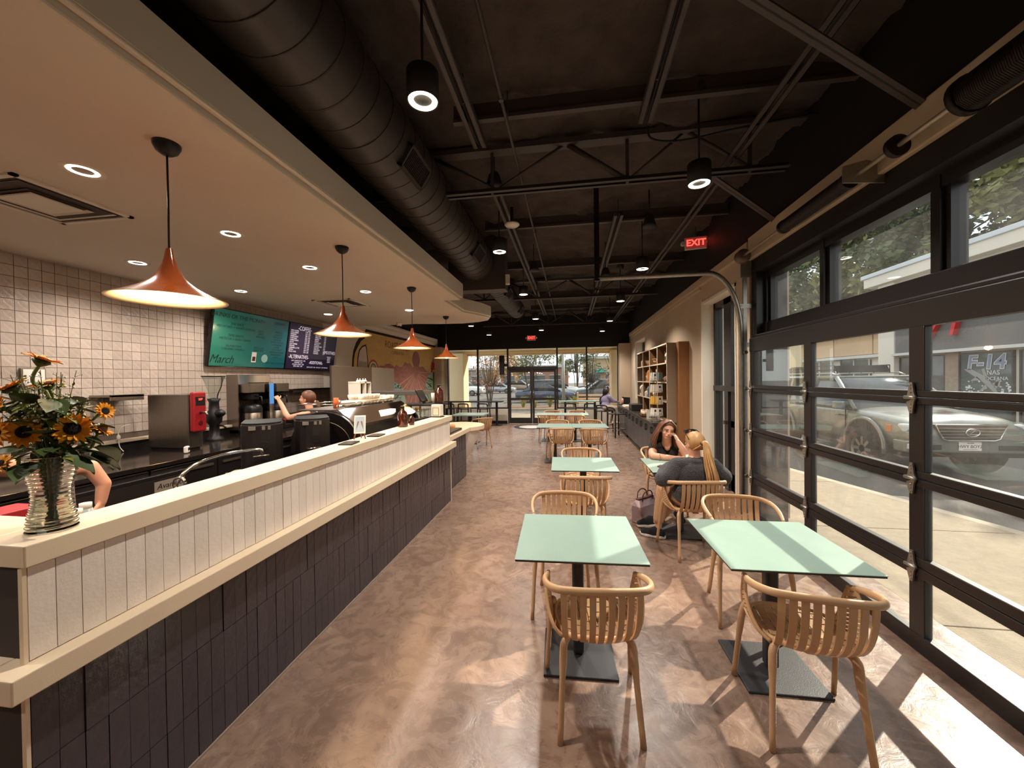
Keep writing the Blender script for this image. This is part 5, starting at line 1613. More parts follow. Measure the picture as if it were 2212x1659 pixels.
for i in range(5):
    for lv, z in ((0, 0.8305), (1, 1.1455)):
        b = MB(); b.ball((0, 0, 0), (0.07, 0.05, 0.03), 12, 8)
        o = b.build('pastry', M_CROI if (i + lv) % 2 else M_MUFF); o.location = (-3.05 - 0.58 + i * 0.22, 6.70, z)
        tag(o, '%s pastry in the glazed case, %s shelf, %s from the wall side' % ('golden' if (i + lv) % 2 else 'pink', 'glass' if lv else 'bottom', ordw[i]), 'pastry', 'pastries in the case')
ps = thing('till_stand', 'black till stand with a tilted screen at the far end of the bar', 'till', (-2.30, 5.85, 0.80))
MB().box(-0.35, 0.30, -0.20, 0.20, 0.46, 0.49).build('top', M_BLACK, ps, bevel=0.004)
for sx in (-0.31, 0.26):
    for sy in (-0.17, 0.17):
        MB().cbox(sx, sy, 0.22, 0.04, 0.04, 0.48).build('leg', M_BLACK, ps)
mx = Matrix.Translation((0.02, 0.0, 0.495)) @ Matrix.Rotation(-0.5, 4, 'Y') @ Matrix.Rotation(0.0, 4, 'Z')
b = MB(); b.box(-0.012, 0.012, -0.13, 0.13, 0.03, 0.24, mx); b.build('screen', M_PLASTIC_BLK, ps, bevel=0.004)
b = MB(); b.box(-0.03, 0.0, -0.03, 0.03, 0.0, 0.12, mx); b.build('screen_foot', M_BLACK, ps)
MB().box(-0.2, 0.2, -0.15, 0.15, -0.055, 0.10).build('drawer', M_DARKP, ps)
growler(-2.08, 5.92, 1.291, 1.35, 'large amber bottle standing on the black till stand')
t = thing('paper_cups', 'stack of white paper cups beside the large amber bottle', 'cups', (-2.19, 5.98, 1.291))
b = MB(); b.lathe([(0.001, 0.0), (0.032, 0.0), (0.045, 0.16), (0.001, 0.16)], 16); b.build('stack', M_PAPER, t)
# snack basket on the rounded end
t = thing('pastry_tray', 'pale tray of brown pastries on the rounded end of the counter', 'tray', (-2.12, 6.40, 0.8202), 0.15)
MB().box(-0.20, 0.20, -0.16, 0.16, 0, 0.012).build('tray', mat('tray_beige', rgb(206, 176, 146), 0.5), t, bevel=0.004)
for k, (x, y, z) in enumerate(((-0.11, -0.05, 0), (0.0, -0.08, 0), (0.10, -0.03, 0), (-0.05, 0.07, 0), (0.08, 0.08, 0), (0.0, 0.0, 0.045))):
    b = MB()
    if k % 2 == 0:
        b.tube([(x + 0.04 * math.cos(2 * PI * i / 14), y + 0.04 * math.sin(2 * PI * i / 14), 0.03 + z) for i in range(14)], 0.018, 8, closed=True)
    else:
        b.ball((x, y, 0.035 + z), (0.055, 0.045, 0.028), 12, 8)
    o = b.build('bagel' if k % 2 == 0 else 'bun', M_CROI if k % 2 == 0 else mat('dark_bun', rgb(88, 56, 40), 0.6, var=0.2, vscale=20))
    o.location = (-2.12, 6.40, 0.8322 + 0.0); o.rotation_euler = (0, 0, 0.15)
    tag(o, ('golden ring pastry' if k % 2 == 0 else 'dark round bun') + ' on the pale tray, ' + ('near the wall corner', 'at the front edge', 'at the room side corner', 'at the back left', 'at the back right', 'on top of the others')[k], 'pastry', 'pastries on the tray')

# ------------------------------------------------------------------ menu screens
M_BEZEL = mat('screen_bezel', rgb(16, 14, 16), 0.3)
def grad_mat(name, c0, c1, estr):
    m = bpy.data.materials.new(name); m.use_nodes = True
    nt = m.node_tree; b = nt.nodes['Principled BSDF']
    tc = nt.nodes.new('ShaderNodeTexCoord'); sp_ = nt.nodes.new('ShaderNodeSeparateXYZ'); mr = nt.nodes.new('ShaderNodeMapRange'); mx_ = nt.nodes.new('ShaderNodeMix')
    mx_.data_type = 'RGBA'
    nt.links.new(tc.outputs['Object'], sp_.inputs['Vector']); nt.links.new(sp_.outputs['Y'], mr.inputs['Value'])
    mr.inputs['From Min'].default_value = -0.6; mr.inputs['From Max'].default_value = 0.6
    nt.links.new(mr.outputs['Result'], mx_.inputs['Factor'])
    mx_.inputs['A'].default_value = (*c0, 1); mx_.inputs['B'].default_value = (*c1, 1)
    nt.links.new(mx_.outputs['Result'], b.inputs['Base Color']); nt.links.new(mx_.outputs['Result'], b.inputs['Emission Color'])
    b.inputs['Emission Strength'].default_value = estr; b.inputs['Roughness'].default_value = 0.10
    return m
def screen(y0, y1, label, m):
    t = thing('menu_screen', label, 'screen', (XL + 0.10, (y0 + y1) / 2, 2.31))
    t.rotation_euler = (0, math.radians(9), 0)
    w = (y1 - y0) / 2 - 0.004
    MB().box(0.0, 0.05, -w, w, -0.42, 0.42).build('housing', M_BEZEL, t, bevel=0.006)
    MB().box(0.0505, 0.053, -w + 0.014, w - 0.014, -0.406, 0.406).build('display', m, t)
    MB().box(-0.10, 0.0, -0.15, 0.15, -0.10, 0.10).build('wall_mount', M_BLACK, t)
    return t
RX = (PI / 2, 0, PI / 2)
s1 = screen(4.65, 6.10, 'teal seasonal menu screen tilted on the tiled wall', grad_mat('teal_display', rgb(44, 112, 92), rgb(28, 80, 88), 0.10))
M_INKT = mat('menu_dark_ink', rgb(14, 40, 42), 0.5)
M_INKW = mat('menu_pale_ink', rgb(206, 196, 206), 0.5, emit=rgb(206, 196, 206), estr=0.2)
def tx(t, s, size, y, z, m, **k):
    return text(s, size, m, t, (0.0536, y, z), RX, ext=0.0003, **k)
tx(s1, 'DRINKS OF THE MONTH', 0.085, -0.28, 0.32, M_INKT)
tx(s1, 'THE SPICE\nPISTACHIO + WHITE MOCHA', 0.05, -0.32, 0.19, M_INKT)
tx(s1, 'TIME SPRITZ\nMATCHA + IRISH CREME', 0.05, -0.32, 0.02, M_INKT)
tx(s1, 'ISLAND DEW\nCARAMEL, VANILLA', 0.045, -0.34, -0.13, M_INKT)
tx(s1, 'March', 0.17, -0.52, -0.31, M_INKT, shear=0.4, sx=0.9)
tx(s1, 'HOT\nICED\nFROZEN', 0.045, 0.13, 0.12, M_INKT)
tx(s1, 'SMALL 5.50\nLARGE 6.50', 0.04, 0.12, -0.12, M_INKT)
tx(s1, 'FLAVORS', 0.06, 0.50, 0.34, M_INKT)
tx(s1, 'VANILLA\nCARAMEL\nHAZELNUT\nMOCHA\nWHITE MOCHA\nLAVENDER\nMAPLE\nCOCONUT\nBROWN SUGAR\nPEPPERMINT\nROSE', 0.042, 0.50, -0.02, M_INKT)
tx(s1, 'ALMOND OAT SOY', 0.045, 0.50, -0.33, M_INKT)
b = MB(); b.box(0.0532, 0.0545, 0.0, 0.09, -0.33, -0.17); pk = b.build('picture', M_PAPER, s1)
b = MB(); b.box(0.0546, 0.055, 0.015, 0.075, -0.31, -0.24); b.build('drink_photo', mat('drink_brown', rgb(70, 40, 36), 0.5), pk)
b = MB(); b.cyl((0.0532, 0.26, -0.26), 0.065, 0.0012, 28, axis=0); b.build('seal', mat('pale_seal', rgb(150, 190, 180), 0.5), s1)
s2 = screen(6.105, 7.52, 'dark purple coffee menu screen tilted on the tiled wall', grad_mat('purple_display', rgb(40, 30, 52), rgb(30, 24, 44), 0.10))
tx(s2, '-COFFEE-', 0.11, -0.30, 0.33, M_INKW, sx=0.8)
tx(s2, '-TEA-', 0.11, 0.25, 0.33, M_INKW, sx=0.8)
tx(s2, '-ALTERNATIVES-', 0.10, -0.38, -0.19, M_INKW, sx=0.72)
tx(s2, '-ADDITIONAL-', 0.085, 0.12, -0.28, M_INKW, sx=0.75)
tx(s2, '-SMOOTHIES-', 0.09, 0.50, -0.06, M_INKW, sx=0.75)
items = ['DRIP COFFEE', 'COLD BREW', 'ESPRESSO', 'AMERICANO', 'CORTADO', 'CAPPUCCINO', 'LATTE', 'FLAT WHITE', 'MOCHA', 'CARAMEL LATTE', 'NITRO', 'POUR OVER']
tx(s2, '\n'.join(items), 0.034, -0.66, 0.09, M_INKW, align='LEFT')
tx(s2, '\n'.join('%.2f  %.2f' % (2.5 + 0.25 * i, 3.25 + 0.25 * i) for i in range(12)), 0.034, -0.28, 0.09, M_INKW, align='LEFT')
tx(s2, '\n'.join(['BLACK TEA', 'EARL GREY', 'GREEN TEA', 'JASMINE', 'HERBAL', 'CHAI LATTE', 'MATCHA', 'LONDON FOG', 'ICED TEA', 'LEMONADE', 'ARNOLD', 'ROOIBOS']), 0.034, 0.0, 0.09, M_INKW, align='LEFT')
tx(s2, '\n'.join('%.2f' % (3 + 0.25 * i) for i in range(12)), 0.034, 0.28, 0.09, M_INKW, align='LEFT')
tx(s2, 'HOT CHOCOLATE  4.00\nSTEAMER  3.50\nITALIAN SODA  4.00\nKIDS MILK  2.00', 0.034, -0.38, -0.31, M_INKW)
tx(s2, 'MANGO\nBERRY\nPEACH\nGREEN', 0.034, 0.50, -0.20, M_INKW)
tx(s2, 'EXTRA SHOT 1.00   SYRUP 0.75   OAT MILK 0.75', 0.030, 0.18, -0.37, M_INKW)

# ------------------------------------------------------------------ mural
mu = thing('wall_mural', 'painted desert mural with mountains, sun, arch and lettering on the left wall', 'mural', (XL, 0, 0))
def W(pts, y0=0):
    return [(y * 0.971, 1.65 + (z - 1.65) * 0.971) for y, z in pts]
def flat(pts, m, lv, name):
    b = MB(); b.prism(W(pts), 0, 0.0, 0.004 + 0.0015 * lv)
    return b.build(name, m, mu)
def mural_mat(name, c, v=0.10, s=3):
    return mat(name, c, 0.75, var=v, vscale=s, stretch=(1, 1, 2))
flat([(8.62, 0.9), (8.62, 2.0), (8.64, 2.2), (8.69, 2.4), (8.82, 2.61), (9.03, 2.8), (9.18, 2.86), (9.29, 3.0), (14.40, 3.0), (14.40, 0.8)], mat('mural_border', rgb(38, 26, 22), 0.8), 0, 'border')
flat([(8.69, 0.9), (8.69, 2.0), (8.71, 2.18), (8.76, 2.35), (8.9, 2.52), (9.06, 2.68), (9.22, 2.75), (9.32, 2.93), (14.28, 2.93), (14.28, 0.85)], mural_mat('mural_sky', rgb(224, 186, 120), 0.14, 1.2), 1, 'sky')
bd = flat([(8.84, 1.0), (8.84, 2.02), (8.86, 2.24), (8.94, 2.44), (9.08, 2.55), (9.28, 2.61), (9.32, 2.44), (9.35, 2.27), (9.38, 2.04), (9.40, 1.0)], mat('mural_ink', rgb(54, 34, 30), 0.8), 2, 'arch_outline')
flat([(8.88, 1.0), (8.88, 2.02), (8.90, 2.22), (8.97, 2.41), (9.09, 2.51), (9.24, 2.56), (9.28, 2.44), (9.31, 2.27), (9.34, 2.04), (9.36, 1.0)], mural_mat('mural_window', rgb(232, 214, 206), 0.06), 3, 'arch_picture')
flat([(8.88, 1.0), (8.88, 2.0), (8.95, 2.17), (9.10, 2.15), (9.33, 2.16), (9.36, 1.0)], mural_mat('mural_grey_hill', rgb(176, 172, 160), 0.1), 4, 'arch_hill')
for k, (c, sc_) in enumerate((('mural_coral', 1.0), ('mural_white', 0.78), ('mural_green', 0.60), ('mural_sand', 0.40))):
    cols = {'mural_coral': rgb(206, 84, 72), 'mural_white': rgb(236, 226, 208), 'mural_green': rgb(110, 140, 104), 'mural_sand': rgb(224, 178, 116)}
    pts = [(9.63 + 0.26 * sc_ * math.cos(PI * i / 12), 2.0 + 0.23 * sc_ * math.sin(PI * i / 12)) for i in range(13)]
    flat(pts, mat(c, cols[c], 0.75), 2 + k, 'rainbow_band')
mo = [(9.50, 1.0), (9.50, 2.0), (9.87, 2.03), (10.02, 2.09), (10.21, 2.08), (10.31, 2.13), (10.59, 2.16), (10.87, 2.07), (11.02, 2.14), (11.19, 2.08), (11.43, 2.09), (11.64, 2.25), (11.81, 2.2), (11.99, 2.24), (12.21, 2.11),
      (12.42, 2.14), (12.88, 2.13), (13.12, 2.16), (13.43, 2.01), (13.77, 1.97), (14.28, 1.9), (14.28, 0.85)]
flat(mo, mural_mat('mural_rust', rgb(176, 120, 106), 0.22, 4), 6, 'mountains')
sun_ = [(12.52 + 0.31 * math.cos(2 * PI * i / 28), 2.36 + 0.29 * math.sin(2 * PI * i / 28)) for i in range(28)]
flat(sun_, mural_mat('mural_sun', rgb(164, 116, 112), 0.08), 5, 'sun_disc')
for k in range(15):
    a = math.radians(200 + 11.5 * k)
    r0, r1 = 0.22, 1.55 + 0.3 * (k % 3)
    c = (12.46, 1.93)
    d = (math.cos(a), 0.85 * math.sin(a)); n_ = (-math.sin(a), math.cos(a))
    p = [(c[0] + d[0] * r0 + n_[0] * 0.006, c[1] + d[1] * r0 + n_[1] * 0.006), (c[0] + d[0] * r0 - n_[0] * 0.006, c[1] + d[1] * r0 - n_[1] * 0.006),
         (c[0] + d[0] * r1 - n_[0] * 0.022, c[1] + d[1] * r1 - n_[1] * 0.022), (c[0] + d[0] * r1 + n_[0] * 0.022, c[1] + d[1] * r1 + n_[1] * 0.022)]
    p = [(y, max(0.9, z)) for y, z in p]
    flat(p, mat('mural_ray', rgb(218, 164, 148), 0.75), 7, 'ray')
flat([(10.5, 0.9), (10.5, 1.72), (10.87, 1.62), (11.15, 1.55), (11.45, 1.38), (11.63, 1.0), (11.64, 0.9)], mural_mat('mural_seafoam', rgb(178, 200, 186), 0.06), 7, 'sea')
flat([(13.3, 0.9), (13.35, 1.5), (13.6, 1.85), (13.9, 1.95), (14.28, 1.9), (14.28, 0.9)], mural_mat('mural_sage', rgb(166, 184, 160), 0.10), 7, 'sage_slope')
M_MGREEN = mat('mural_dark_green', rgb(74, 122, 96), 0.75)
for i in range(4):
    for j in range(3):
        y0, z0 = 10.9 + 0.17 * j + 0.03 * i, 1.55 - 0.105 * i - 0.06 * j * (i == 0)
        pts = [(y0 + 0.06 * math.cos(PI * q / 8), z0 - 0.03 + 0.07 * math.sin(PI * q / 8)) for q in range(9)] + [(y0 + 0.035 * math.cos(PI * q / 8), z0 - 0.03 + 0.042 * math.sin(PI * q / 8)) for q in range(8, -1, -1)]
        flat(pts, M_MGREEN, 9, 'wave')
for i in range(6):
    for j in range(4):
        y0, z0 = 13.55 + 0.11 * j, 1.72 - 0.11 * i
        flat([(y0, z0), (y0 + 0.05, z0 + 0.045), (y0 + 0.10, z0), (y0 + 0.10, z0 + 0.025), (y0 + 0.05, z0 + 0.07), (y0, z0 + 0.025)], M_MGREEN, 9, 'zigzag')
flat([(14.08, 0.9), (14.08, 1.98), (14.24, 1.98), (14.24, 0.9)], mural_mat('mural_cactus', rgb(84, 104, 44), 0.25, 12), 9, 'cactus')
for a, r, c in ((90, 0.44, 'mural_red'), (62, 0.30, 'mural_red'), (120, 0.34, 'mural_red'), (150, 0.30, 'mural_brick'), (25, 0.14, 'mural_brick'), (205, 0.28, 'mural_brick'), (175, 0.26, 'mural_red')):
    ar = math.radians(a); cc = (14.13, 2.08); d = (math.cos(ar), math.sin(ar)); n_ = (-d[1], d[0])
    p = [cc, (cc[0] + d[0] * r * 0.5 + n_[0] * 0.055, cc[1] + d[1] * r * 0.5 + n_[1] * 0.055), (cc[0] + d[0] * r, cc[1] + d[1] * r), (cc[0] + d[0] * r * 0.5 - n_[0] * 0.055, cc[1] + d[1] * r * 0.5 - n_[1] * 0.055)]
    flat(p, mat(c, {'mural_red': rgb(172, 44, 44), 'mural_brick': rgb(178, 88, 60)}[c], 0.75), 10, 'petal')
M_MINK = mat('mural_letter', rgb(134, 92, 52), 0.75)
y0 = 10.18 * 0.971
text('ROAST RIDER', 0.27, M_MINK, mu, (0.0085, y0 + 0.92, 1.65 + (2.70 - 1.65) * 0.971), RX, ext=0.0004, sx=0.98)
text('- COFFEE & TEA -', 0.13, M_MINK, mu, (0.0085, y0 + 0.90, 1.65 + (2.49 - 1.65) * 0.971), RX, ext=0.0004, sx=0.95)

# ------------------------------------------------------------------ flowers
vx, vy = -1.725, 1.045
va = thing('flower_vase', 'ribbed clear glass vase holding the sunflower bouquet on the bar corner', 'vase', (vx, vy, ZB))
prof, inner = [], []
n = 90
def vr(z):
    s = z / 0.245
    return 0.060 - 0.016 * math.sin(PI * min(1, s * 1.05)) ** 2 + 0.006 * s
for i in range(n + 1):
    z = 0.245 * i / n
    prof.append((vr(z) + 0.0022 * math.sin(i * 2 * PI / 5.3), z))
    inner.append((vr(z) - 0.0045, max(0.010, z)))
b = MB(); b.lathe([(0.001, 0.0)] + prof + inner[::-1] + [(0.001, 0.010)], 48)
b.build('glass_body', mat('vase_glass', (0.93, 0.95, 0.90), 0.02, trans=1.0, ior=1.46), va)
b = MB(); b.lathe([(0.001, 0.0115)] + [(vr(z) - 0.0052, z) for z in [0.0115 + 0.10 * k / 8 for k in range(9)]] + [(0.001, 0.1115)], 32)
b.build('water', mat('vase_water', (0.93, 0.94, 0.84), 0.02, trans=1.0, ior=1.33), va)
M_PETAL = mat('sunflower_petal', rgb(240, 158, 22), 0.5, var=0.16, vscale=30, isl=0.08)
M_DISC = mat('sunflower_disc', rgb(34, 18, 12), 0.9, bump=0.8, bscale=220)
M_STEM = mat('green_stem', rgb(120, 132, 62), 0.55, var=0.12, vscale=20)
M_LEAF = mat('dark_green_leaf', rgb(62, 78, 36), 0.5, var=0.2, vscale=12)
M_LEAF2 = mat('yellow_green_leaf', rgb(128, 128, 52), 0.5, var=0.2, vscale=12)
M_WFLOW = mat('white_filler_flower', rgb(226, 220, 196), 0.6)
M_YFLOW = mat('yellow_filler_flower', rgb(206, 176, 60), 0.6)
def petal_mesh(L, w):
    b = MB(); b.use(M_PETAL); b.smooth = True
    vs, fs = [], []
    for i in range(6):
        s = i / 5
        ww = w * math.sin(PI * min(1, 0.18 + s * 0.82)) ** 0.8
        z = 0.10 * L * math.sin(s * 2.2) - 0.12 * L * s * s
        for e in (-1, 0, 1):
            vs.append((e * ww * 0.5, s * L, z + abs(e) * 0.12 * w))
    for i in range(5):
        for e in range(2):
            fs.append((i * 3 + e, i * 3 + e + 1, i * 3 + e + 4, i * 3 + e + 3))
    b.add(vs, fs)
    return b.mesh('petal')
pm1, pm2 = petal_mesh(0.034, 0.014), petal_mesh(0.028, 0.012)
def sunflower(pos, face, r, label, rnd, base):
    """pos: centre of the flower; face: direction it looks"""
    f = Vector(face).normalized()
    t = thing('sunflower', label, 'flower', pos, 0, 'sunflowers in the ribbed vase')
    t.rotation_mode = 'QUATERNION'
    t.rotation_quaternion = f.to_track_quat('Z', 'Y')
    q = t.rotation_quaternion
    s = r / 0.052
    b = MB(); b.lathe([(0.0005, 0.008 * s), (0.010 * s, 0.009 * s), (0.018 * s, 0.006 * s), (0.0205 * s, 0.0), (0.018 * s, -0.004 * s)], 24); b.build('flower_disc', M_DISC, t)
    for layer, (pm, nn, r0, tilt) in enumerate(((pm1, 17, 0.016, 0.12), (pm2, 14, 0.017, 0.38))):
        for k in range(nn):
            a = 2 * PI * (k + 0.5 * layer) / nn + rnd.uniform(-0.08, 0.08)
            e = Euler((tilt + rnd.uniform(-0.14, 0.14), rnd.uniform(-0.25, 0.25), 0)).to_matrix().to_4x4()
            mx = Matrix.Rotation(a, 4, 'Z') @ Matrix.Translation((0, r0 * s, 0.001 * layer)) @ e
            o = inst('petal', pm, t)
            o.matrix_local = mx @ Matrix.Scale(s * rnd.uniform(0.88, 1.08), 4)
    b = MB(); b.lathe([(0.021 * s, -0.002 * s), (0.024 * s, -0.006 * s), (0.016 * s, -0.016 * s), (0.006 * s, -0.024 * s), (0.001, -0.025 * s)], 18)
    for k in range(12):
        a = 2 * PI * k / 12
        d = Vector((math.cos(a), math.sin(a), 0)); nn_ = Vector((-d.y, d.x, 0))
        p0, p1 = d * 0.018 * s + Vector((0, 0, -0.008 * s)), d * 0.036 * s + Vector((0, 0, -0.010 * s))
        b.add([p0 + nn_ * 0.006 * s, p0 - nn_ * 0.006 * s, p1], [(0, 1, 2)])
    b.build('calyx', M_LEAF, t)
    inv = q.inverted()
    P = Vector(pos)
    pts = [P - f * 0.024 * s, P - f * 0.055 + Vector((0, 0, -0.02)), P.lerp(Vector(base), 0.5) + Vector((0, 0, 0.035)), Vector(base), Vector((vx + (base[0] - vx) * -0.4, vy + (base[1] - vy) * -0.4, ZB + 0.02))]
    loc = [inv @ (p - P) for p in smooth_path(pts, 6)]
    b = MB(); b.tube(loc, 0.0052 * s ** 0.5, 7); b.build('stem', M_STEM, t)
rnd = random.Random(21)
def B(k):
    a = k * 1.1
    return (vx + 0.024 * math.cos(a), vy + 0.024 * math.sin(a), ZB + 0.235)
# image-right is about (+x*0.46, +y*0.89) from here; up is z
R_ = Vector((0.49, 0.87, 0)); T_ = Vector((0.82, -0.52, 0.25))   # across the view, towards the room
def at(u, v, d=0.0):
    return Vector((vx, vy, ZB)) + R_ * u + Vector((0, 0, v)) - Vector((-0.84, 0.54, 0)) * d
FL = [(0.050, 0.335, 0.07, (0.75, -0.62, 0.10), 0.056, 'big sunflower facing the room above the vase mouth'),
      (-0.050, 0.335, 0.06, (0.55, -0.80, 0.12), 0.053, 'big sunflower facing forward left of the one above the vase mouth'),
      (-0.012, 0.565, 0.0, (0.30, 0.30, 0.95), 0.050, 'topmost sunflower turned upwards on a long stem'),
      (0.128, 0.385, 0.0, (0.90, 0.10, 0.25), 0.036, 'small sunflower high on the window side of the bouquet'),
      (0.118, 0.318, 0.02, (0.55, 0.35, 0.80), 0.038, 'drooping sunflower low on the window side of the bouquet'),
      (-0.005, 0.485, -0.03, (0.0, -0.35, 0.95), 0.044, 'sunflower tucked behind the topmost stem'),
      (-0.080, 0.475, 0.0, (-0.2, -0.45, 0.85), 0.050, 'upper sunflower at the cut off side of the bouquet'),
      (-0.108, 0.415, 0.02, (-0.1, -0.85, 0.3), 0.048, 'side turned sunflower at the cut off edge'),
      (-0.108, 0.340, 0.06, (0.5, -0.85, 0.1), 0.048, 'sunflower half cut off at the middle of the left edge'),
      (-0.100, 0.240, 0.06, (0.1, -0.7, 0.6), 0.042, 'lowest sunflower hanging beside the vase rim')]
for k, (u, v, d, fc, r, lab) in enumerate(FL):
    sunflower(at(u, v, d), fc, r, lab, rnd, B(k))
gl = thing('bouquet_greens', 'leaves and small white filler flowers packed between the sunflowers', 'greenery', (vx, vy, ZB))
def leaf_mesh(L, w, m):
    b = MB(); b.use(m); b.smooth = True
    vs, fs = [], []
    for i in range(7):
        s = i / 6
        ww = w * (math.sin(PI * (s ** 0.75))) + 0.0004
        for e in (-1, 0, 1):
            vs.append((e * ww * 0.5, s * L, -0.25 * L * s * s + abs(e) * 0.10 * w))
    for i in range(6):
        for e in range(2):
            fs.append((i * 3 + e, i * 3 + e + 1, i * 3 + e + 4, i * 3 + e + 3))
    b.add(vs, fs)
    return b.mesh('leaf')
lm = [leaf_mesh(0.085, 0.055, M_LEAF), leaf_mesh(0.065, 0.038, M_LEAF), leaf_mesh(0.06, 0.02, M_LEAF2)]
for k in range(96):
    a = rnd.uniform(0, 2 * PI)
    v = rnd.uniform(0.24, 0.44)
    u = rnd.uniform(0.01, 0.075)
    e = Euler((rnd.uniform(-0.7, 0.7), rnd.uniform(-0.5, 0.5), a - PI / 2))
    inst('leaf', lm[k % 3], gl, (u * math.cos(a), u * math.sin(a), v), e)
for (u, v, d, a, el) in ((0.062, 0.250, 0.05, 0.3, -0.5), (0.09, 0.238, 0.04, 0.9, -0.5), (0.03, 0.245, 0.06, -0.3, -0.4), (0.11, 0.262, 0.02, 1.3, -0.5), (-0.04, 0.232, 0.05, -1.4, -0.2)):
    p = at(u, v, d) - Vector((vx, vy, ZB))
    inst('leaf', lm[0], gl, p, Euler((el, 0, a - 1.0)), (1.25, 1.25, 1.25))
bst, bw, by = MB(), MB(), MB()
for k in range(70):
    a = rnd.uniform(0, 2 * PI)
    hgt = rnd.uniform(0.33, 0.53)
    rr_ = rnd.uniform(0.03, 0.13) * (1.25 - (hgt - 0.3) * 3)
    tip = Vector((rr_ * math.cos(a), rr_ * math.sin(a), hgt))
    base = Vector((0.02 * math.cos(a), 0.02 * math.sin(a), 0.23))
    pts = smooth_path([base, base.lerp(tip, 0.5) + Vector((0, 0, 0.02)), tip], 4)
    bst.tube(pts, 0.0012, 4)
    for q in range(9):
        s = rnd.uniform(0.5, 1.0)
        p = pts[int(s * (len(pts) - 1))] + Vector((rnd.uniform(-1, 1), rnd.uniform(-1, 1), rnd.uniform(-0.3, 1))) * 0.016
        (by if k % 6 == 0 else bw).ball(p, rnd.uniform(0.0022, 0.0042), 6, 4)
        bst.tube([pts[int(s * (len(pts) - 1))], p], 0.0007, 3)
    for q in range(8):
        s = rnd.uniform(0.2, 0.9)
        p = pts[int(s * (len(pts) - 1))]
        d = Vector((rnd.uniform(-1, 1), rnd.uniform(-1, 1), rnd.uniform(0, 1))).normalized() * 0.022
        n_ = d.cross(Vector((0, 0, 1))).normalized() * 0.004
        bst.add([p, p + d * 0.5 + n_, p + d, p + d * 0.5 - n_], [(0, 1, 2, 3)])
tag(bst.build('sprig', mat('sprig_green', rgb(96, 104, 54), 0.6, var=0.2, vscale=20), gl), kind='stuff')
tag(bw.build('filler_flower', M_WFLOW, gl), kind='stuff')
tag(by.build('yellow_filler_flower', M_YFLOW, gl), kind='stuff')
# ------------------------------------------------------------------ outside
M_ASPH = mat('asphalt', rgb(100, 96, 92), 0.9, var=0.22, vscale=60, bump=0.5, bscale=120)
M_WALK = mat('sidewalk_concrete', rgb(150, 136, 116), 0.9, var=0.12, vscale=9, bump=0.35, bscale=90)
struct(MB().box(-90, 90, YF + 0.3, 170, -0.35, -0.15).box(2.44, 90, -40, YF + 0.3, -0.35, -0.15).build('ground', M_ASPH))
def edge_x(y):
    P_ = [(-20, 5.6), (1.0, 5.45), (4.8, 4.72), (7.4, 4.02), (9.0, 3.62), (12.0, 3.3), (20, 3.2)]
    for (a, xa), (c, xc) in zip(P_[:-1], P_[1:]):
        if a <= y <= c:
            return xa + (xc - xa) * (y - a) / (c - a)
    return 3.3
sw = struct(thing('pavement', None, None, (0, 0, 0)))
ys = [-2.9, -0.85, 1.05, 2.95, 4.75, 6.75, 8.7, 10.6, 12.5, 14.3]
for a, c in zip(ys[:-1], ys[1:]):
    n = 6
    poly = [(2.43, a + 0.006), ] + [(edge_x(a + (c - a) * k / n) - 0.16, a + 0.006 + (c - a - 0.012) * k / n) for k in range(n + 1)] + [(2.43, c - 0.006)]
    MB().prism(poly, 2, -0.15, -0.02).build('slab', M_WALK, sw, bevel=0.004)
    poly = [(edge_x(a + (c - a) * k / n) - 0.154, a + (c - a) * k / n) for k in range(n + 1)] + [(edge_x(a + (c - a) * k / n), a + (c - a) * k / n) for k in range(n, -1, -1)]
    MB().prism(poly, 2, -0.16, -0.022).build('kerb_stone', mat('kerb_concrete', rgb(176, 164, 146), 0.9, var=0.1, vscale=9, bump=0.3, bscale=80), sw, bevel=0.01)
for k in range(10):
    a = -7.0 + 1.9 * k
    MB().box(a + 0.006, a + 1.894, YF + 0.31, 18.6, -0.15, -0.02).build('slab', M_WALK, sw, bevel=0.004)
struct(MB().box(-8, 12, 18.6, 18.78, -0.16, -0.02).build('kerb', mat('kerb_concrete', (0, 0, 0))))
# our own building outside: canopy and columns in front of the entrance
M_STUC = mat('cream_stucco', rgb(226, 206, 170), 0.85, bump=0.3, bscale=120)
cn = struct(MB().box(-6.5, 2.6, YF + 0.28, 16.9, 2.90, 3.5).build('entrance_canopy', mat('canopy_white', rgb(236, 226, 206), 0.8)))
MB().box(-6.5, 2.6, 16.6, 16.9, 2.72, 2.90).box(-6.5, 2.6, 16.35, 16.6, 2.80, 2.90).build('canopy_beam', M_STUC, cn)
for x0, x1 in ((-5.45, -4.52), (1.62, 2.55)):
    MB().box(x0, x1, 16.0, 16.85, -0.02, 2.80).build('canopy_column', M_STUC, cn, bevel=0.02)
    MB().box(x0 - 0.07, x1 + 0.07, 15.93, 16.92, -0.02, 0.62).build('column_base', mat('column_stone', rgb(200, 168, 120), 0.85, var=0.12, vscale=4, bump=0.4, bscale=40), cn, bevel=0.02)
    MB().box(x0 - 0.05, x1 + 0.05, 15.95, 16.9, 0.62, 0.70).build('column_cap', M_STUC, cn, bevel=0.02)

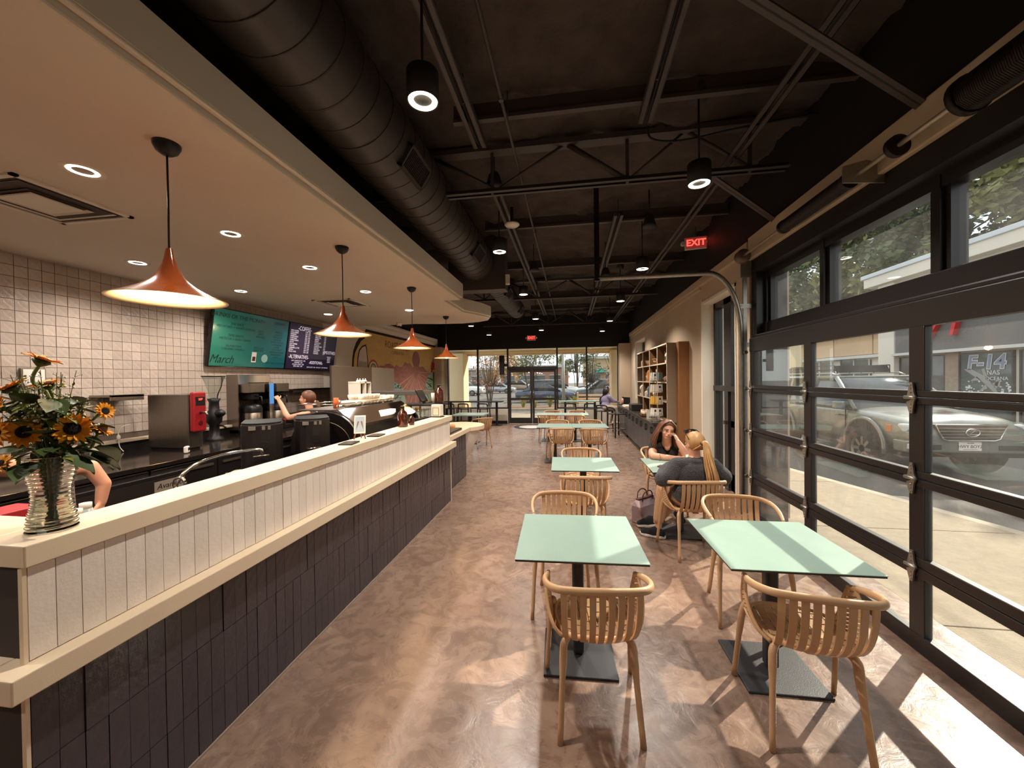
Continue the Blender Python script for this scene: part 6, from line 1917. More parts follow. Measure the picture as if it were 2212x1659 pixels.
# ---- the store front across the drive
M_SWHITE = mat('white_stucco', rgb(226, 220, 208), 0.9, bump=0.3, bscale=60)
M_SGREY = mat('grey_siding', rgb(104, 104, 104), 0.7, var=0.08, vscale=3, stretch=(1, 1, 14), bump=0.3, bscale=30)
M_STAN = mat('tan_panel', rgb(206, 174, 138), 0.8)
M_SGLASS = mat('shop_glass', rgb(70, 80, 82), 0.05, spec=0.8)
M_STRIM = mat('pale_trim', rgb(206, 206, 202), 0.6)
sb = thing('shop_building', 'white parapet shop building with grey sign band across the drive', 'building', (14, 10, 0))
def S(x0, x1, y0, y1, z0, z1, name, m, bevel=0.0, parent=None):
    return MB().box(x0, x1, y0 - 10, y1 - 10, z0, z1).build(name, m, parent or sb, bevel=bevel)
S(0.05, 9, -4, 19.8, -0.15, 5.7, 'wall', M_SWHITE)
S(-0.35, 9, -4, 20.5, 5.68, 6.12, 'parapet', M_SWHITE, 0.02)
S(-0.42, 9, -4, 20.6, 6.10, 6.28, 'parapet_cap', mat('metal_cap', rgb(206, 212, 220), 0.5), 0.02)
S(-0.12, 0.06, -4, 19.0, 2.55, 5.0, 'sign_band', M_SGREY)
S(-0.28, 0.06, -4, 19.02, 2.45, 2.56, 'ledge', M_STRIM, 0.01)
S(-0.16, 0.3, 19.05, 19.92, -0.15, 5.7, 'pillar', M_SWHITE, 0.02)
for (y0, y1) in ((16.95, 17.97), (14.66, 16.33), (12.6, 14.4), (10.6, 12.4), (18.1, 18.9), (8.0, 10.3)):
    w = S(0.0, 0.06, y0, y1, 0.15, 2.35, 'shop_window', M_SGLASS)
    b = MB(); y0 -= 10; y1 -= 10
    b.box(-0.03, 0.06, y0 - 0.05, y0, 0.1, 2.4).box(-0.03, 0.06, y1, y1 + 0.05, 0.1, 2.4).box(-0.03, 0.06, y0, y1, 2.35, 2.4).box(-0.03, 0.06, y0, y1, 0.1, 0.16)
    b.build('window_frame', M_BLKMET, w)
S(-0.02, 0.06, 16.38, 16.9, -0.15, 2.45, 'brick_pier', mat('taupe_pier', rgb(150, 132, 116), 0.8, var=0.1, vscale=6))
M_SIGNR = mat('sign_red', rgb(206, 34, 44), 0.4)
b = MB()
for (poly) in ([(7.60, 3.95), (7.42, 3.95), (7.24, 3.05), (7.36, 3.05)], [(7.36, 3.05), (7.22, 3.05), (6.62, 3.98), (6.80, 3.98)]):
    b.prism(poly, 0, -0.30, -0.14)
b.build('sign_letter', M_SIGNR, sb)
b = MB(); b.prism([(6.42, 3.07), (6.28, 3.07), (6.02, 4.0), (6.16, 4.0)], 0, -0.30, -0.14); b.build('sign_letter', M_SIGNR, sb)
# F-14 graphic on the shop window
M_FW = mat('decal_pale', rgb(206, 210, 214), 0.5); M_FB = mat('decal_slate', rgb(120, 134, 156), 0.5); M_FG = mat('decal_grey', rgb(140, 142, 140), 0.5)
RXF = (PI / 2, 0, -PI / 2)
dc = bpy.data.objects.new('window_decal', MB().use(M_FG).box(-0.005, -0.001, 4.95, 5.02, 1.20, 1.22).mesh('window_decal')); COL.objects.link(dc); dc.parent = sb
def dtext(s, size, m, y, z, x, **k):
    return text(s, size, m, dc, (x, y, z), RXF, ext=0.002, **k)
dtext('F-14', 0.66, M_FW, 5.47, 2.03, -0.012, sx=1.05, shear=0.12, bold=0.035)
dtext('F-14', 0.66, M_FB, 5.47, 2.03, -0.02, sx=1.05, shear=0.12, bold=0.008)
dtext('NAS', 0.22, M_FW, 5.22, 1.68, -0.012)
dtext('OCEANA', 0.17, M_FW, 5.12, 1.48, -0.012)
b = MB()
def jet(poly):
    b.prism(poly, 0, -0.014, -0.006)
jet([(6.20, 1.82), (6.10, 1.74), (5.55, 1.36), (5.20, 1.02), (5.05, 0.96), (5.16, 1.20), (5.50, 1.58), (5.95, 1.82)])
jet([(5.75, 1.56), (5.98, 1.40), (5.60, 1.42)]); jet([(5.52, 1.60), (5.60, 1.80), (5.50, 1.84), (5.40, 1.52)])
jet([(5.30, 1.30), (5.00, 1.42), (5.02, 1.20)]); jet([(5.45, 1.30), (5.70, 1.02), (5.40, 1.14)]); jet([(5.20, 1.20), (5.12, 1.48), (5.04, 1.44), (5.10, 1.15)])
b.build('jet_graphic', M_FG, dc)
rnd = random.Random(9)
b = MB()
for k in range(40):
    y, z = rnd.uniform(4.7, 5.0) if k % 2 else rnd.uniform(5.5, 6.25), rnd.uniform(0.95, 1.4)
    s = rnd.uniform(0.02, 0.045)
    b.box(-0.012, -0.006, y - s, y + s, z - s * 0.8, z + s * 0.8)
tag(b.build('sticker', M_FW, dc), kind='stuff')
# lower wing beyond
wg = thing('shop_wing', 'lower tan panelled shop row beyond the white parapet building', 'building', (16, 28, 0))
def Wg(x0, x1, y0, y1, z0, z1, name, m, bevel=0.0, parent=None):
    return MB().box(x0, x1, y0 - 28, y1 - 28, z0, z1).build(name, m, parent or wg, bevel=bevel)
Wg(0.1, 9, 19.9, 46, -0.15, 4.2, 'wall', M_SWHITE)
Wg(-0.3, 9, 19.95, 46, 3.88, 4.35, 'cornice', M_SWHITE, 0.03)
for k in range(8):
    Wg(-0.08, 0.1, 20.2 + k * 3.1, 23.22 + k * 3.1, 2.78, 3.86, 'fascia_panel', M_STAN, 0.01)
    w = Wg(0.02, 0.1, 20.5 + k * 3.1, 22.9 + k * 3.1, 0.1, 2.5, 'shop_window', M_SGLASS)
    b = MB()
    for q in range(3):
        yy = 20.5 + k * 3.1 + q * 1.15 - 28
        b.box(-0.02, 0.1, yy, yy + 0.06, 0.05, 2.55)
    b.build('window_frame', M_STRIM, w)
Wg(-0.25, 0.1, 19.95, 46, 2.58, 2.74, 'ledge', M_STRIM, 0.01)
Wg(-0.3, 0.4, 29.3, 30.8, 2.2, 3.9, 'cream_pier', M_STUC)  # projecting pier in cream stucco
text('JO', 0.95, mat('sign_green', rgb(92, 176, 76), 0.4), wg, (-0.14, 32.2 - 28, 3.2), RXF, name='sign_letter', ext=0.05, bold=0.02)
tag(MB().box(15.5, 17.5, 30.4, 33.0, 4.3, 6.0).build('roof_unit', M_SWHITE, bevel=0.03), 'white roof unit on the tan shop row before the trees', 'roof unit')

# ---- trees
M_PINE = mat('pine_foliage', rgb(92, 104, 72), 0.7, var=0.35, vscale=0.8)
M_OAK = mat('oak_foliage', rgb(124, 124, 76), 0.7, var=0.35, vscale=0.8)
M_BARK = mat('bark', rgb(92, 78, 66), 0.9, var=0.2, vscale=5)
M_RUST = mat('rust_foliage', rgb(176, 112, 78), 0.7, var=0.3, vscale=2)
def foliage(name, m, n, H, R, z0, size, seed, shape=0, clumps=26):
    rnd = random.Random(seed)
    b = MB(); b.use(m)
    cs = []
    for k in range(clumps):
        t = rnd.random()
        rr_ = R * (1.0 - 0.75 * t if shape == 0 else math.sin(PI * (0.15 + 0.8 * t))) * math.sqrt(rnd.random())
        a = rnd.uniform(0, 2 * PI)
        cs.append((rr_ * math.cos(a), rr_ * math.sin(a), z0 + (H - z0) * t, R * rnd.uniform(0.18, 0.36)))
    vs, fs = [], []
    for k in range(n):
        c = cs[k % clumps]
        d = Vector((rnd.gauss(0, 1), rnd.gauss(0, 1), rnd.gauss(0, 0.7)))
        d = d.normalized() * c[3] * rnd.random() ** 0.4
        p = Vector(c[:3]) + d
        s = size * rnd.uniform(0.5, 1.3)
        u = Vector((rnd.gauss(0, 1), rnd.gauss(0, 1), rnd.gauss(0, 0.6))).normalized()
        w = u.cross(Vector((rnd.gauss(0, 1), rnd.gauss(0, 1), rnd.gauss(0, 1)))).normalized()
        i = len(vs)
        vs += [p - u * s, p + w * s * 0.5, p + u * s, p - w * s * 0.5]
        fs.append((i, i + 1, i + 2, i + 3))
    b.v = [tuple(v) for v in vs]; b.f = fs; b.m = [0] * len(fs); b.sm = [False] * len(fs)
    me = bpy.data.meshes.new(name)
    me.from_pydata(b.v, [], b.f)
    me.materials.append(m)
    return me, cs
def trunk(name, H, r, cs, m, lean=0.2):
    b = MB(); b.use(m)
    b.tube(smooth_path([(0, 0, -0.2), (lean * 0.3, 0.1, H * 0.35), (lean, 0, H * 0.7), (lean * 0.5, 0.1, H * 0.97)], 4), [r * (1 - 0.85 * k / 12) for k in range(13)], 7)
    for c in cs[::2]:
        z = max(0.4, c[2] - 0.25 * math.hypot(c[0], c[1]) - 0.4)
        b.tube([(lean * min(1, z / H), 0.05, z), (c[0] * 0.5, c[1] * 0.5, (z + c[2]) / 2 + 0.1), (c[0], c[1], c[2])], [r * 0.32, r * 0.2, r * 0.07], 5)
    return b.mesh(name)
TM = []
for k, (m, n, H, R, z0, sz, sh) in enumerate(((M_PINE, 5200, 17.5, 4.2, 5.0, 0.30, 1), (M_OAK, 4600, 15.0, 4.4, 3.0, 0.30, 1), (M_PINE, 5200, 20.5, 4.4, 6.0, 0.30, 1))):
    me, cs = foliage('foliage', m, n, H, R, z0, sz, 31 + k, sh, 46)
    TM.append((me, trunk('trunk', H, 0.24, cs, M_BARK, 0.4)))
rnd = random.Random(4)
kinds = ['tall dark green pine', 'broad olive green tree', 'very tall dark green pine']
spots_ = [(25, 12), (24, 18), (27, 15), (25, 24), (28, 21), (24, 30), (28, 28), (25, 36), (29, 34), (24, 42), (28, 41), (24, 49), (29, 49), (25, 57), (31, 57), (26, 66), (33, 66), (24, 7), (21, 75), (12, 84), (-2, 92), (-26, 88), (30, 76)]
for i, (x, y) in enumerate(spots_):
    k = (i * 5 + i // 3) % 3
    t = thing('tree', '%s behind the shops, %s in order from the front' % (kinds[k], ['nearest', 'second', 'third', 'fourth', 'fifth', 'sixth', 'seventh', 'eighth', 'ninth', 'tenth', 'eleventh', 'twelfth', 'thirteenth', 'fourteenth', 'fifteenth', 'sixteenth', 'seventeenth', 'frontmost', 'eighteenth', 'nineteenth', 'twentieth', 'last', 'outermost'][i]), 'tree', (x, y, -0.15), rnd.uniform(0, 6), 'tree line behind the shops')
    s = rnd.uniform(0.88, 1.1) * (0.5 if i in (18, 19, 20, 21) else 1)
    t.scale = (s, s, s)
    f_ = inst('foliage', TM[k][0], t); f_['kind'] = 'stuff'
    inst('trunk', TM[k][1], t)
def shrub_tree(x, y, H, R, m, n, seed, label, size=0.09):
    me, cs = foliage('foliage', m, n, H, R, H * 0.30, size, seed, 1, 30)
    t = thing('crape_myrtle', label, 'tree', (x, y, -0.1))
    b = MB(); b.use(M_BARK)
    for q in range(5):
        a = q * 2 * PI / 5
        b.tube([(0.06 * math.cos(a), 0.06 * math.sin(a), 0), (0.2 * R * math.cos(a), 0.2 * R * math.sin(a), H * 0.35), (0.45 * R * math.cos(a), 0.45 * R * math.sin(a), H * 0.75)], [0.04, 0.03, 0.012], 6)
    for c in cs:
        b.tube([(c[0] * 0.25, c[1] * 0.25, H * 0.3), (c[0] * 0.6, c[1] * 0.6, (H * 0.3 + c[2]) / 2), (c[0], c[1], c[2])], [0.022, 0.014, 0.005], 5)
    b.build('trunk', None, t)
    f_ = inst('foliage', me, t); f_['kind'] = 'stuff'
shrub_tree(-5.2, 24.5, 4.6, 1.6, M_RUST, 900, 51, 'sparse rusty young tree in the parking bed, mural side of the doors')
shrub_tree(2.9, 24.0, 4.4, 1.9, M_RUST, 1500, 52, 'sparse rusty young tree in the parking bed, window side of the doors')
shrub_tree(-3.6, 34.5, 8.2, 3.6, M_OAK, 2600, 53, 'big thin crowned tree seen above the entrance doors', 0.14)
shrub_tree(0.6, 43.0, 8.0, 1.8, M_PINE, 1600, 54, 'round topped dark tree beyond the parked cars', 0.14)
shrub_tree(1.6, 30.5, 4.8, 1.0, M_PINE, 700, 55, 'dark narrow tree beside the lamp post by the parked cars')
shrub_tree(-9.6, 52.0, 6.6, 3.4, mat('gold_foliage', rgb(196, 160, 84), 0.7, var=0.3, vscale=2), 1800, 56, 'golden leaved tree far across the parking, mural side', 0.16)
# planting bed with grasses before the parked cars
bd_ = struct(MB().box(-4.2, 0.9, 22.0, 24.9, -0.15, -0.03).build('planting_bed', mat('mulch', rgb(110, 82, 62), 0.95, var=0.3, vscale=20, bump=0.6, bscale=60)))
struct(MB().box(-4.4, 1.1, 21.85, 22.0, -0.16, 0.0).build('bed_kerb', mat('kerb_concrete', (0, 0, 0))))
M_GRASS = mat('ornamental_grass', rgb(150, 148, 62), 0.7, var=0.3, vscale=8)
rnd = random.Random(8)
def grass_mesh(seed, R, H):
    r2 = random.Random(seed); b = MB(); b.use(M_GRASS)
    for k in range(130):
        a = r2.uniform(0, 2 * PI); q = r2.random()
        d = Vector((math.cos(a), math.sin(a), 0)); n_ = Vector((-d.y, d.x, 0)) * 0.012
        h = H * r2.uniform(0.6, 1)
        p0, p1, p2 = d * 0.06 * q, d * R * 0.45 * q + Vector((0, 0, h * 0.7)), d * R * q + Vector((0, 0, h))
        b.add([p0 - n_, p0 + n_, p1 + n_, p1 - n_, p2], [(0, 1, 2, 3), (3, 2, 4)])
    return b.mesh('blades')
gms = [grass_mesh(1, 0.5, 0.75), grass_mesh(2, 0.32, 0.45)]
for i, (x, y, k) in enumerate(((-2.85, 23.2, 0), (-2.1, 22.7, 1), (-1.25, 23.4, 0), (-0.55, 22.6, 1), (0.2, 23.3, 0), (-3.6, 22.6, 1))):
    t = thing('grass_clump', '%s yellow green grass clump before the doors, %s from the mural side' % (('large', 'small')[k], ('second', 'third', 'fourth', 'fifth', 'last', 'first')[i]), 'grass', (x, y, -0.04), i, 'grass clumps in the planting bed')
    o = inst('blades', gms[k], t); o['kind'] = 'stuff'
# spiky plants against the glass outside
for i, (x, y, s) in enumerate(((-4.45, 15.0, 0.9), (-3.65, 15.2, 0.8), (-2.85, 15.1, 0.75), (-3.25, 15.4, 0.7))):
    t = thing('spiky_plant', 'thin spiky plant outside the glass beside the entrance column, %s from the mural side' % ('first', 'third', 'last', 'second')[(0, 1, 2, 3)[i]] if i != 3 else 'thin spiky plant outside the glass, tucked behind the others', 'plant', (x, y, -0.02), i, 'spiky plants outside the glass')
    b = MB(); r2 = random.Random(i)
    for k in range(16):
        a = r2.uniform(0, 2 * PI); tl = r2.uniform(0.3, 1.0)
        d = Vector((math.cos(a) * tl, math.sin(a) * tl, 1.0)).normalized() * s * r2.uniform(0.8, 1.15)
        b.tube([(0, 0, 0), d * 0.5, d], [0.012, 0.010, 0.003], 4)
    b.build('blades', mat('spike_green', rgb(110, 112, 84), 0.7), t)

# ---- cars
M_TYRE = mat('tyre_rubber', rgb(52, 50, 48), 0.8, bump=0.3, bscale=80)
M_RIM = mat('wheel_rim', rgb(140, 136, 130), 0.35, 0.7)
M_CARGL = mat('car_glass', rgb(40, 50, 56), 0.04, spec=0.9)
M_LAMPR = mat('tail_lamp', rgb(150, 22, 22), 0.25); M_LAMPW = mat('head_lamp', rgb(206, 208, 206), 0.12, spec=0.8)
def loft(stations):
    """stations: (x, [(y, z) ...half section bottom to top]) -> mirrored body"""
    b = MB(); b.smooth = True
    n = len(stations[0][1])
    vs, fs = [], []
    ring = 2 * n
    for x, sec in stations:
        for (y, z) in sec: vs.append((x, -y, z))
        for (y, z) in sec[::-1]: vs.append((x, y, z))
    for i in range(len(stations) - 1):
        for k in range(ring):
            k2 = (k + 1) % ring
            fs.append((i * ring + k, i * ring + k2, (i + 1) * ring + k2, (i + 1) * ring + k))
    fs.append(tuple(range(ring))); fs.append(tuple((len(stations) - 1) * ring + k for k in range(ring))[::-1])
    b.add(vs, fs)
    return b
def wheel_mesh(R, w, spokes=6):
    b = MB(); b.use(M_TYRE)
    mx = Matrix.Rotation(PI / 2, 4, 'X')
    b.lathe([(R * 0.62, -w / 2), (R * 0.94, -w / 2), (R, -w * 0.36), (R, w * 0.36), (R * 0.94, w / 2), (R * 0.62, w / 2)], 28, mx=mx)
    b.use(M_RIM)
    b.lathe([(R * 0.62, w / 2), (R * 0.58, w * 0.38), (R * 0.50, w * 0.30)], 28, mx=mx); b.lathe([(R * 0.62, -w / 2), (R * 0.58, -w * 0.38), (R * 0.50, -w * 0.30)], 28, mx=mx)
    for k in range(spokes):
        m2 = Matrix.Rotation(2 * PI * k / spokes, 4, 'Y')
        b.box(0.0, R * 0.56, -w * 0.42, w * 0.42, -R * 0.07, R * 0.07, m2)
    b.lathe([(0.001, w * 0.42), (R * 0.18, w * 0.42), (R * 0.18, -w * 0.42), (0.001, -w * 0.42)], 14, mx=mx)
    b.use(M_BLACK)
    b.lathe([(0.001, w * 0.2), (R * 0.52, w * 0.2), (R * 0.52, -w * 0.2), (0.001, -w * 0.2)], 20, mx=mx)
    return b.mesh('wheel')
me_wh = wheel_mesh(0.33, 0.22)
def lot_car(kind, colname, col, loc, rz, label):
    """small parked car, nose along +x"""
    t = thing('car', label, 'car', loc, rz, 'cars in the parking lot')
    L, Wd, H, belt = {'sedan': (4.6, 0.90, 1.42, 0.92), 'suv': (4.7, 0.94, 1.72, 1.06), 'pickup': (5.5, 0.98, 1.82, 1.12)}[kind]
    m = mat('car_paint_' + colname, col, 0.22, 0.3, coat=0.6)
    h = L / 2
    def sec(w, z0, z1):
        return [(w * 0.80, z0), (w * 0.97, z0 + 0.10), (w, (z0 + z1) / 2), (w * 0.97, z1 - 0.10), (w * 0.86, z1 - 0.01), (w * 0.4, z1 + 0.015)]
    hood = belt - 0.06
    st = [(-h, sec(Wd * 0.86, 0.38, belt - 0.12)), (-h + 0.12, sec(Wd * 0.95, 0.28, belt - 0.02)), (-h * 0.5, sec(Wd, 0.24, belt)), (0.25, sec(Wd, 0.24, belt)), (h * 0.55, sec(Wd * 0.99, 0.24, hood)), (h - 0.2, sec(Wd * 0.93, 0.28, hood - 0.10)), (h, sec(Wd * 0.82, 0.36, hood - 0.22))]
    o = loft(st).build('body', m, t)
    if kind == 'pickup':
        g = [(-0.95, 0.78), (-0.85, 1.0), (0.35, 1.0), (1.15, 0.80)]; zz = [belt - 0.02, H, H, belt - 0.02]
    elif kind == 'suv':
        g = [(-h + 0.15, 0.9), (-h + 0.55, 0.95), (0.35, 0.95), (1.25, 0.9)]; zz = [belt - 0.02, H, H, belt - 0.02]
    else:
        g = [(-1.75, 0.9), (-0.95, 0.95), (0.25, 0.95), (1.2, 0.9)]; zz = [belt - 0.02, H, H - 0.01, belt - 0.02]
    st = []
    for (x, f), z in zip(g, zz):
        w = Wd * (0.90 if z < belt + 0.05 else 0.72)
        st.append((x, [(w, belt - 0.03), (w * (1 if z < belt + 0.05 else 1.20), belt - 0.01), (w, z - 0.05 if z > belt else z), (w * 0.86, z)]))
    loft(st).build('glasshouse', M_CARGL, t)
    r0, r1 = g[1][0] - 0.05, g[2][0] + 0.05
    MB().box(r0, r1, -Wd * 0.66, Wd * 0.66, H - 0.035, H + 0.012).build('roof', m, t, bevel=0.02)
    for x in (-h * 0.60, h * 0.60):
        for s in (-1, 1):
            inst('wheel', me_wh, t, (x, s * (Wd - 0.10), 0.33))
    MB().box(h - 0.10, h - 0.015, -Wd * 0.80, -Wd * 0.45, hood - 0.26, hood - 0.14).box(h - 0.10, h - 0.015, Wd * 0.45, Wd * 0.80, hood - 0.26, hood - 0.14).build('headlamps', M_LAMPW, t)
    MB().box(-h + 0.0, -h + 0.1, -Wd * 0.86, -Wd * 0.55, belt - 0.30, belt - 0.15).box(-h + 0.0, -h + 0.1, Wd * 0.55, Wd * 0.86, belt - 0.30, belt - 0.15).build('tail_lamps', M_LAMPR, t)
    return t
CC = {'navy': rgb(58, 72, 98), 'silver': rgb(176, 180, 184), 'white': rgb(226, 226, 222), 'graphite': rgb(74, 78, 84), 'black': rgb(34, 34, 38), 'sand': rgb(168, 156, 138), 'blue': rgb(70, 98, 138), 'red': rgb(140, 44, 40)}
LOT = [('sedan', 'navy', -2.0, 30.5, 0.06), ('suv', 'graphite', 2.6, 31.5, PI + 0.05), ('suv', 'silver', -1.6, 34.5, 0.05), ('pickup', 'white', -12.6, 44.0, -0.15), ('sedan', 'silver', -9.6, 51.0, -0.1),
       ('suv', 'white', 2.5, 36.5, PI), ('sedan', 'black', -2.2, 38.5, 0.05), ('suv', 'white', -1.5, 43.0, 0.05), ('sedan', 'graphite', 3.2, 41.5, PI), ('pickup', 'silver', 8.4, 37.0, PI), ('suv', 'black', 3.0, 47.0, PI),
       ('sedan', 'white', -2.0, 48.0, 0), ('suv', 'sand', -7.6, 57.0, -0.1), ('sedan', 'silver', -11.5, 60.0, 0), ('suv', 'graphite', -2.6, 54.0, 0), ('sedan', 'white', 3.4, 53.5, PI), ('sedan', 'blue', -16.5, 58.0, 0), ('suv', 'white', -6.2, 66.0, 0),
       ('sedan', 'red', 9.4, 46.0, PI), ('suv', 'silver', 9.0, 53.0, PI)]
rows_ = ['front row', 'front row', 'second row', 'open lane', 'open lane', 'second row', 'third row', 'fourth row', 'third row', 'third row', 'fourth row', 'fifth row', 'far lane', 'far lane', 'sixth row', 'fifth row', 'far lane', 'farthest row', 'fourth row', 'fifth row']
for (kind, cn_, x, y, rz), rw in zip(LOT, rows_):
    lot_car(kind, cn_, CC[cn_], (x, y, -0.15), rz, '%s %s in the %s of the lot, seen through the %s' % (cn_, kind, rw, 'entrance doors' if -4.5 < x < 0.2 else ('window side glass' if x > 0 else 'mural side glass')))
t = thing('car', 'silver sedan parked along the far tan shop row', 'car', (13.2, 27.5, -0.15), PI / 2)
tmp = lot_car('sedan', 'silver', CC['silver'], (13.2, 27.5, -0.15), PI / 2 + PI, 'silver sedan parked along the far tan shop row')
bpy.data.objects.remove(t)

# ---- the big four wheel drive by the kerb
def big_suv():
    t = thing('offroad_car', 'grey green four wheel drive with a roof rack parked at the kerb outside', 'car', (6.42, 9.65, -0.15), -PI / 2)
    Pm = mat('suv_paint', rgb(124, 128, 122), 0.24, 0.35, coat=0.7, var=0.04, vscale=2)
    W_ = 0.94
    def sec(w, z0, z1, crown=0.02):
        return [(w * 0.86, z0), (w * 0.97, z0 + 0.06), (w, z0 + 0.30), (w * 0.985, z1 - 0.14), (w * 0.95, z1 - 0.04), (w * 0.80, z1), (w * 0.35, z1 + crown)]
    st = [(-2.36, sec(0.84, 0.58, 1.06)), (-2.28, sec(0.92, 0.52, 1.12)), (-1.6, sec(W_, 0.50, 1.16)), (0.0, sec(W_, 0.48, 1.16)), (0.85, sec(W_, 0.48, 1.17)), (1.10, sec(W_, 0.50, 1.15, 0.035)), (1.75, sec(0.935, 0.52, 1.10, 0.04)), (2.12, sec(0.90, 0.54, 1.03, 0.04)), (2.26, sec(0.86, 0.56, 0.95, 0.03)), (2.32, sec(0.82, 0.60, 0.86, 0.02))]
    o = loft(st).build('body', Pm, t)
    md = o.modifiers.new('sub', 'SUBSURF'); md.levels = 2; md.render_levels = 2
    # greenhouse
    gh = [(-2.24, 0.86, 1.14, 1.14), (-2.02, 0.74, 1.14, 1.74), (0.05, 0.74, 1.14, 1.78), (0.35, 0.73, 1.14, 1.74), (1.12, 0.82, 1.12, 1.14)]
    st = [(x, [(0.90, z0), (0.885, z0 + 0.02), (w, z1 - 0.03), (w * 0.88, z1)]) for x, w, z0, z1 in gh]
    loft(st).build('glasshouse', M_CARGL, t)
    MB().box(-2.05, 0.30, -0.70, 0.70, 1.735, 1.79).build('roof', Pm, t, bevel=0.025, seg=3)
    for s in (-1, 1):
        b = MB()
        for (x0, x1) in ((-2.23, -2.02), (1.10, 0.33)):
            b.tube([(x0, s * 0.875, 1.13), (x1, s * 0.735, 1.755)], 0.042, 6)
        for x in (-1.28, -0.32):
            b.tube([(x, s * 0.895, 1.13), (x + 0.02, s * 0.745, 1.755)], 0.034, 6)
        b.tube([(-2.02, s * 0.735, 1.75), (0.33, s * 0.735, 1.76)], 0.04, 6)
        b.build('window_pillar', Pm, t)
        MB().tube([(-1.9, s * 0.66, 1.80), (-1.75, s * 0.66, 1.85), (0.05, s * 0.66, 1.85), (0.2, s * 0.66, 1.80)], 0.018, 6).build('roof_rail', M_GALV, t)
        b = MB(); b.box(-1.3, 1.05, s * 0.90 - 0.07, s * 0.90 + 0.07, 0.40, 0.47); b.build('side_step', M_BLACK, t, bevel=0.015)
        for x in (-0.35, 0.78):
            MB().tube([(x - 0.13, s * 0.955, 1.0), (x, s * 0.97, 1.0)], 0.016, 6).build('door_handle', Pm, t)
        b = MB()
        for x in (-1.28, -0.30, 0.92):
            b.box(x - 0.004, x + 0.004, s * 0.935 - 0.012, s * 0.935 + 0.012, 0.56, 1.12)
        b.build('door_seam', M_BLACK, t)
        m_ = MB().box(0.78, 0.92, s * 1.02 - 0.09, s * 1.02 + 0.09, 1.12, 1.28).build('wing_mirror', Pm, t, bevel=0.03, seg=3)
        for x in (-1.36, 1.42):
            b = MB(); b.cyl((x, s * 0.945 - 0.12 if s > 0 else s * 0.945 - 0.02, 0.50), 0.47, 0.14, 28, axis=1); b.build('wheel_arch', M_BLACK, t)
            b = MB(); b.tube([(x + 0.49 * math.cos(a), s * 0.95, 0.50 + 0.49 * math.sin(a)) for a in [PI * k / 16 for k in range(-1, 18)]], 0.035, 8); b.build('fender_flare', Pm, t)
        b = MB(); b.box(1.96, 2.24, s * 0.72 - 0.15, s * 0.72 + 0.15, 0.80, 0.97); hl = b.build('headlamp', M_LAMPW, t, bevel=0.05, seg=4)
        MB().cyl((2.20, s * 0.70, 0.885), 0.062, 0.045, 16, axis=0).build('lens', mat('lamp_lens', rgb(120, 124, 124), 0.08, spec=0.9), hl)
        MB().box(1.90, 2.0, s * 0.885 - 0.03, s * 0.885 + 0.03, 0.80, 0.93).build('indicator', mat('amber_lamp', rgb(214, 120, 40), 0.25), t, bevel=0.012)
        MB().box(2.24, 2.325, s * 0.60 - 0.20, s * 0.60 + 0.20, 0.555, 0.635).build('lower_vent', M_BLACK, t, bevel=0.01)
        MB().box(2.18, 2.33, s * 0.84 - 0.06, s * 0.84 + 0.06, 0.56, 0.65).build('fog_lamp', M_LAMPW, t, bevel=0.015)
        MB().box(-2.37, -2.25, s * 0.82 - 0.09, s * 0.82 + 0.09, 0.86, 1.12).build('tail_lamp', M_LAMPR, t, bevel=0.02)
    # bonnet lines, windscreen, grille, badge, plate, bumper
    b = MB(); b.prism([(-0.50, 0.97), (0.50, 0.97), (0.40, 0.74), (0.33, 0.71), (-0.33, 0.71), (-0.40, 0.74)], 0, 2.22, 2.335); g = b.build('grille', M_BLACK, t, bevel=0.006)
    b = MB(); b.tube([(2.335, -0.50, 0.97), (2.335, 0.50, 0.97), (2.335, 0.40, 0.74), (2.335, 0.33, 0.71), (2.335, -0.33, 0.71), (2.335, -0.40, 0.74)], 0.016, 6, closed=True); b.build('grille_surround', M_CHROME, g)
    for k in range(4):
        z = 0.765 + k * 0.05
        w = 0.40 + 0.022 * k
        MB().box(2.325, 2.35, -w, w, z - 0.007, z + 0.007).build('grille_bar', M_CHROME, g)
    b = MB(); b.tube([(2.362, 0.095 * math.cos(2 * PI * k / 26), 0.845 + 0.062 * math.sin(2 * PI * k / 26)) for k in range(26)], 0.010, 6, closed=True)
    b.tube([(2.362, -0.035, 0.893), (2.362, 0.005, 0.868), (2.362, -0.035, 0.815), (2.362, 0.075, 0.815)][0:1] + [(2.362, 0.035, 0.893), (2.362, -0.045, 0.815), (2.362, 0.075, 0.815)], 0.009, 6)
    b.build('badge', M_CHROME, g)
    b = MB(); b.prism([(-0.92, 0.50), (0.92, 0.50), (0.93, 0.70), (0.40, 0.70), (-0.40, 0.70), (-0.93, 0.70)], 0, 2.05, 2.31); b.build('front_bumper', Pm, t, bevel=0.03, seg=3)
    b = MB(); b.prism([(-0.85, 0.42), (0.85, 0.42), (0.9, 0.50), (-0.9, 0.50)], 0, 1.9, 2.22); b.build('skid_plate', M_BLACK, t)
    pl = MB().box(2.312, 2.322, -0.16, 0.16, 0.545, 0.69).build('licence_plate', M_PAPER, t, bevel=0.003)
    RXC = (PI / 2, 0, PI / 2)
    text('HWY BOYZ', 0.072, mat('plate_ink', rgb(40, 50, 70), 0.5), pl, (2.3235, 0, 0.612), RXC, ext=0.001, sx=0.92)
    text('VIRGINIA', 0.025, mat('plate_ink', (0, 0, 0)), pl, (2.3235, 0, 0.667), RXC, ext=0.001)
    MB().box(2.322, 2.3235, -0.10, 0.10, 0.563, 0.567).build('plate_line', mat('plate_ink', (0, 0, 0)), pl)
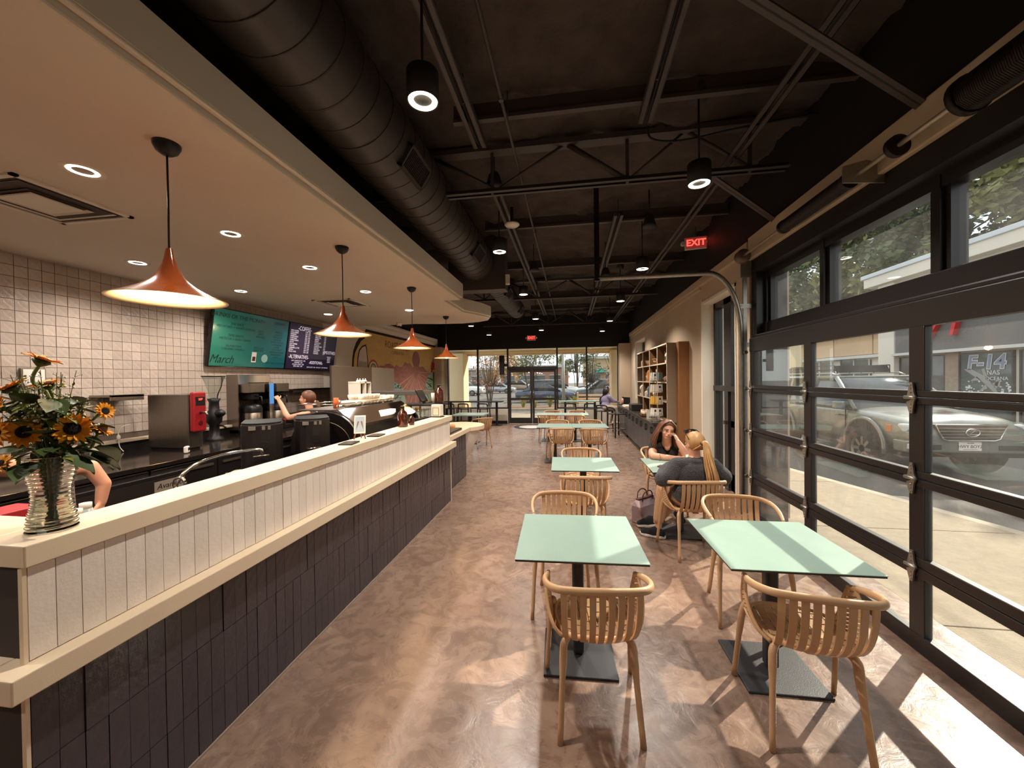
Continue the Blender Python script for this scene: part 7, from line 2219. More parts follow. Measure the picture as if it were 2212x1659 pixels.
    MB().box(-2.40, -2.25, -0.90, 0.90, 0.50, 0.72).build('rear_bumper', Pm, t, bevel=0.04, seg=3)
    # roof rack with its wind deflector
    b = MB()
    for y in (-0.55, -0.28, 0, 0.28, 0.55):
        b.tube([(-1.75, y, 1.93), (-0.05, y, 1.93)], 0.012, 5)
    for x in (-1.75, -1.3, -0.9, -0.5, -0.05):
        b.tube([(x, -0.55, 1.93), (x, 0.55, 1.93)], 0.012, 5)
    for y in (-0.55, 0.55):
        b.tube([(-1.75, y, 2.02), (-0.05, y, 2.02)], 0.012, 5)
        for x in (-1.75, -1.3, -0.9, -0.5, -0.05):
            b.tube([(x, y, 1.85), (x, y, 2.02)], 0.010, 5)
    b.build('roof_rack', M_BLACK, t)
    MB().prism([(-0.02, 1.86), (0.02, 1.86), (-0.08, 2.02), (-0.12, 2.02)], 1, -0.52, 0.52).build('wind_deflector', M_BLACK, t)
    wm = wheel_mesh(0.41, 0.28, 8)
    for x in (-1.36, 1.42):
        for s in (-1, 1):
            inst('wheel', wm, t, (x, s * 0.86, 0.41))
    MB().box(-1.9, 1.9, -0.75, 0.75, 0.40, 0.56).build('underbody', M_BLACK, t)
big_suv()

# ---- lamp posts, poles and buildings across the lot
def lamp_post(x, y, H, label, kind=0):
    t = thing('lamp_post', label, 'lamp post', (x, y, -0.15))
    m = mat('post_grey', rgb(150, 150, 148), 0.5, 0.3)
    MB().cyl((0, 0, 0), 0.09 if kind else 0.06, H, 10, r2=0.07 if kind else 0.04).build('pole', m, t)
    MB().cyl((0, 0, 0), 0.2, 0.5, 12).build('footing', M_WALK, t)
    if kind:
        b = MB(); b.lathe([(0.07, H - 0.1), (0.16, H), (0.17, H + 0.16), (0.08, H + 0.26), (0.001, H + 0.34)], 14); b.build('lantern', m, t)
    else:
        MB().tube([(0, 0, H), (0.9, 0, H + 0.55), (1.5, 0, H + 0.62)], 0.035, 6).build('arm', m, t)
        MB().cbox(1.6, 0, H + 0.60, 0.5, 0.2, 0.10).build('lamp_head', m, t)
lamp_post(-0.38, 20.2, 3.35, 'grey lantern post just outside the glass, window side of the doors', 1)
lamp_post(2.6, 52, 9.2, 'tall parking lamp post with one arm beyond the cars')
lamp_post(9.8, 58, 10.2, 'tall parking lamp post at the window side of the view')
for x, y, H, lab in ((1.0, 60, 14, 'bare utility pole far behind the parked cars'),):
    t = thing('utility_pole', lab, 'pole', (x, y, -0.15))
    MB().cyl((0, 0, 0), 0.14, H, 8).build('pole', M_BARK, t)
    MB().cbox(0.6, 0, H - 2.0, 3.4, 0.1, 0.1).build('cross_arm', M_BARK, t)
def far_building(x0, x1, y, H, m, label, awn=None):
    t = thing('far_shop', label, 'building', ((x0 + x1) / 2, y, -0.15))
    w = (x1 - x0) / 2
    MB().box(-w, w, 0, 10, 0, H).build('wall', m, t)
    MB().box(-w - 0.3, w + 0.3, -0.4, 10, H, H + 0.5).build('fascia', M_STRIM, t)
    n = int(2 * w / 3.2)
    for k in range(n):
        xx = -w + 0.6 + k * 3.2
        p = MB().box(xx, xx + 2.2, -0.06, 0.0, 0.6, 2.6).build('window', M_SGLASS, t)
        MB().box(xx - 0.08, xx + 2.28, -0.10, -0.06, 2.6, 2.72).build('window_head', M_STRIM, p)
    if awn:
        MB().prism([(-1.1, 2.9), (0, 3.7), (0, 2.9)], 0, -w * 0.8, w * 0.5).build('awning', awn, t)
far_building(2.5, 20, 72, 5.4, mat('far_tan_wall', rgb(206, 178, 140), 0.85), 'low tan shop with a teal awning across the parking', mat('teal_awning', rgb(66, 160, 146), 0.6))
far_building(-14.5, -0.5, 80, 4.2, mat('far_brick_wall', rgb(168, 128, 108), 0.85), 'low brick shop row across the parking behind the cars')
far_building(-32, -17, 84, 4.0, mat('far_grey_wall', rgb(150, 150, 146), 0.85), 'low grey building at the far mural side of the parking')
t = thing('timber_bench', 'pale timber bench outside the glass beside the seated person', 'bench', (1.05, 19.6, -0.02))
for z in (0.45, 0.62, 0.80):
    MB().box(-0.75, 0.75, -0.03 if z > 0.5 else -0.4, 0.02, z, z + 0.10 if z > 0.5 else z + 0.04).build('slat', mat('pale_timber', rgb(206, 178, 146), 0.7), t)
for x in (-0.72, 0.72):
    MB().box(x - 0.04, x + 0.04, -0.4, 0.05, 0, 1.0).build('end_frame', mat('pale_timber', (0, 0, 0)), t)
# ------------------------------------------------------------------ people
import numpy as np
def M_(name, c, **k):
    return mat(name, c, **k)
class Figure:
    def __init__(self, name, label, base, voxel=0.006):
        self.t = thing(name, label, 'person', base)
        self.base = Vector(base)
        self.parts = []          # (kind, data, material, tag)
        self.voxel = voxel
    def cap(self, p, r0, q, r1, m):
        self.parts.append(('c', Vector(p), r0, Vector(q), r1, m))
        return self
    def chain(self, pts, rs, m):
        for i in range(len(pts) - 1):
            self.cap(pts[i], rs[i], pts[i + 1], rs[i + 1], m)
        return self
    def ell(self, c, r, m, rot=None):
        self.parts.append(('e', Vector(c), Vector(r), rot or Matrix.Identity(3), 0, m))
        return self
    def head(self, H, m):
        """H: 4x4 head frame, face towards local -Y"""
        R = H.to_3x3()
        def e(c, r, rot=None):
            self.ell(H @ Vector(c), r, m, R @ rot if rot else R)
        e((0, 0.012, 0.025), (0.073, 0.090, 0.088))
        e((0, -0.030, -0.030), (0.058, 0.052, 0.072))
        e((0, -0.048, -0.082), (0.030, 0.026, 0.022))
        e((0, -0.062, 0.020), (0.050, 0.022, 0.030))
        for s in (-1, 1):
            e((s * 0.038, -0.056, -0.028), (0.022, 0.022, 0.022))
            e((s * 0.074, 0.008, -0.012), (0.009, 0.018, 0.030))
            self.ell(H @ Vector((s * 0.016, -0.083, -0.050)), (0.014, 0.012, 0.006), m, R)
        self.cap(H @ Vector((0, -0.084, 0.010)), 0.008, H @ Vector((0, -0.102, -0.026)), 0.011, m)
        for s in (-1, 1):
            e((s * 0.009, -0.094, -0.030), (0.008, 0.009, 0.007))
        e((0, -0.086, -0.056), (0.022, 0.010, 0.010))
        return self
    def features(self, H, iris, lip, brow):
        t = self.t
        inv = Matrix.Translation(-self.base)
        G = inv @ H
        for s in (-1, 1):
            b = MB(); b.ball(G @ Vector((s * 0.031, -0.0755, 0.002)), (0.0125, 0.0100, 0.0075), 14, 10, G.to_3x3().to_4x4()); ey = b.build('eye', M_('eye_white', rgb(226, 218, 210), rough=0.2), t)
            b = MB(); b.ball(G @ Vector((s * 0.031, -0.0838, 0.002)), (0.0058, 0.0030, 0.0058), 12, 8, G.to_3x3().to_4x4()); b.build('iris', M_('iris_brown', iris, rough=0.15), ey)
            b = MB(); b.tube([G @ Vector((s * 0.017, -0.0865, 0.0068)), G @ Vector((s * 0.031, -0.088, 0.0104)), G @ Vector((s * 0.045, -0.080, 0.006))], 0.0022, 6); b.build('eyelid', M_('lash', rgb(70, 44, 36)), ey)
            b = MB(); b.tube([G @ Vector((s * 0.014, -0.0875, 0.020)), G @ Vector((s * 0.032, -0.086, 0.0255)), G @ Vector((s * 0.052, -0.072, 0.019))], [0.003, 0.0034, 0.0015], 6); b.build('eyebrow', M_('brow', brow), t)
        b = MB(); b.tube([G @ Vector((-0.023, -0.083, -0.0565)), G @ Vector((-0.008, -0.0955, -0.0535)), G @ Vector((0.008, -0.0955, -0.0535)), G @ Vector((0.023, -0.083, -0.0565))], [0.0015, 0.0042, 0.0042, 0.0015], 8)
        b.tube([G @ Vector((-0.021, -0.083, -0.058)), G @ Vector((0, -0.0955, -0.062)), G @ Vector((0.021, -0.083, -0.058))], [0.0015, 0.0055, 0.0015], 8)
        b.build('mouth', M_('lip', lip, rough=0.35), t)
    def hand(self, wrist, d, up, m, s=1.0, curl=0.5, mirror=1, spread=0.2):
        """palm from wrist along d; up = back of the hand"""
        d = Vector(d).normalized(); up = Vector(up); up = (up - d * up.dot(d)).normalized()
        side = d.cross(up) * mirror
        w = Vector(wrist)
        R = Matrix((d, side, up)).transposed()
        self.ell(w + d * 0.045 * s, (0.050 * s, 0.038 * s, 0.016 * s), m, R)
        for k, (o, L) in enumerate(((-0.028, 0.060), (-0.010, 0.074), (0.010, 0.079), (0.028, 0.070))):
            p = w + d * 0.080 * s + side * o * s
            dd = (d + side * o * spread * 10 * 0.3).normalized()
            seg = L * s / 3 * 1.15
            pts = [p]
            for q in range(3):
                a = curl * (q + 0.6)
                pts.append(pts[-1] + (dd * math.cos(a) - up * math.sin(a)) * seg)
            self.chain(pts, [0.0095 * s, 0.0088 * s, 0.0080 * s, 0.0070 * s], m)
        p = w + d * 0.02 * s + side * 0.030 * s
        dd = (d * 0.75 + side * 0.65 - up * 0.2).normalized()
        d2 = (d * 0.95 + side * 0.2 - up * 0.2).normalized()
        self.chain([p, p + dd * 0.034 * s, p + dd * 0.034 * s + d2 * 0.030 * s, p + dd * 0.034 * s + d2 * 0.055 * s], [0.013 * s, 0.011 * s, 0.0095 * s, 0.008 * s], m)
        return self
    def finish(self, smooth=8):
        b = MB()
        for p in self.parts:
            if p[0] == 'c':
                _, a, r0, c, r1, m = p
                d = c - a
                L = max(d.length, 1e-5)
                mx = Matrix.Translation(a - self.base) @ (d.to_track_quat('Z', 'Y').to_matrix().to_4x4())
                prof = [(0.0005, -r0)] + [(r0 * math.sin(PI / 2 * k / 4), -r0 * math.cos(PI / 2 * k / 4)) for k in range(1, 5)]
                prof += [(r1 * math.cos(PI / 2 * k / 4), L + r1 * math.sin(PI / 2 * k / 4)) for k in range(0, 4)] + [(0.0005, L + r1)]
                b.lathe(prof, 14, mx=mx)
            else:
                _, c, r, R, _, m = p
                b.ball(c - self.base, tuple(r), 18, 12, R.to_4x4())
        me = b.mesh('body_raw')
        o = bpy.data.objects.new('body_raw', me)
        COL.objects.link(o)
        md = o.modifiers.new('remesh', 'REMESH'); md.mode = 'VOXEL'; md.voxel_size = self.voxel; md.use_smooth_shade = True
        sm = o.modifiers.new('smooth', 'SMOOTH'); sm.iterations = smooth; sm.factor = 0.5
        dg = bpy.context.evaluated_depsgraph_get()
        dg.update()
        nm = bpy.data.meshes.new_from_object(o.evaluated_get(dg))
        nm.name = 'body'
        bpy.data.objects.remove(o)
        bpy.data.meshes.remove(me)
        n = len(nm.polygons)
        C = np.zeros(n * 3); nm.polygons.foreach_get('center', C)
        C = C.reshape(n, 3)
        best = np.full(n, 1e9); idx = np.zeros(n, dtype=np.int32)
        mats = []
        for p in self.parts:
            m = p[-1]
            if m not in mats: mats.append(m)
            if p[0] == 'c':
                a = np.array(p[1] - self.base); c = np.array(p[3] - self.base); d = c - a
                tt = np.clip(((C - a) @ d) / max(d @ d, 1e-9), 0, 1)
                dist = np.linalg.norm(C - (a + tt[:, None] * d), axis=1) - (p[2] + (p[4] - p[2]) * tt)
            else:
                R = np.array(p[3]); q = (C - np.array(p[1] - self.base)) @ R
                r = np.array(p[2]); k = np.linalg.norm(q / r, axis=1)
                dist = (k - 1) * r.min()
            w = dist < best
            best[w] = dist[w]; idx[w] = mats.index(m)
        nm.materials.clear()
        for m in mats: nm.materials.append(m)
        nm.polygons.foreach_set('material_index', idx)
        nm.polygons.foreach_set('use_smooth', np.ones(n, dtype=bool))
        nm.update()
        body = bpy.data.objects.new('body', nm)
        COL.objects.link(body)
        body.parent = self.t
        return body
    def strands(self, name, m, lines, r):
        b = MB()
        for l in lines:
            pts = smooth_path([Vector(p) - self.base for p in l], 4)
            n = len(pts)
            b.tube(pts, [r * (1 - 0.65 * (i / (n - 1)) ** 2) for i in range(n)], 5)
        o = b.build(name, m, self.t)
        o['kind'] = 'stuff'
        return o
def hair_cap(F, H, m, rx=0.082, ry=0.102, rz=0.100, cut=-0.25, front=0.3, name='hair_cap', drop=0.0):
    """upper and rear part of an ellipsoid around the skull; open over the face"""
    G = Matrix.Translation(-F.base) @ H
    b = MB(); b.smooth = True
    vs, fs = [], []
    nu, nv = 40, 18
    for j in range(nv + 1):
        for i in range(nu):
            a = 2 * PI * i / nu
            fr = max(0.0, -math.sin(a))          # 1 at the face
            lim = PI * (0.72 - (0.72 - front) * fr ** 0.7)
            t = lim * j / nv
            rr_ = 1.0 + 0.012 * math.sin(a * 23 + j * 0.6)
            vs.append(G @ Vector((rx * rr_ * math.sin(t) * math.cos(a), 0.012 + ry * rr_ * math.sin(t) * math.sin(a), 0.022 + rz * math.cos(t) - drop * j / nv)))
    for j in range(nv):
        for i in range(nu):
            fs.append((j * nu + i, (j + 1) * nu + i, (j + 1) * nu + (i + 1) % nu, j * nu + (i + 1) % nu))
    b.add(vs, fs)
    o = b.build(name, m, F.t)
    md = o.modifiers.new('thick', 'SOLIDIFY'); md.thickness = 0.010; md.offset = -1
    return o
SK = M_SKIN
M_TEE = mat('black_tee', rgb(30, 26, 26), 0.85, bump=0.3, bscale=60)
M_JEAN = mat('dark_jeans', rgb(46, 48, 58), 0.85, bump=0.3, bscale=120)
M_KNIT = mat('charcoal_knit', rgb(44, 40, 44), 0.95, var=0.5, vscale=90, bump=1.0, bscale=130, sheen=0.3)
M_TROUS = mat('tan_trousers', rgb(196, 154, 120), 0.85, var=0.05, vscale=8)
M_SHOE = mat('black_shoe_knit', rgb(30, 28, 30), 0.9, bump=0.4, bscale=120)
M_SOLE = mat('white_sole', rgb(224, 218, 208), 0.6)
M_HB = mat('auburn_hair', rgb(106, 64, 42), 0.45, var=0.25, vscale=14, stretch=(1, 1, 0.2), spec=0.6)
M_HBL = mat('blonde_hair', rgb(186, 142, 92), 0.45, var=0.28, vscale=24, stretch=(1, 1, 0.15), spec=0.6)
M_HD = mat('dark_hair', rgb(30, 20, 17), 0.4, var=0.2, vscale=20)

# ---- woman in the black shirt, leaning on her hand
w1 = Figure('person', 'seated woman with auburn hair in a black v-neck shirt resting her head on her hand', (1.12, 5.02, 0.0), 0.0048)
H1 = Matrix.Translation((1.108, 4.735, 1.035)) @ Matrix.Rotation(math.radians(4), 4, 'Z') @ Matrix.Rotation(math.radians(12), 4, 'Y') @ Matrix.Rotation(math.radians(4), 4, 'X')
w1.head(H1, SK)
w1.cap((1.115, 4.79, 0.87), 0.056, (1.110, 4.755, 0.985), 0.050, SK)
w1.ell((1.118, 4.875, 0.735), (0.150, 0.098, 0.150), M_TEE)
w1.ell((1.120, 4.96, 0.585), (0.145, 0.110, 0.13), M_TEE)
w1.cap((1.00, 4.835, 0.838), 0.062, (1.235, 4.835, 0.842), 0.062, M_TEE)
for s in (-1, 1):
    w1.ell((1.118 + s * 0.062, 4.795, 0.745), (0.062, 0.058, 0.062), M_TEE)
# v of skin at the neck
w1.ell((1.112, 4.752, 0.842), (0.034, 0.030, 0.052), SK); w1.ell((1.112, 4.772, 0.872), (0.052, 0.036, 0.030), SK)
w1.chain([(0.985, 4.835, 0.835), (0.955, 4.79, 0.79)], [0.062, 0.056], M_TEE)
w1.chain([(0.955, 4.785, 0.785), (0.930, 4.68, 0.755), (0.935, 4.62, 0.752)], [0.050, 0.043, 0.040], SK)
w1.chain([(0.935, 4.62, 0.752), (1.04, 4.575, 0.746), (1.165, 4.585, 0.740)], [0.041, 0.037, 0.026], SK)
w1.hand((1.165, 4.585, 0.742), (1, 0.12, -0.03), (0, -0.3, 1), SK, 0.92, 0.28, -1)
w1.chain([(1.25, 4.835, 0.838), (1.285, 4.80, 0.80)], [0.062, 0.056], M_TEE)
w1.chain([(1.287, 4.79, 0.795), (1.298, 4.70, 0.758), (1.295, 4.645, 0.756)], [0.050, 0.044, 0.041], SK)
w1.chain([(1.295, 4.645, 0.757), (1.250, 4.640, 0.84), (1.205, 4.648, 0.915)], [0.041, 0.037, 0.027], SK)
w1.hand((1.205, 4.650, 0.915), (-0.28, 0.22, 0.75), (0.75, -0.55, 0.25), SK, 0.92, 0.55, 1)
for s in (-1, 1):
    w1.chain([(1.12 + s * 0.08, 5.0, 0.545), (1.12 + s * 0.10, 4.62, 0.525)], [0.095, 0.066], M_JEAN)
    w1.chain([(1.12 + s * 0.10, 4.62, 0.522), (1.12 + s * 0.10, 4.68, 0.27), (1.12 + s * 0.10, 4.74, 0.09)], [0.064, 0.052, 0.040], M_JEAN)
    w1.chain([(1.12 + s * 0.10, 4.76, 0.05), (1.12 + s * 0.11, 4.58, 0.034)], [0.042, 0.032], M_SHOE)
w1.finish()
w1.features(H1, rgb(64, 48, 38), rgb(170, 92, 84), rgb(96, 62, 44))
hair_cap(w1, H1, M_HB, 0.084, 0.106, 0.102, front=0.30)
rnd = random.Random(2)
ln = []
for s in (-1, 1):
    for k in range(46):
        u = k / 45
        ay = -0.052 + 0.14 * u
        p0 = H1 @ Vector((s * 0.006, -0.05 + 0.08 * u, 0.118 - 0.01 * u))
        p1 = H1 @ Vector((s * (0.066 + 0.012 * rnd.random()), -0.062 + 0.13 * u, 0.066))
        p2 = H1 @ Vector((s * (0.086 + 0.016 * rnd.random()), ay, -0.015))
        p3 = H1 @ Vector((s * (0.100 + 0.028 * rnd.random()), ay + 0.015, -0.105 - 0.02 * rnd.random()))
        p4 = Vector((p3.x + s * rnd.uniform(-0.01, 0.03), p3.y + 0.02, 0.855 + rnd.uniform(-0.04, 0.02)))
        ln.append([p0, p1, p2, p3, p4])
for k in range(24):
    x = -0.08 + 0.16 * k / 23
    ln.append([H1 @ Vector((x * 0.5, 0.04, 0.118)), H1 @ Vector((x, 0.105, 0.03)), H1 @ Vector((x * 1.1, 0.11, -0.08)), Vector(((H1 @ Vector((x * 1.2, 0, 0))).x, 4.86, 0.86))])
w1.strands('hair', M_HB, ln, 0.0068)
b = MB(); b.tube([(0.985 - 1.12, 4.565 + 0.02 * 0 - 5.02 + 0.035 * math.cos(a), 0.746 + 0.035 * math.sin(a)) for a in [2 * PI * k / 14 for k in range(14)]], 0.004, 6, closed=True); b.build('bracelet', M_STEEL, w1.t)

# ---- woman with the blonde ponytail, from behind
w2 = Figure('person', 'seated woman from behind with a long blonde ponytail in a charcoal knit sweater', (1.12, 3.86, 0.0), 0.0055)
H2 = Matrix.Translation((1.152, 3.87, 1.020)) @ Matrix.Rotation(math.radians(180 + 22), 4, 'Z') @ Matrix.Rotation(math.radians(5), 4, 'X')
w2.head(H2, SK)
w2.cap((1.145, 3.85, 0.85), 0.056, (1.148, 3.865, 0.965), 0.050, SK)
w2.ell((1.130, 3.82, 0.715), (0.190, 0.135, 0.165), M_KNIT)
w2.ell((1.125, 3.80, 0.570), (0.200, 0.150, 0.125), M_KNIT)
w2.cap((0.985, 3.835, 0.815), 0.082, (1.285, 3.835, 0.825), 0.082, M_KNIT)
w2.ell((1.140, 3.825, 0.862), (0.085, 0.075, 0.040), M_KNIT)
w2.chain([(0.975, 3.835, 0.805), (0.885, 3.77, 0.715), (0.838, 3.80, 0.690)], [0.084, 0.076, 0.066], M_KNIT)
w2.chain([(0.838, 3.80, 0.700), (0.90, 3.96, 0.745), (0.965, 4.07, 0.765)], [0.064, 0.054, 0.042], M_KNIT)
w2.hand((0.968, 4.075, 0.760), (0.55, 0.8, -0.08), (0, 0, 1), SK, 0.92, 0.35, 1)
w2.chain([(1.295, 3.835, 0.81), (1.375, 3.80, 0.735), (1.388, 3.83, 0.700)], [0.084, 0.078, 0.066], M_KNIT)
w2.chain([(1.388, 3.83, 0.705), (1.345, 3.98, 0.745), (1.290, 4.08, 0.765)], [0.064, 0.054, 0.042], M_KNIT)
w2.hand((1.288, 4.085, 0.760), (-0.5, 0.85, -0.08), (0, 0, 1), SK, 0.92, 0.35, -1)
w2.chain([(1.03, 3.83, 0.530), (0.945, 4.17, 0.520)], [0.100, 0.074], M_TROUS)
w2.chain([(0.940, 4.18, 0.515), (0.905, 4.17, 0.30), (0.885, 4.165, 0.19)], [0.072, 0.064, 0.056], M_TROUS)
w2.chain([(0.885, 4.165, 0.20), (0.880, 4.165, 0.085)], [0.036, 0.032], SK)
w2.chain([(1.20, 3.83, 0.530), (1.13, 4.21, 0.520)], [0.100, 0.074], M_TROUS)
w2.chain([(1.13, 4.22, 0.512), (1.00, 4.30, 0.27), (0.945, 4.325, 0.17)], [0.072, 0.062, 0.052], M_TROUS)
w2.chain([(0.945, 4.325, 0.18), (0.895, 4.335, 0.10)], [0.036, 0.032], SK)
w2.finish()
w2.features(H2, rgb(64, 60, 50), rgb(176, 104, 96), rgb(130, 98, 66))
def shoe(F, heel, toe, name, tilt=0.0):
    heel, toe = Vector(heel) - F.base, Vector(toe) - F.base
    d = (toe - heel); L = d.length; d.normalize()
    mx = Matrix.Translation(heel) @ Matrix.Rotation(math.atan2(d.y, d.x), 4, 'Z') @ Matrix.Rotation(-tilt, 4, 'Y')
    b = MB(); b.smooth = True
    prof = [(0.0, 0.030, 0.050), (0.06, 0.036, 0.085), (0.10, 0.038, 0.092), (0.15, 0.042, 0.070), (0.21, 0.046, 0.052), (0.25, 0.036, 0.040), (0.265, 0.010, 0.030)]
    vs, fs = [], []
    for (x, w, h) in prof:
        for k in range(10):
            a = PI * k / 9
            vs.append(mx @ Vector((x / 0.265 * L, w * math.cos(a), 0.022 + (h - 0.0) * math.sin(a))))
    n = 10
    for i in range(len(prof) - 1):
        for k in range(n - 1):
            fs.append((i * n + k, i * n + k + 1, (i + 1) * n + k + 1, (i + 1) * n + k))
    fs.append(tuple(range(n))); fs.append(tuple((len(prof) - 1) * n + k for k in range(n))[::-1])
    b.add(vs, fs)
    s = b.build('shoe', M_SHOE, F.t)
    b = MB()
    out = [(-0.012, 0.0), (0.0, 0.034), (0.06, 0.038), (0.12, 0.040), (0.20, 0.050), (0.255, 0.036), (0.28, 0.0)]
    poly = [(x / 0.265 * L, y) for x, y in out] + [(x / 0.265 * L, -y) for x, y in out[-2:0:-1]]
    b.prism(poly, 2, 0.0, 0.030, mx); b.build('sole', M_SOLE, s, bevel=0.008)
    b = MB()
    for k in range(4):
        x = (0.115 + 0.022 * k) / 0.265 * L
        b.tube([mx @ Vector((x, -0.028, 0.082 - 0.007 * k)), mx @ Vector((x + 0.004, 0, 0.102 - 0.009 * k)), mx @ Vector((x, 0.028, 0.082 - 0.007 * k))], 0.003, 5)
    b.build('laces', M_BLACK, s)
shoe(w2, (0.935, 4.125, 0.002), (0.715, 4.225, 0.002), 'shoe')
shoe(w2, (0.93, 4.335, 0.055), (0.715, 4.44, 0.055), 'shoe', -0.22)
hair_cap(w2, H2, M_HBL, 0.080, 0.100, 0.098, front=0.30)
tie = H2 @ Vector((0.004, 0.112, 0.012))
b = MB(); b.ball(tie - w2.base, (0.021, 0.021, 0.017), 14, 10); b.build('hair_tie', M_BLACK, w2.t)
ln = []
for k in range(90):
    a = rnd.uniform(0, 2 * PI); q = math.sqrt(rnd.random())
    u, v = q * math.cos(a), q * math.sin(a)
    end = Vector((1.245 + 0.046 * u, 3.655 + 0.03 * v, 0.62 + rnd.uniform(-0.05, 0.06)))
    ln.append([tie + Vector((u * 0.012, 0, v * 0.010)), tie + Vector((0.012 + u * 0.024, -0.060, 0.0 + v * 0.02)), Vector((1.215 + 0.040 * u, 3.675 + 0.034 * v, 0.88)), Vector((1.235 + 0.05 * u, 3.645 + 0.036 * v, 0.76)), end])
w2.strands('ponytail', M_HBL, ln, 0.0055)
ln = []
for k in range(70):
    a = 2 * PI * k / 70
    fr = max(0.0, -math.sin(a))
    st_ = H2 @ Vector((0.078 * math.cos(a) * (0.98 - 0.15 * fr), 0.012 + 0.098 * math.sin(a) * (1 - 0.12 * fr), 0.03 + 0.055 * fr + 0.0))
    mid = H2 @ Vector((0.060 * math.cos(a), 0.070 + 0.05 * math.sin(a), 0.100 * (0.35 + 0.65 * fr)))
    if fr < 0.1:
        st_ = H2 @ Vector((0.070 * math.cos(a), 0.06, -0.05)); mid = H2 @ Vector((0.045 * math.cos(a), 0.105, -0.02))
    ln.append([st_, mid, tie])
w2.strands('hair', M_HBL, ln, 0.0062)
# sunglasses pushed up on the head
G2 = Matrix.Translation(-w2.base) @ H2
b = MB()
b.tube([G2 @ Vector((-0.080, 0.03, 0.045)), G2 @ Vector((-0.076, -0.028, 0.112)), G2 @ Vector((-0.070, -0.042, 0.122))], 0.0035, 6)
b.tube([G2 @ Vector((0.080, 0.03, 0.045)), G2 @ Vector((0.076, -0.028, 0.112)), G2 @ Vector((0.070, -0.042, 0.122))], 0.0035, 6)
b.tube([G2 @ Vector((-0.070, -0.042, 0.124)), G2 @ Vector((-0.03, -0.055, 0.134)), G2 @ Vector((0.03, -0.055, 0.134)), G2 @ Vector((0.070, -0.042, 0.124))], 0.005, 6)
sg = b.build('sunglasses', M_PLASTIC_BLK, w2.t)
for s in (-1, 1):
    b = MB(); b.ball(G2 @ Vector((s * 0.038, -0.058, 0.118)), (0.028, 0.006, 0.02), 12, 8, G2.to_3x3().to_4x4()); b.build('lens', mat('dark_lens', rgb(30, 24, 22), 0.1), sg)
b = MB(); b.tube([Vector((1.318, 4.04, 0.755)) - w2.base + Vector((0.02, 0.005, 0.047 * 0)) + Vector((0.046 * math.cos(a) * 0.6, 0.046 * math.cos(a) * 0.5, 0.046 * math.sin(a))) - Vector((0.02, 0.005, 0)) for a in [2 * PI * k / 14 for k in range(14)]], 0.010, 6, closed=True); b.build('cuff', mat('pale_cuff', rgb(206, 186, 160), 0.9), w2.t)

# things on and under their table
mug(1.275, 4.455, ZT + 0.0003, 0.04, 0.085, M_WHITEP, 'white mug on the table between the two women')
t = thing('phone', 'dark red cased phone on the table between the two women', 'phone', (0.965, 4.20, ZT + 0.0003), 0.9)
MB().box(-0.037, 0.037, -0.075, 0.075, 0, 0.016).build('case', mat('maroon_case', rgb(92, 52, 60), 0.5), t, bevel=0.005)
MB().box(-0.03, 0.03, -0.06, -0.01, 0.016, 0.0165).build('card_pocket', M_KRAFT, t)
hb = thing('handbag', 'pale lilac leather tote bag on the floor beside the women', 'bag', (0.83, 4.62, 0.0), 0.75)
M_LILAC = mat('lilac_leather', rgb(196, 172, 174), 0.5, bump=0.15, bscale=60)
b = MB()
b.add([(-0.15, -0.075, 0), (0.15, -0.075, 0), (0.15, 0.075, 0), (-0.15, 0.075, 0), (-0.165, -0.06, 0.20), (0.165, -0.06, 0.20), (0.165, 0.06, 0.20), (-0.165, 0.06, 0.20), (-0.13, -0.02, 0.275), (0.13, -0.02, 0.275), (0.13, 0.02, 0.275), (-0.13, 0.02, 0.275)],
      [(0, 3, 2, 1), (0, 1, 5, 4), (1, 2, 6, 5), (2, 3, 7, 6), (3, 0, 4, 7), (4, 5, 9, 8), (5, 6, 10, 9), (6, 7, 11, 10), (7, 4, 8, 11), (8, 9, 10, 11)])
b.build('bag_body', M_LILAC, hb, bevel=0.012, seg=3)
M_WINE = mat('wine_trim', rgb(84, 50, 48), 0.5)
MB().box(-0.135, 0.135, -0.024, 0.024, 0.262, 0.282).build('top_trim', M_WINE, hb, bevel=0.004)
MB().box(-0.11, 0.11, -0.073, -0.069, 0.05, 0.15, Matrix.Rotation(-0.07, 4, 'X')).build('front_pocket', M_LILAC, hb, bevel=0.003)
for s in (-1, 1):
    b = MB(); b.tube(smooth_path([(-0.09, s * 0.03, 0.24), (-0.075, s * 0.04, 0.33), (0, s * 0.045, 0.365), (0.075, s * 0.04, 0.33), (0.09, s * 0.03, 0.24)], 4), 0.007, 6); b.build('handle', M_WINE, hb)

# ---- person in lavender on the far stool
w3 = Figure('person', 'person in a lavender top with long dark hair and pale trousers on a far stool', (1.04, 12.25, 0.0), 0.010)
H3 = Matrix.Translation((1.115, 12.33, 1.285)) @ Matrix.Rotation(math.radians(180 - 52), 4, 'Z') @ Matrix.Rotation(math.radians(14), 4, 'X')
M_LAV = mat('lavender_top', rgb(150, 142, 172), 0.85, bump=0.2, bscale=60)
M_PALEP = mat('pale_trousers', rgb(206, 190, 176), 0.85)
w3.head(H3, SK)
w3.cap((1.08, 12.30, 1.12), 0.055, (1.10, 12.32, 1.24), 0.048, SK)
w3.ell((1.07, 12.29, 0.98), (0.165, 0.125, 0.17), M_LAV); w3.ell((1.05, 12.26, 0.81), (0.160, 0.130, 0.14), M_LAV)
w3.cap((0.99, 12.40, 1.09), 0.070, (1.16, 12.20, 1.09), 0.070, M_LAV)
w3.chain([(1.17, 12.19, 1.08), (1.30, 12.22, 0.95), (1.40, 12.36, 0.93)], [0.066, 0.056, 0.042], M_LAV)
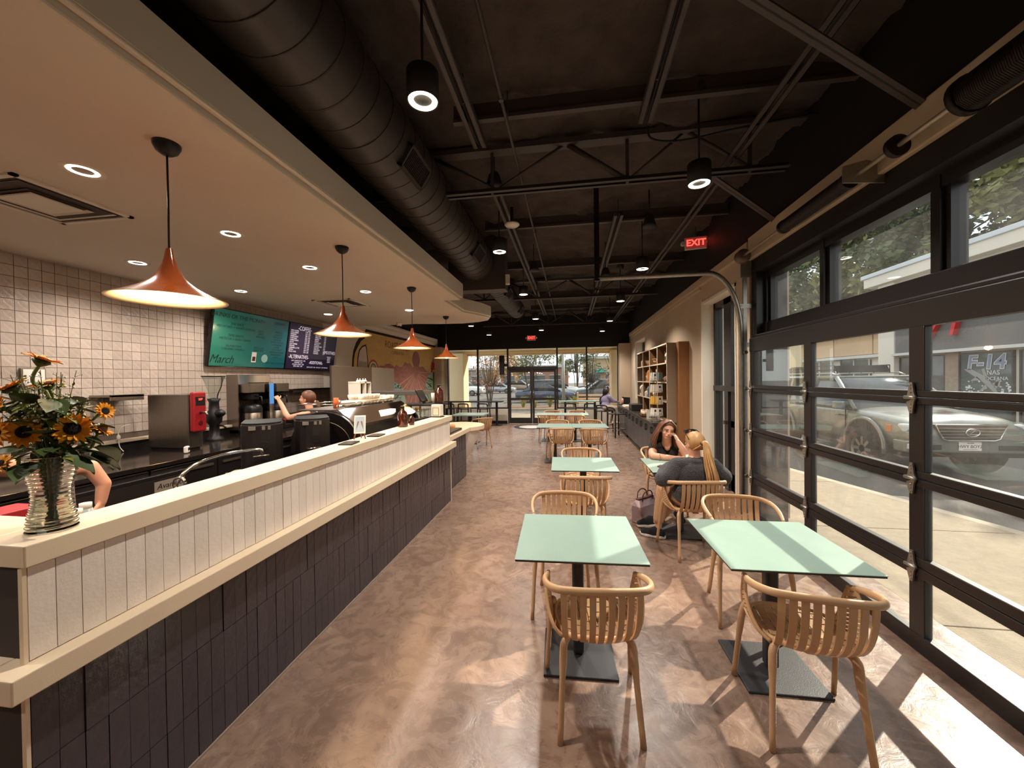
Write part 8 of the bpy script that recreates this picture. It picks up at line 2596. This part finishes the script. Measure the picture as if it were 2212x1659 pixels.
w3.hand((1.40, 12.36, 0.925), (0.7, 0.6, -0.1), (0, 0, 1), SK, 0.95, 0.4, 1)
w3.chain([(0.99, 12.41, 1.08), (1.10, 12.53, 0.95), (1.30, 12.53, 0.92)], [0.066, 0.054, 0.042], M_LAV)
w3.hand((1.30, 12.53, 0.92), (0.9, -0.1, -0.1), (0, 0, 1), SK, 0.95, 0.4, -1)
for s, kx, ky in ((-1, 1.36, 12.28), (1, 1.30, 12.52)):
    w3.chain([(1.06 + 0.0, 12.25 - s * -0.07, 0.755), (kx, ky, 0.745)], [0.100, 0.070], M_PALEP)
    w3.chain([(kx, ky, 0.74), (kx - 0.02, ky, 0.50), (kx - 0.06, ky, 0.33)], [0.068, 0.055, 0.045], M_PALEP)
    w3.chain([(kx - 0.08, ky, 0.285), (kx + 0.10, ky + 0.06, 0.268)], [0.045, 0.036], M_SOLE)
w3.finish()
hair_cap(w3, H3, M_HD, 0.086, 0.108, 0.104, front=0.28)
ln = []
for k in range(44):
    a = PI * (0.05 + 0.9 * k / 43)
    p = H3 @ Vector((0.078 * math.cos(a), 0.02 + 0.098 * math.sin(a), 0.03))
    q = H3 @ Vector((0.09 * math.cos(a), 0.03 + 0.10 * math.sin(a), -0.10))
    ln.append([p, q, Vector((0.955 + 0.06 * math.cos(a), 12.24 + 0.05 * math.sin(a), 1.05)), Vector((0.930 + 0.05 * math.cos(a), 12.20, 0.86 + rnd.uniform(-0.04, 0.04)))])
w3.strands('hair', M_HD, ln, 0.011)
b = MB(); b.tube([H3 @ Vector((0.088 * math.cos(a), 0.0, 0.02 + 0.108 * math.sin(a))) - w3.base for a in [PI * k / 12 for k in range(13)]], 0.007, 6); b.build('headband', mat('pale_pink_band', rgb(226, 190, 182), 0.5), w3.t)
t = thing('laptop', 'open black laptop on the cabinet end before the person in lavender', 'laptop', (1.62, 12.42, 0.822), -0.9)
MB().box(-0.16, 0.16, -0.11, 0.11, 0.0, 0.018).build('base', M_PLASTIC_BLK, t, bevel=0.004)
MB().box(-0.16, 0.16, 0.105, 0.118, 0.018, 0.235).build('screen', M_PLASTIC_BLK, t, bevel=0.004)

# ---- barista reaching for the brewer
w4 = Figure('person', 'barista with a brown ponytail reaching up towards the coffee brewer', (-3.62, 4.92, 0.0), 0.007)
H4 = Matrix.Translation((-3.655, 4.925, 1.418)) @ Matrix.Rotation(math.radians(-80), 4, 'Z') @ Matrix.Rotation(math.radians(-6), 4, 'X')
M_TANK = mat('dark_olive_top', rgb(60, 48, 40), 0.85)
w4.head(H4, SK)
w4.cap((-3.61, 4.92, 1.245), 0.052, (-3.64, 4.92, 1.365), 0.047, SK)
w4.ell((-3.60, 4.92, 1.09), (0.105, 0.155, 0.17), M_TANK); w4.ell((-3.60, 4.92, 0.92), (0.105, 0.14, 0.16), M_TANK)
w4.cap((-3.60, 4.79, 1.20), 0.050, (-3.60, 5.05, 1.20), 0.050, SK)
w4.chain([(-3.61, 4.775, 1.205), (-3.82, 4.78, 1.165), (-3.90, 4.82, 1.20)], [0.048, 0.040, 0.036], SK)
w4.chain([(-3.90, 4.82, 1.20), (-4.06, 4.93, 1.33), (-4.16, 4.99, 1.405)], [0.038, 0.033, 0.025], SK)
w4.hand((-4.165, 4.995, 1.41), (-0.75, 0.4, 0.45), (0.2, -0.6, 0.75), SK, 0.92, 0.4, 1)
w4.chain([(-3.60, 5.06, 1.20), (-3.72, 5.12, 1.02), (-3.80, 5.08, 0.96)], [0.048, 0.040, 0.036], SK)
w4.chain([(-3.80, 5.08, 0.96), (-3.80, 4.98, 1.05), (-3.78, 4.92, 1.10)], [0.037, 0.032, 0.025], SK)
w4.hand((-3.78, 4.92, 1.10), (0.1, -0.8, 0.5), (-1, 0, 0), SK, 0.92, 0.7, 1)
for s in (-1, 1):
    w4.chain([(-3.60, 4.92 + s * 0.075, 0.80), (-3.60, 4.92 + s * 0.085, 0.45), (-3.58, 4.92 + s * 0.085, 0.09)], [0.095, 0.062, 0.042], M_JEAN)
    w4.chain([(-3.56, 4.92 + s * 0.085, 0.045), (-3.76, 4.92 + s * 0.10, 0.035)], [0.042, 0.034], M_SHOE)
w4.finish()
w4.features(H4, rgb(64, 48, 38), rgb(176, 104, 96), rgb(80, 56, 42))
hair_cap(w4, H4, M_HB, 0.082, 0.104, 0.100, front=0.30)
tie = H4 @ Vector((0, 0.116, -0.03))
b = MB(); b.ball(tie - w4.base, (0.018, 0.018, 0.018), 12, 8); b.build('hair_tie', mat('pale_pink_band', (0, 0, 0)), w4.t)
ln = []
for k in range(40):
    a = rnd.uniform(0, 2 * PI); q = math.sqrt(rnd.random()) * 0.02
    ln.append([tie, tie + Vector((0.035, q * math.cos(a), -0.01 + q * math.sin(a))), tie + Vector((0.05 + q * math.sin(a), 1.3 * q * math.cos(a), -0.08)), tie + Vector((0.045, q * math.cos(a), -0.16 + rnd.uniform(-0.02, 0.02)))])
w4.strands('ponytail', M_HB, ln, 0.006)

# ---- second barista, mostly outside the picture: the bent arm behind the vase
w5 = Figure('person', 'staff member in grey behind the vase, only the bent bare arm showing', (-3.12, 1.30, 0.0), 0.007)
M_GREYT = mat('grey_marl_shirt', rgb(132, 116, 108), 0.9, var=0.15, vscale=60)
H5 = Matrix.Translation((-3.10, 1.30, 1.62)) @ Matrix.Rotation(math.radians(180), 4, 'Z')
w5.head(H5, SK)
w5.cap((-3.12, 1.30, 1.44), 0.056, (-3.11, 1.30, 1.56), 0.05, SK)
w5.ell((-3.12, 1.30, 1.26), (0.165, 0.11, 0.19), M_GREYT); w5.ell((-3.12, 1.30, 1.05), (0.15, 0.11, 0.17), M_GREYT)
w5.cap((-3.26, 1.30, 1.40), 0.062, (-2.98, 1.30, 1.40), 0.062, M_GREYT)
w5.chain([(-2.96, 1.31, 1.39), (-2.86, 1.45, 1.27)], [0.062, 0.056], M_GREYT)
w5.chain([(-2.86, 1.45, 1.27), (-2.78, 1.66, 1.195), (-2.70, 1.80, 1.185)], [0.048, 0.043, 0.040], SK)
w5.chain([(-2.70, 1.80, 1.185), (-2.665, 1.84, 1.08), (-2.66, 1.82, 0.98)], [0.040, 0.034, 0.026], SK)
w5.hand((-2.66, 1.82, 0.98), (0.05, -0.15, -1), (0.8, 0.5, 0), SK, 0.95, 0.5, 1)
w5.chain([(-3.28, 1.31, 1.39), (-3.36, 1.40, 1.15), (-3.28, 1.58, 1.02)], [0.062, 0.045, 0.03], SK)
w5.hand((-3.28, 1.58, 1.02), (0.2, 0.9, -0.1), (0, 0, 1), SK, 0.95, 0.5, -1)
for s in (-1, 1):
    w5.chain([(-3.12 + s * 0.08, 1.30, 0.92), (-3.12 + s * 0.09, 1.30, 0.50), (-3.12 + s * 0.09, 1.29, 0.09)], [0.10, 0.066, 0.044], M_JEAN)
    w5.chain([(-3.12 + s * 0.09, 1.26, 0.045), (-3.12 + s * 0.10, 1.46, 0.035)], [0.042, 0.034], M_SHOE)
w5.finish()
hair_cap(w5, H5, M_HD, 0.082, 0.102, 0.10, front=0.3)
t = thing('grey_cloth', 'grey marl cloth hanging from the staff member hand behind the vase', 'cloth', (-2.70, 1.72, 1.10))
b = MB(); b.smooth = True
vs, fs = [], []
for i in range(9):
    for j in range(7):
        s, u = i / 8, j / 6
        vs.append((-0.02 + 0.03 * math.sin(u * 5 + s), -0.13 + 0.17 * u - 0.05 * s * (1 - u), 0.04 - 0.26 * s + 0.02 * math.sin(u * 3)))
for i in range(8):
    for j in range(6):
        fs.append((i * 7 + j, i * 7 + j + 1, (i + 1) * 7 + j + 1, (i + 1) * 7 + j))
b.add(vs, fs)
o = b.build('cloth', M_GREYT, t); md = o.modifiers.new('thick', 'SOLIDIFY'); md.thickness = 0.008
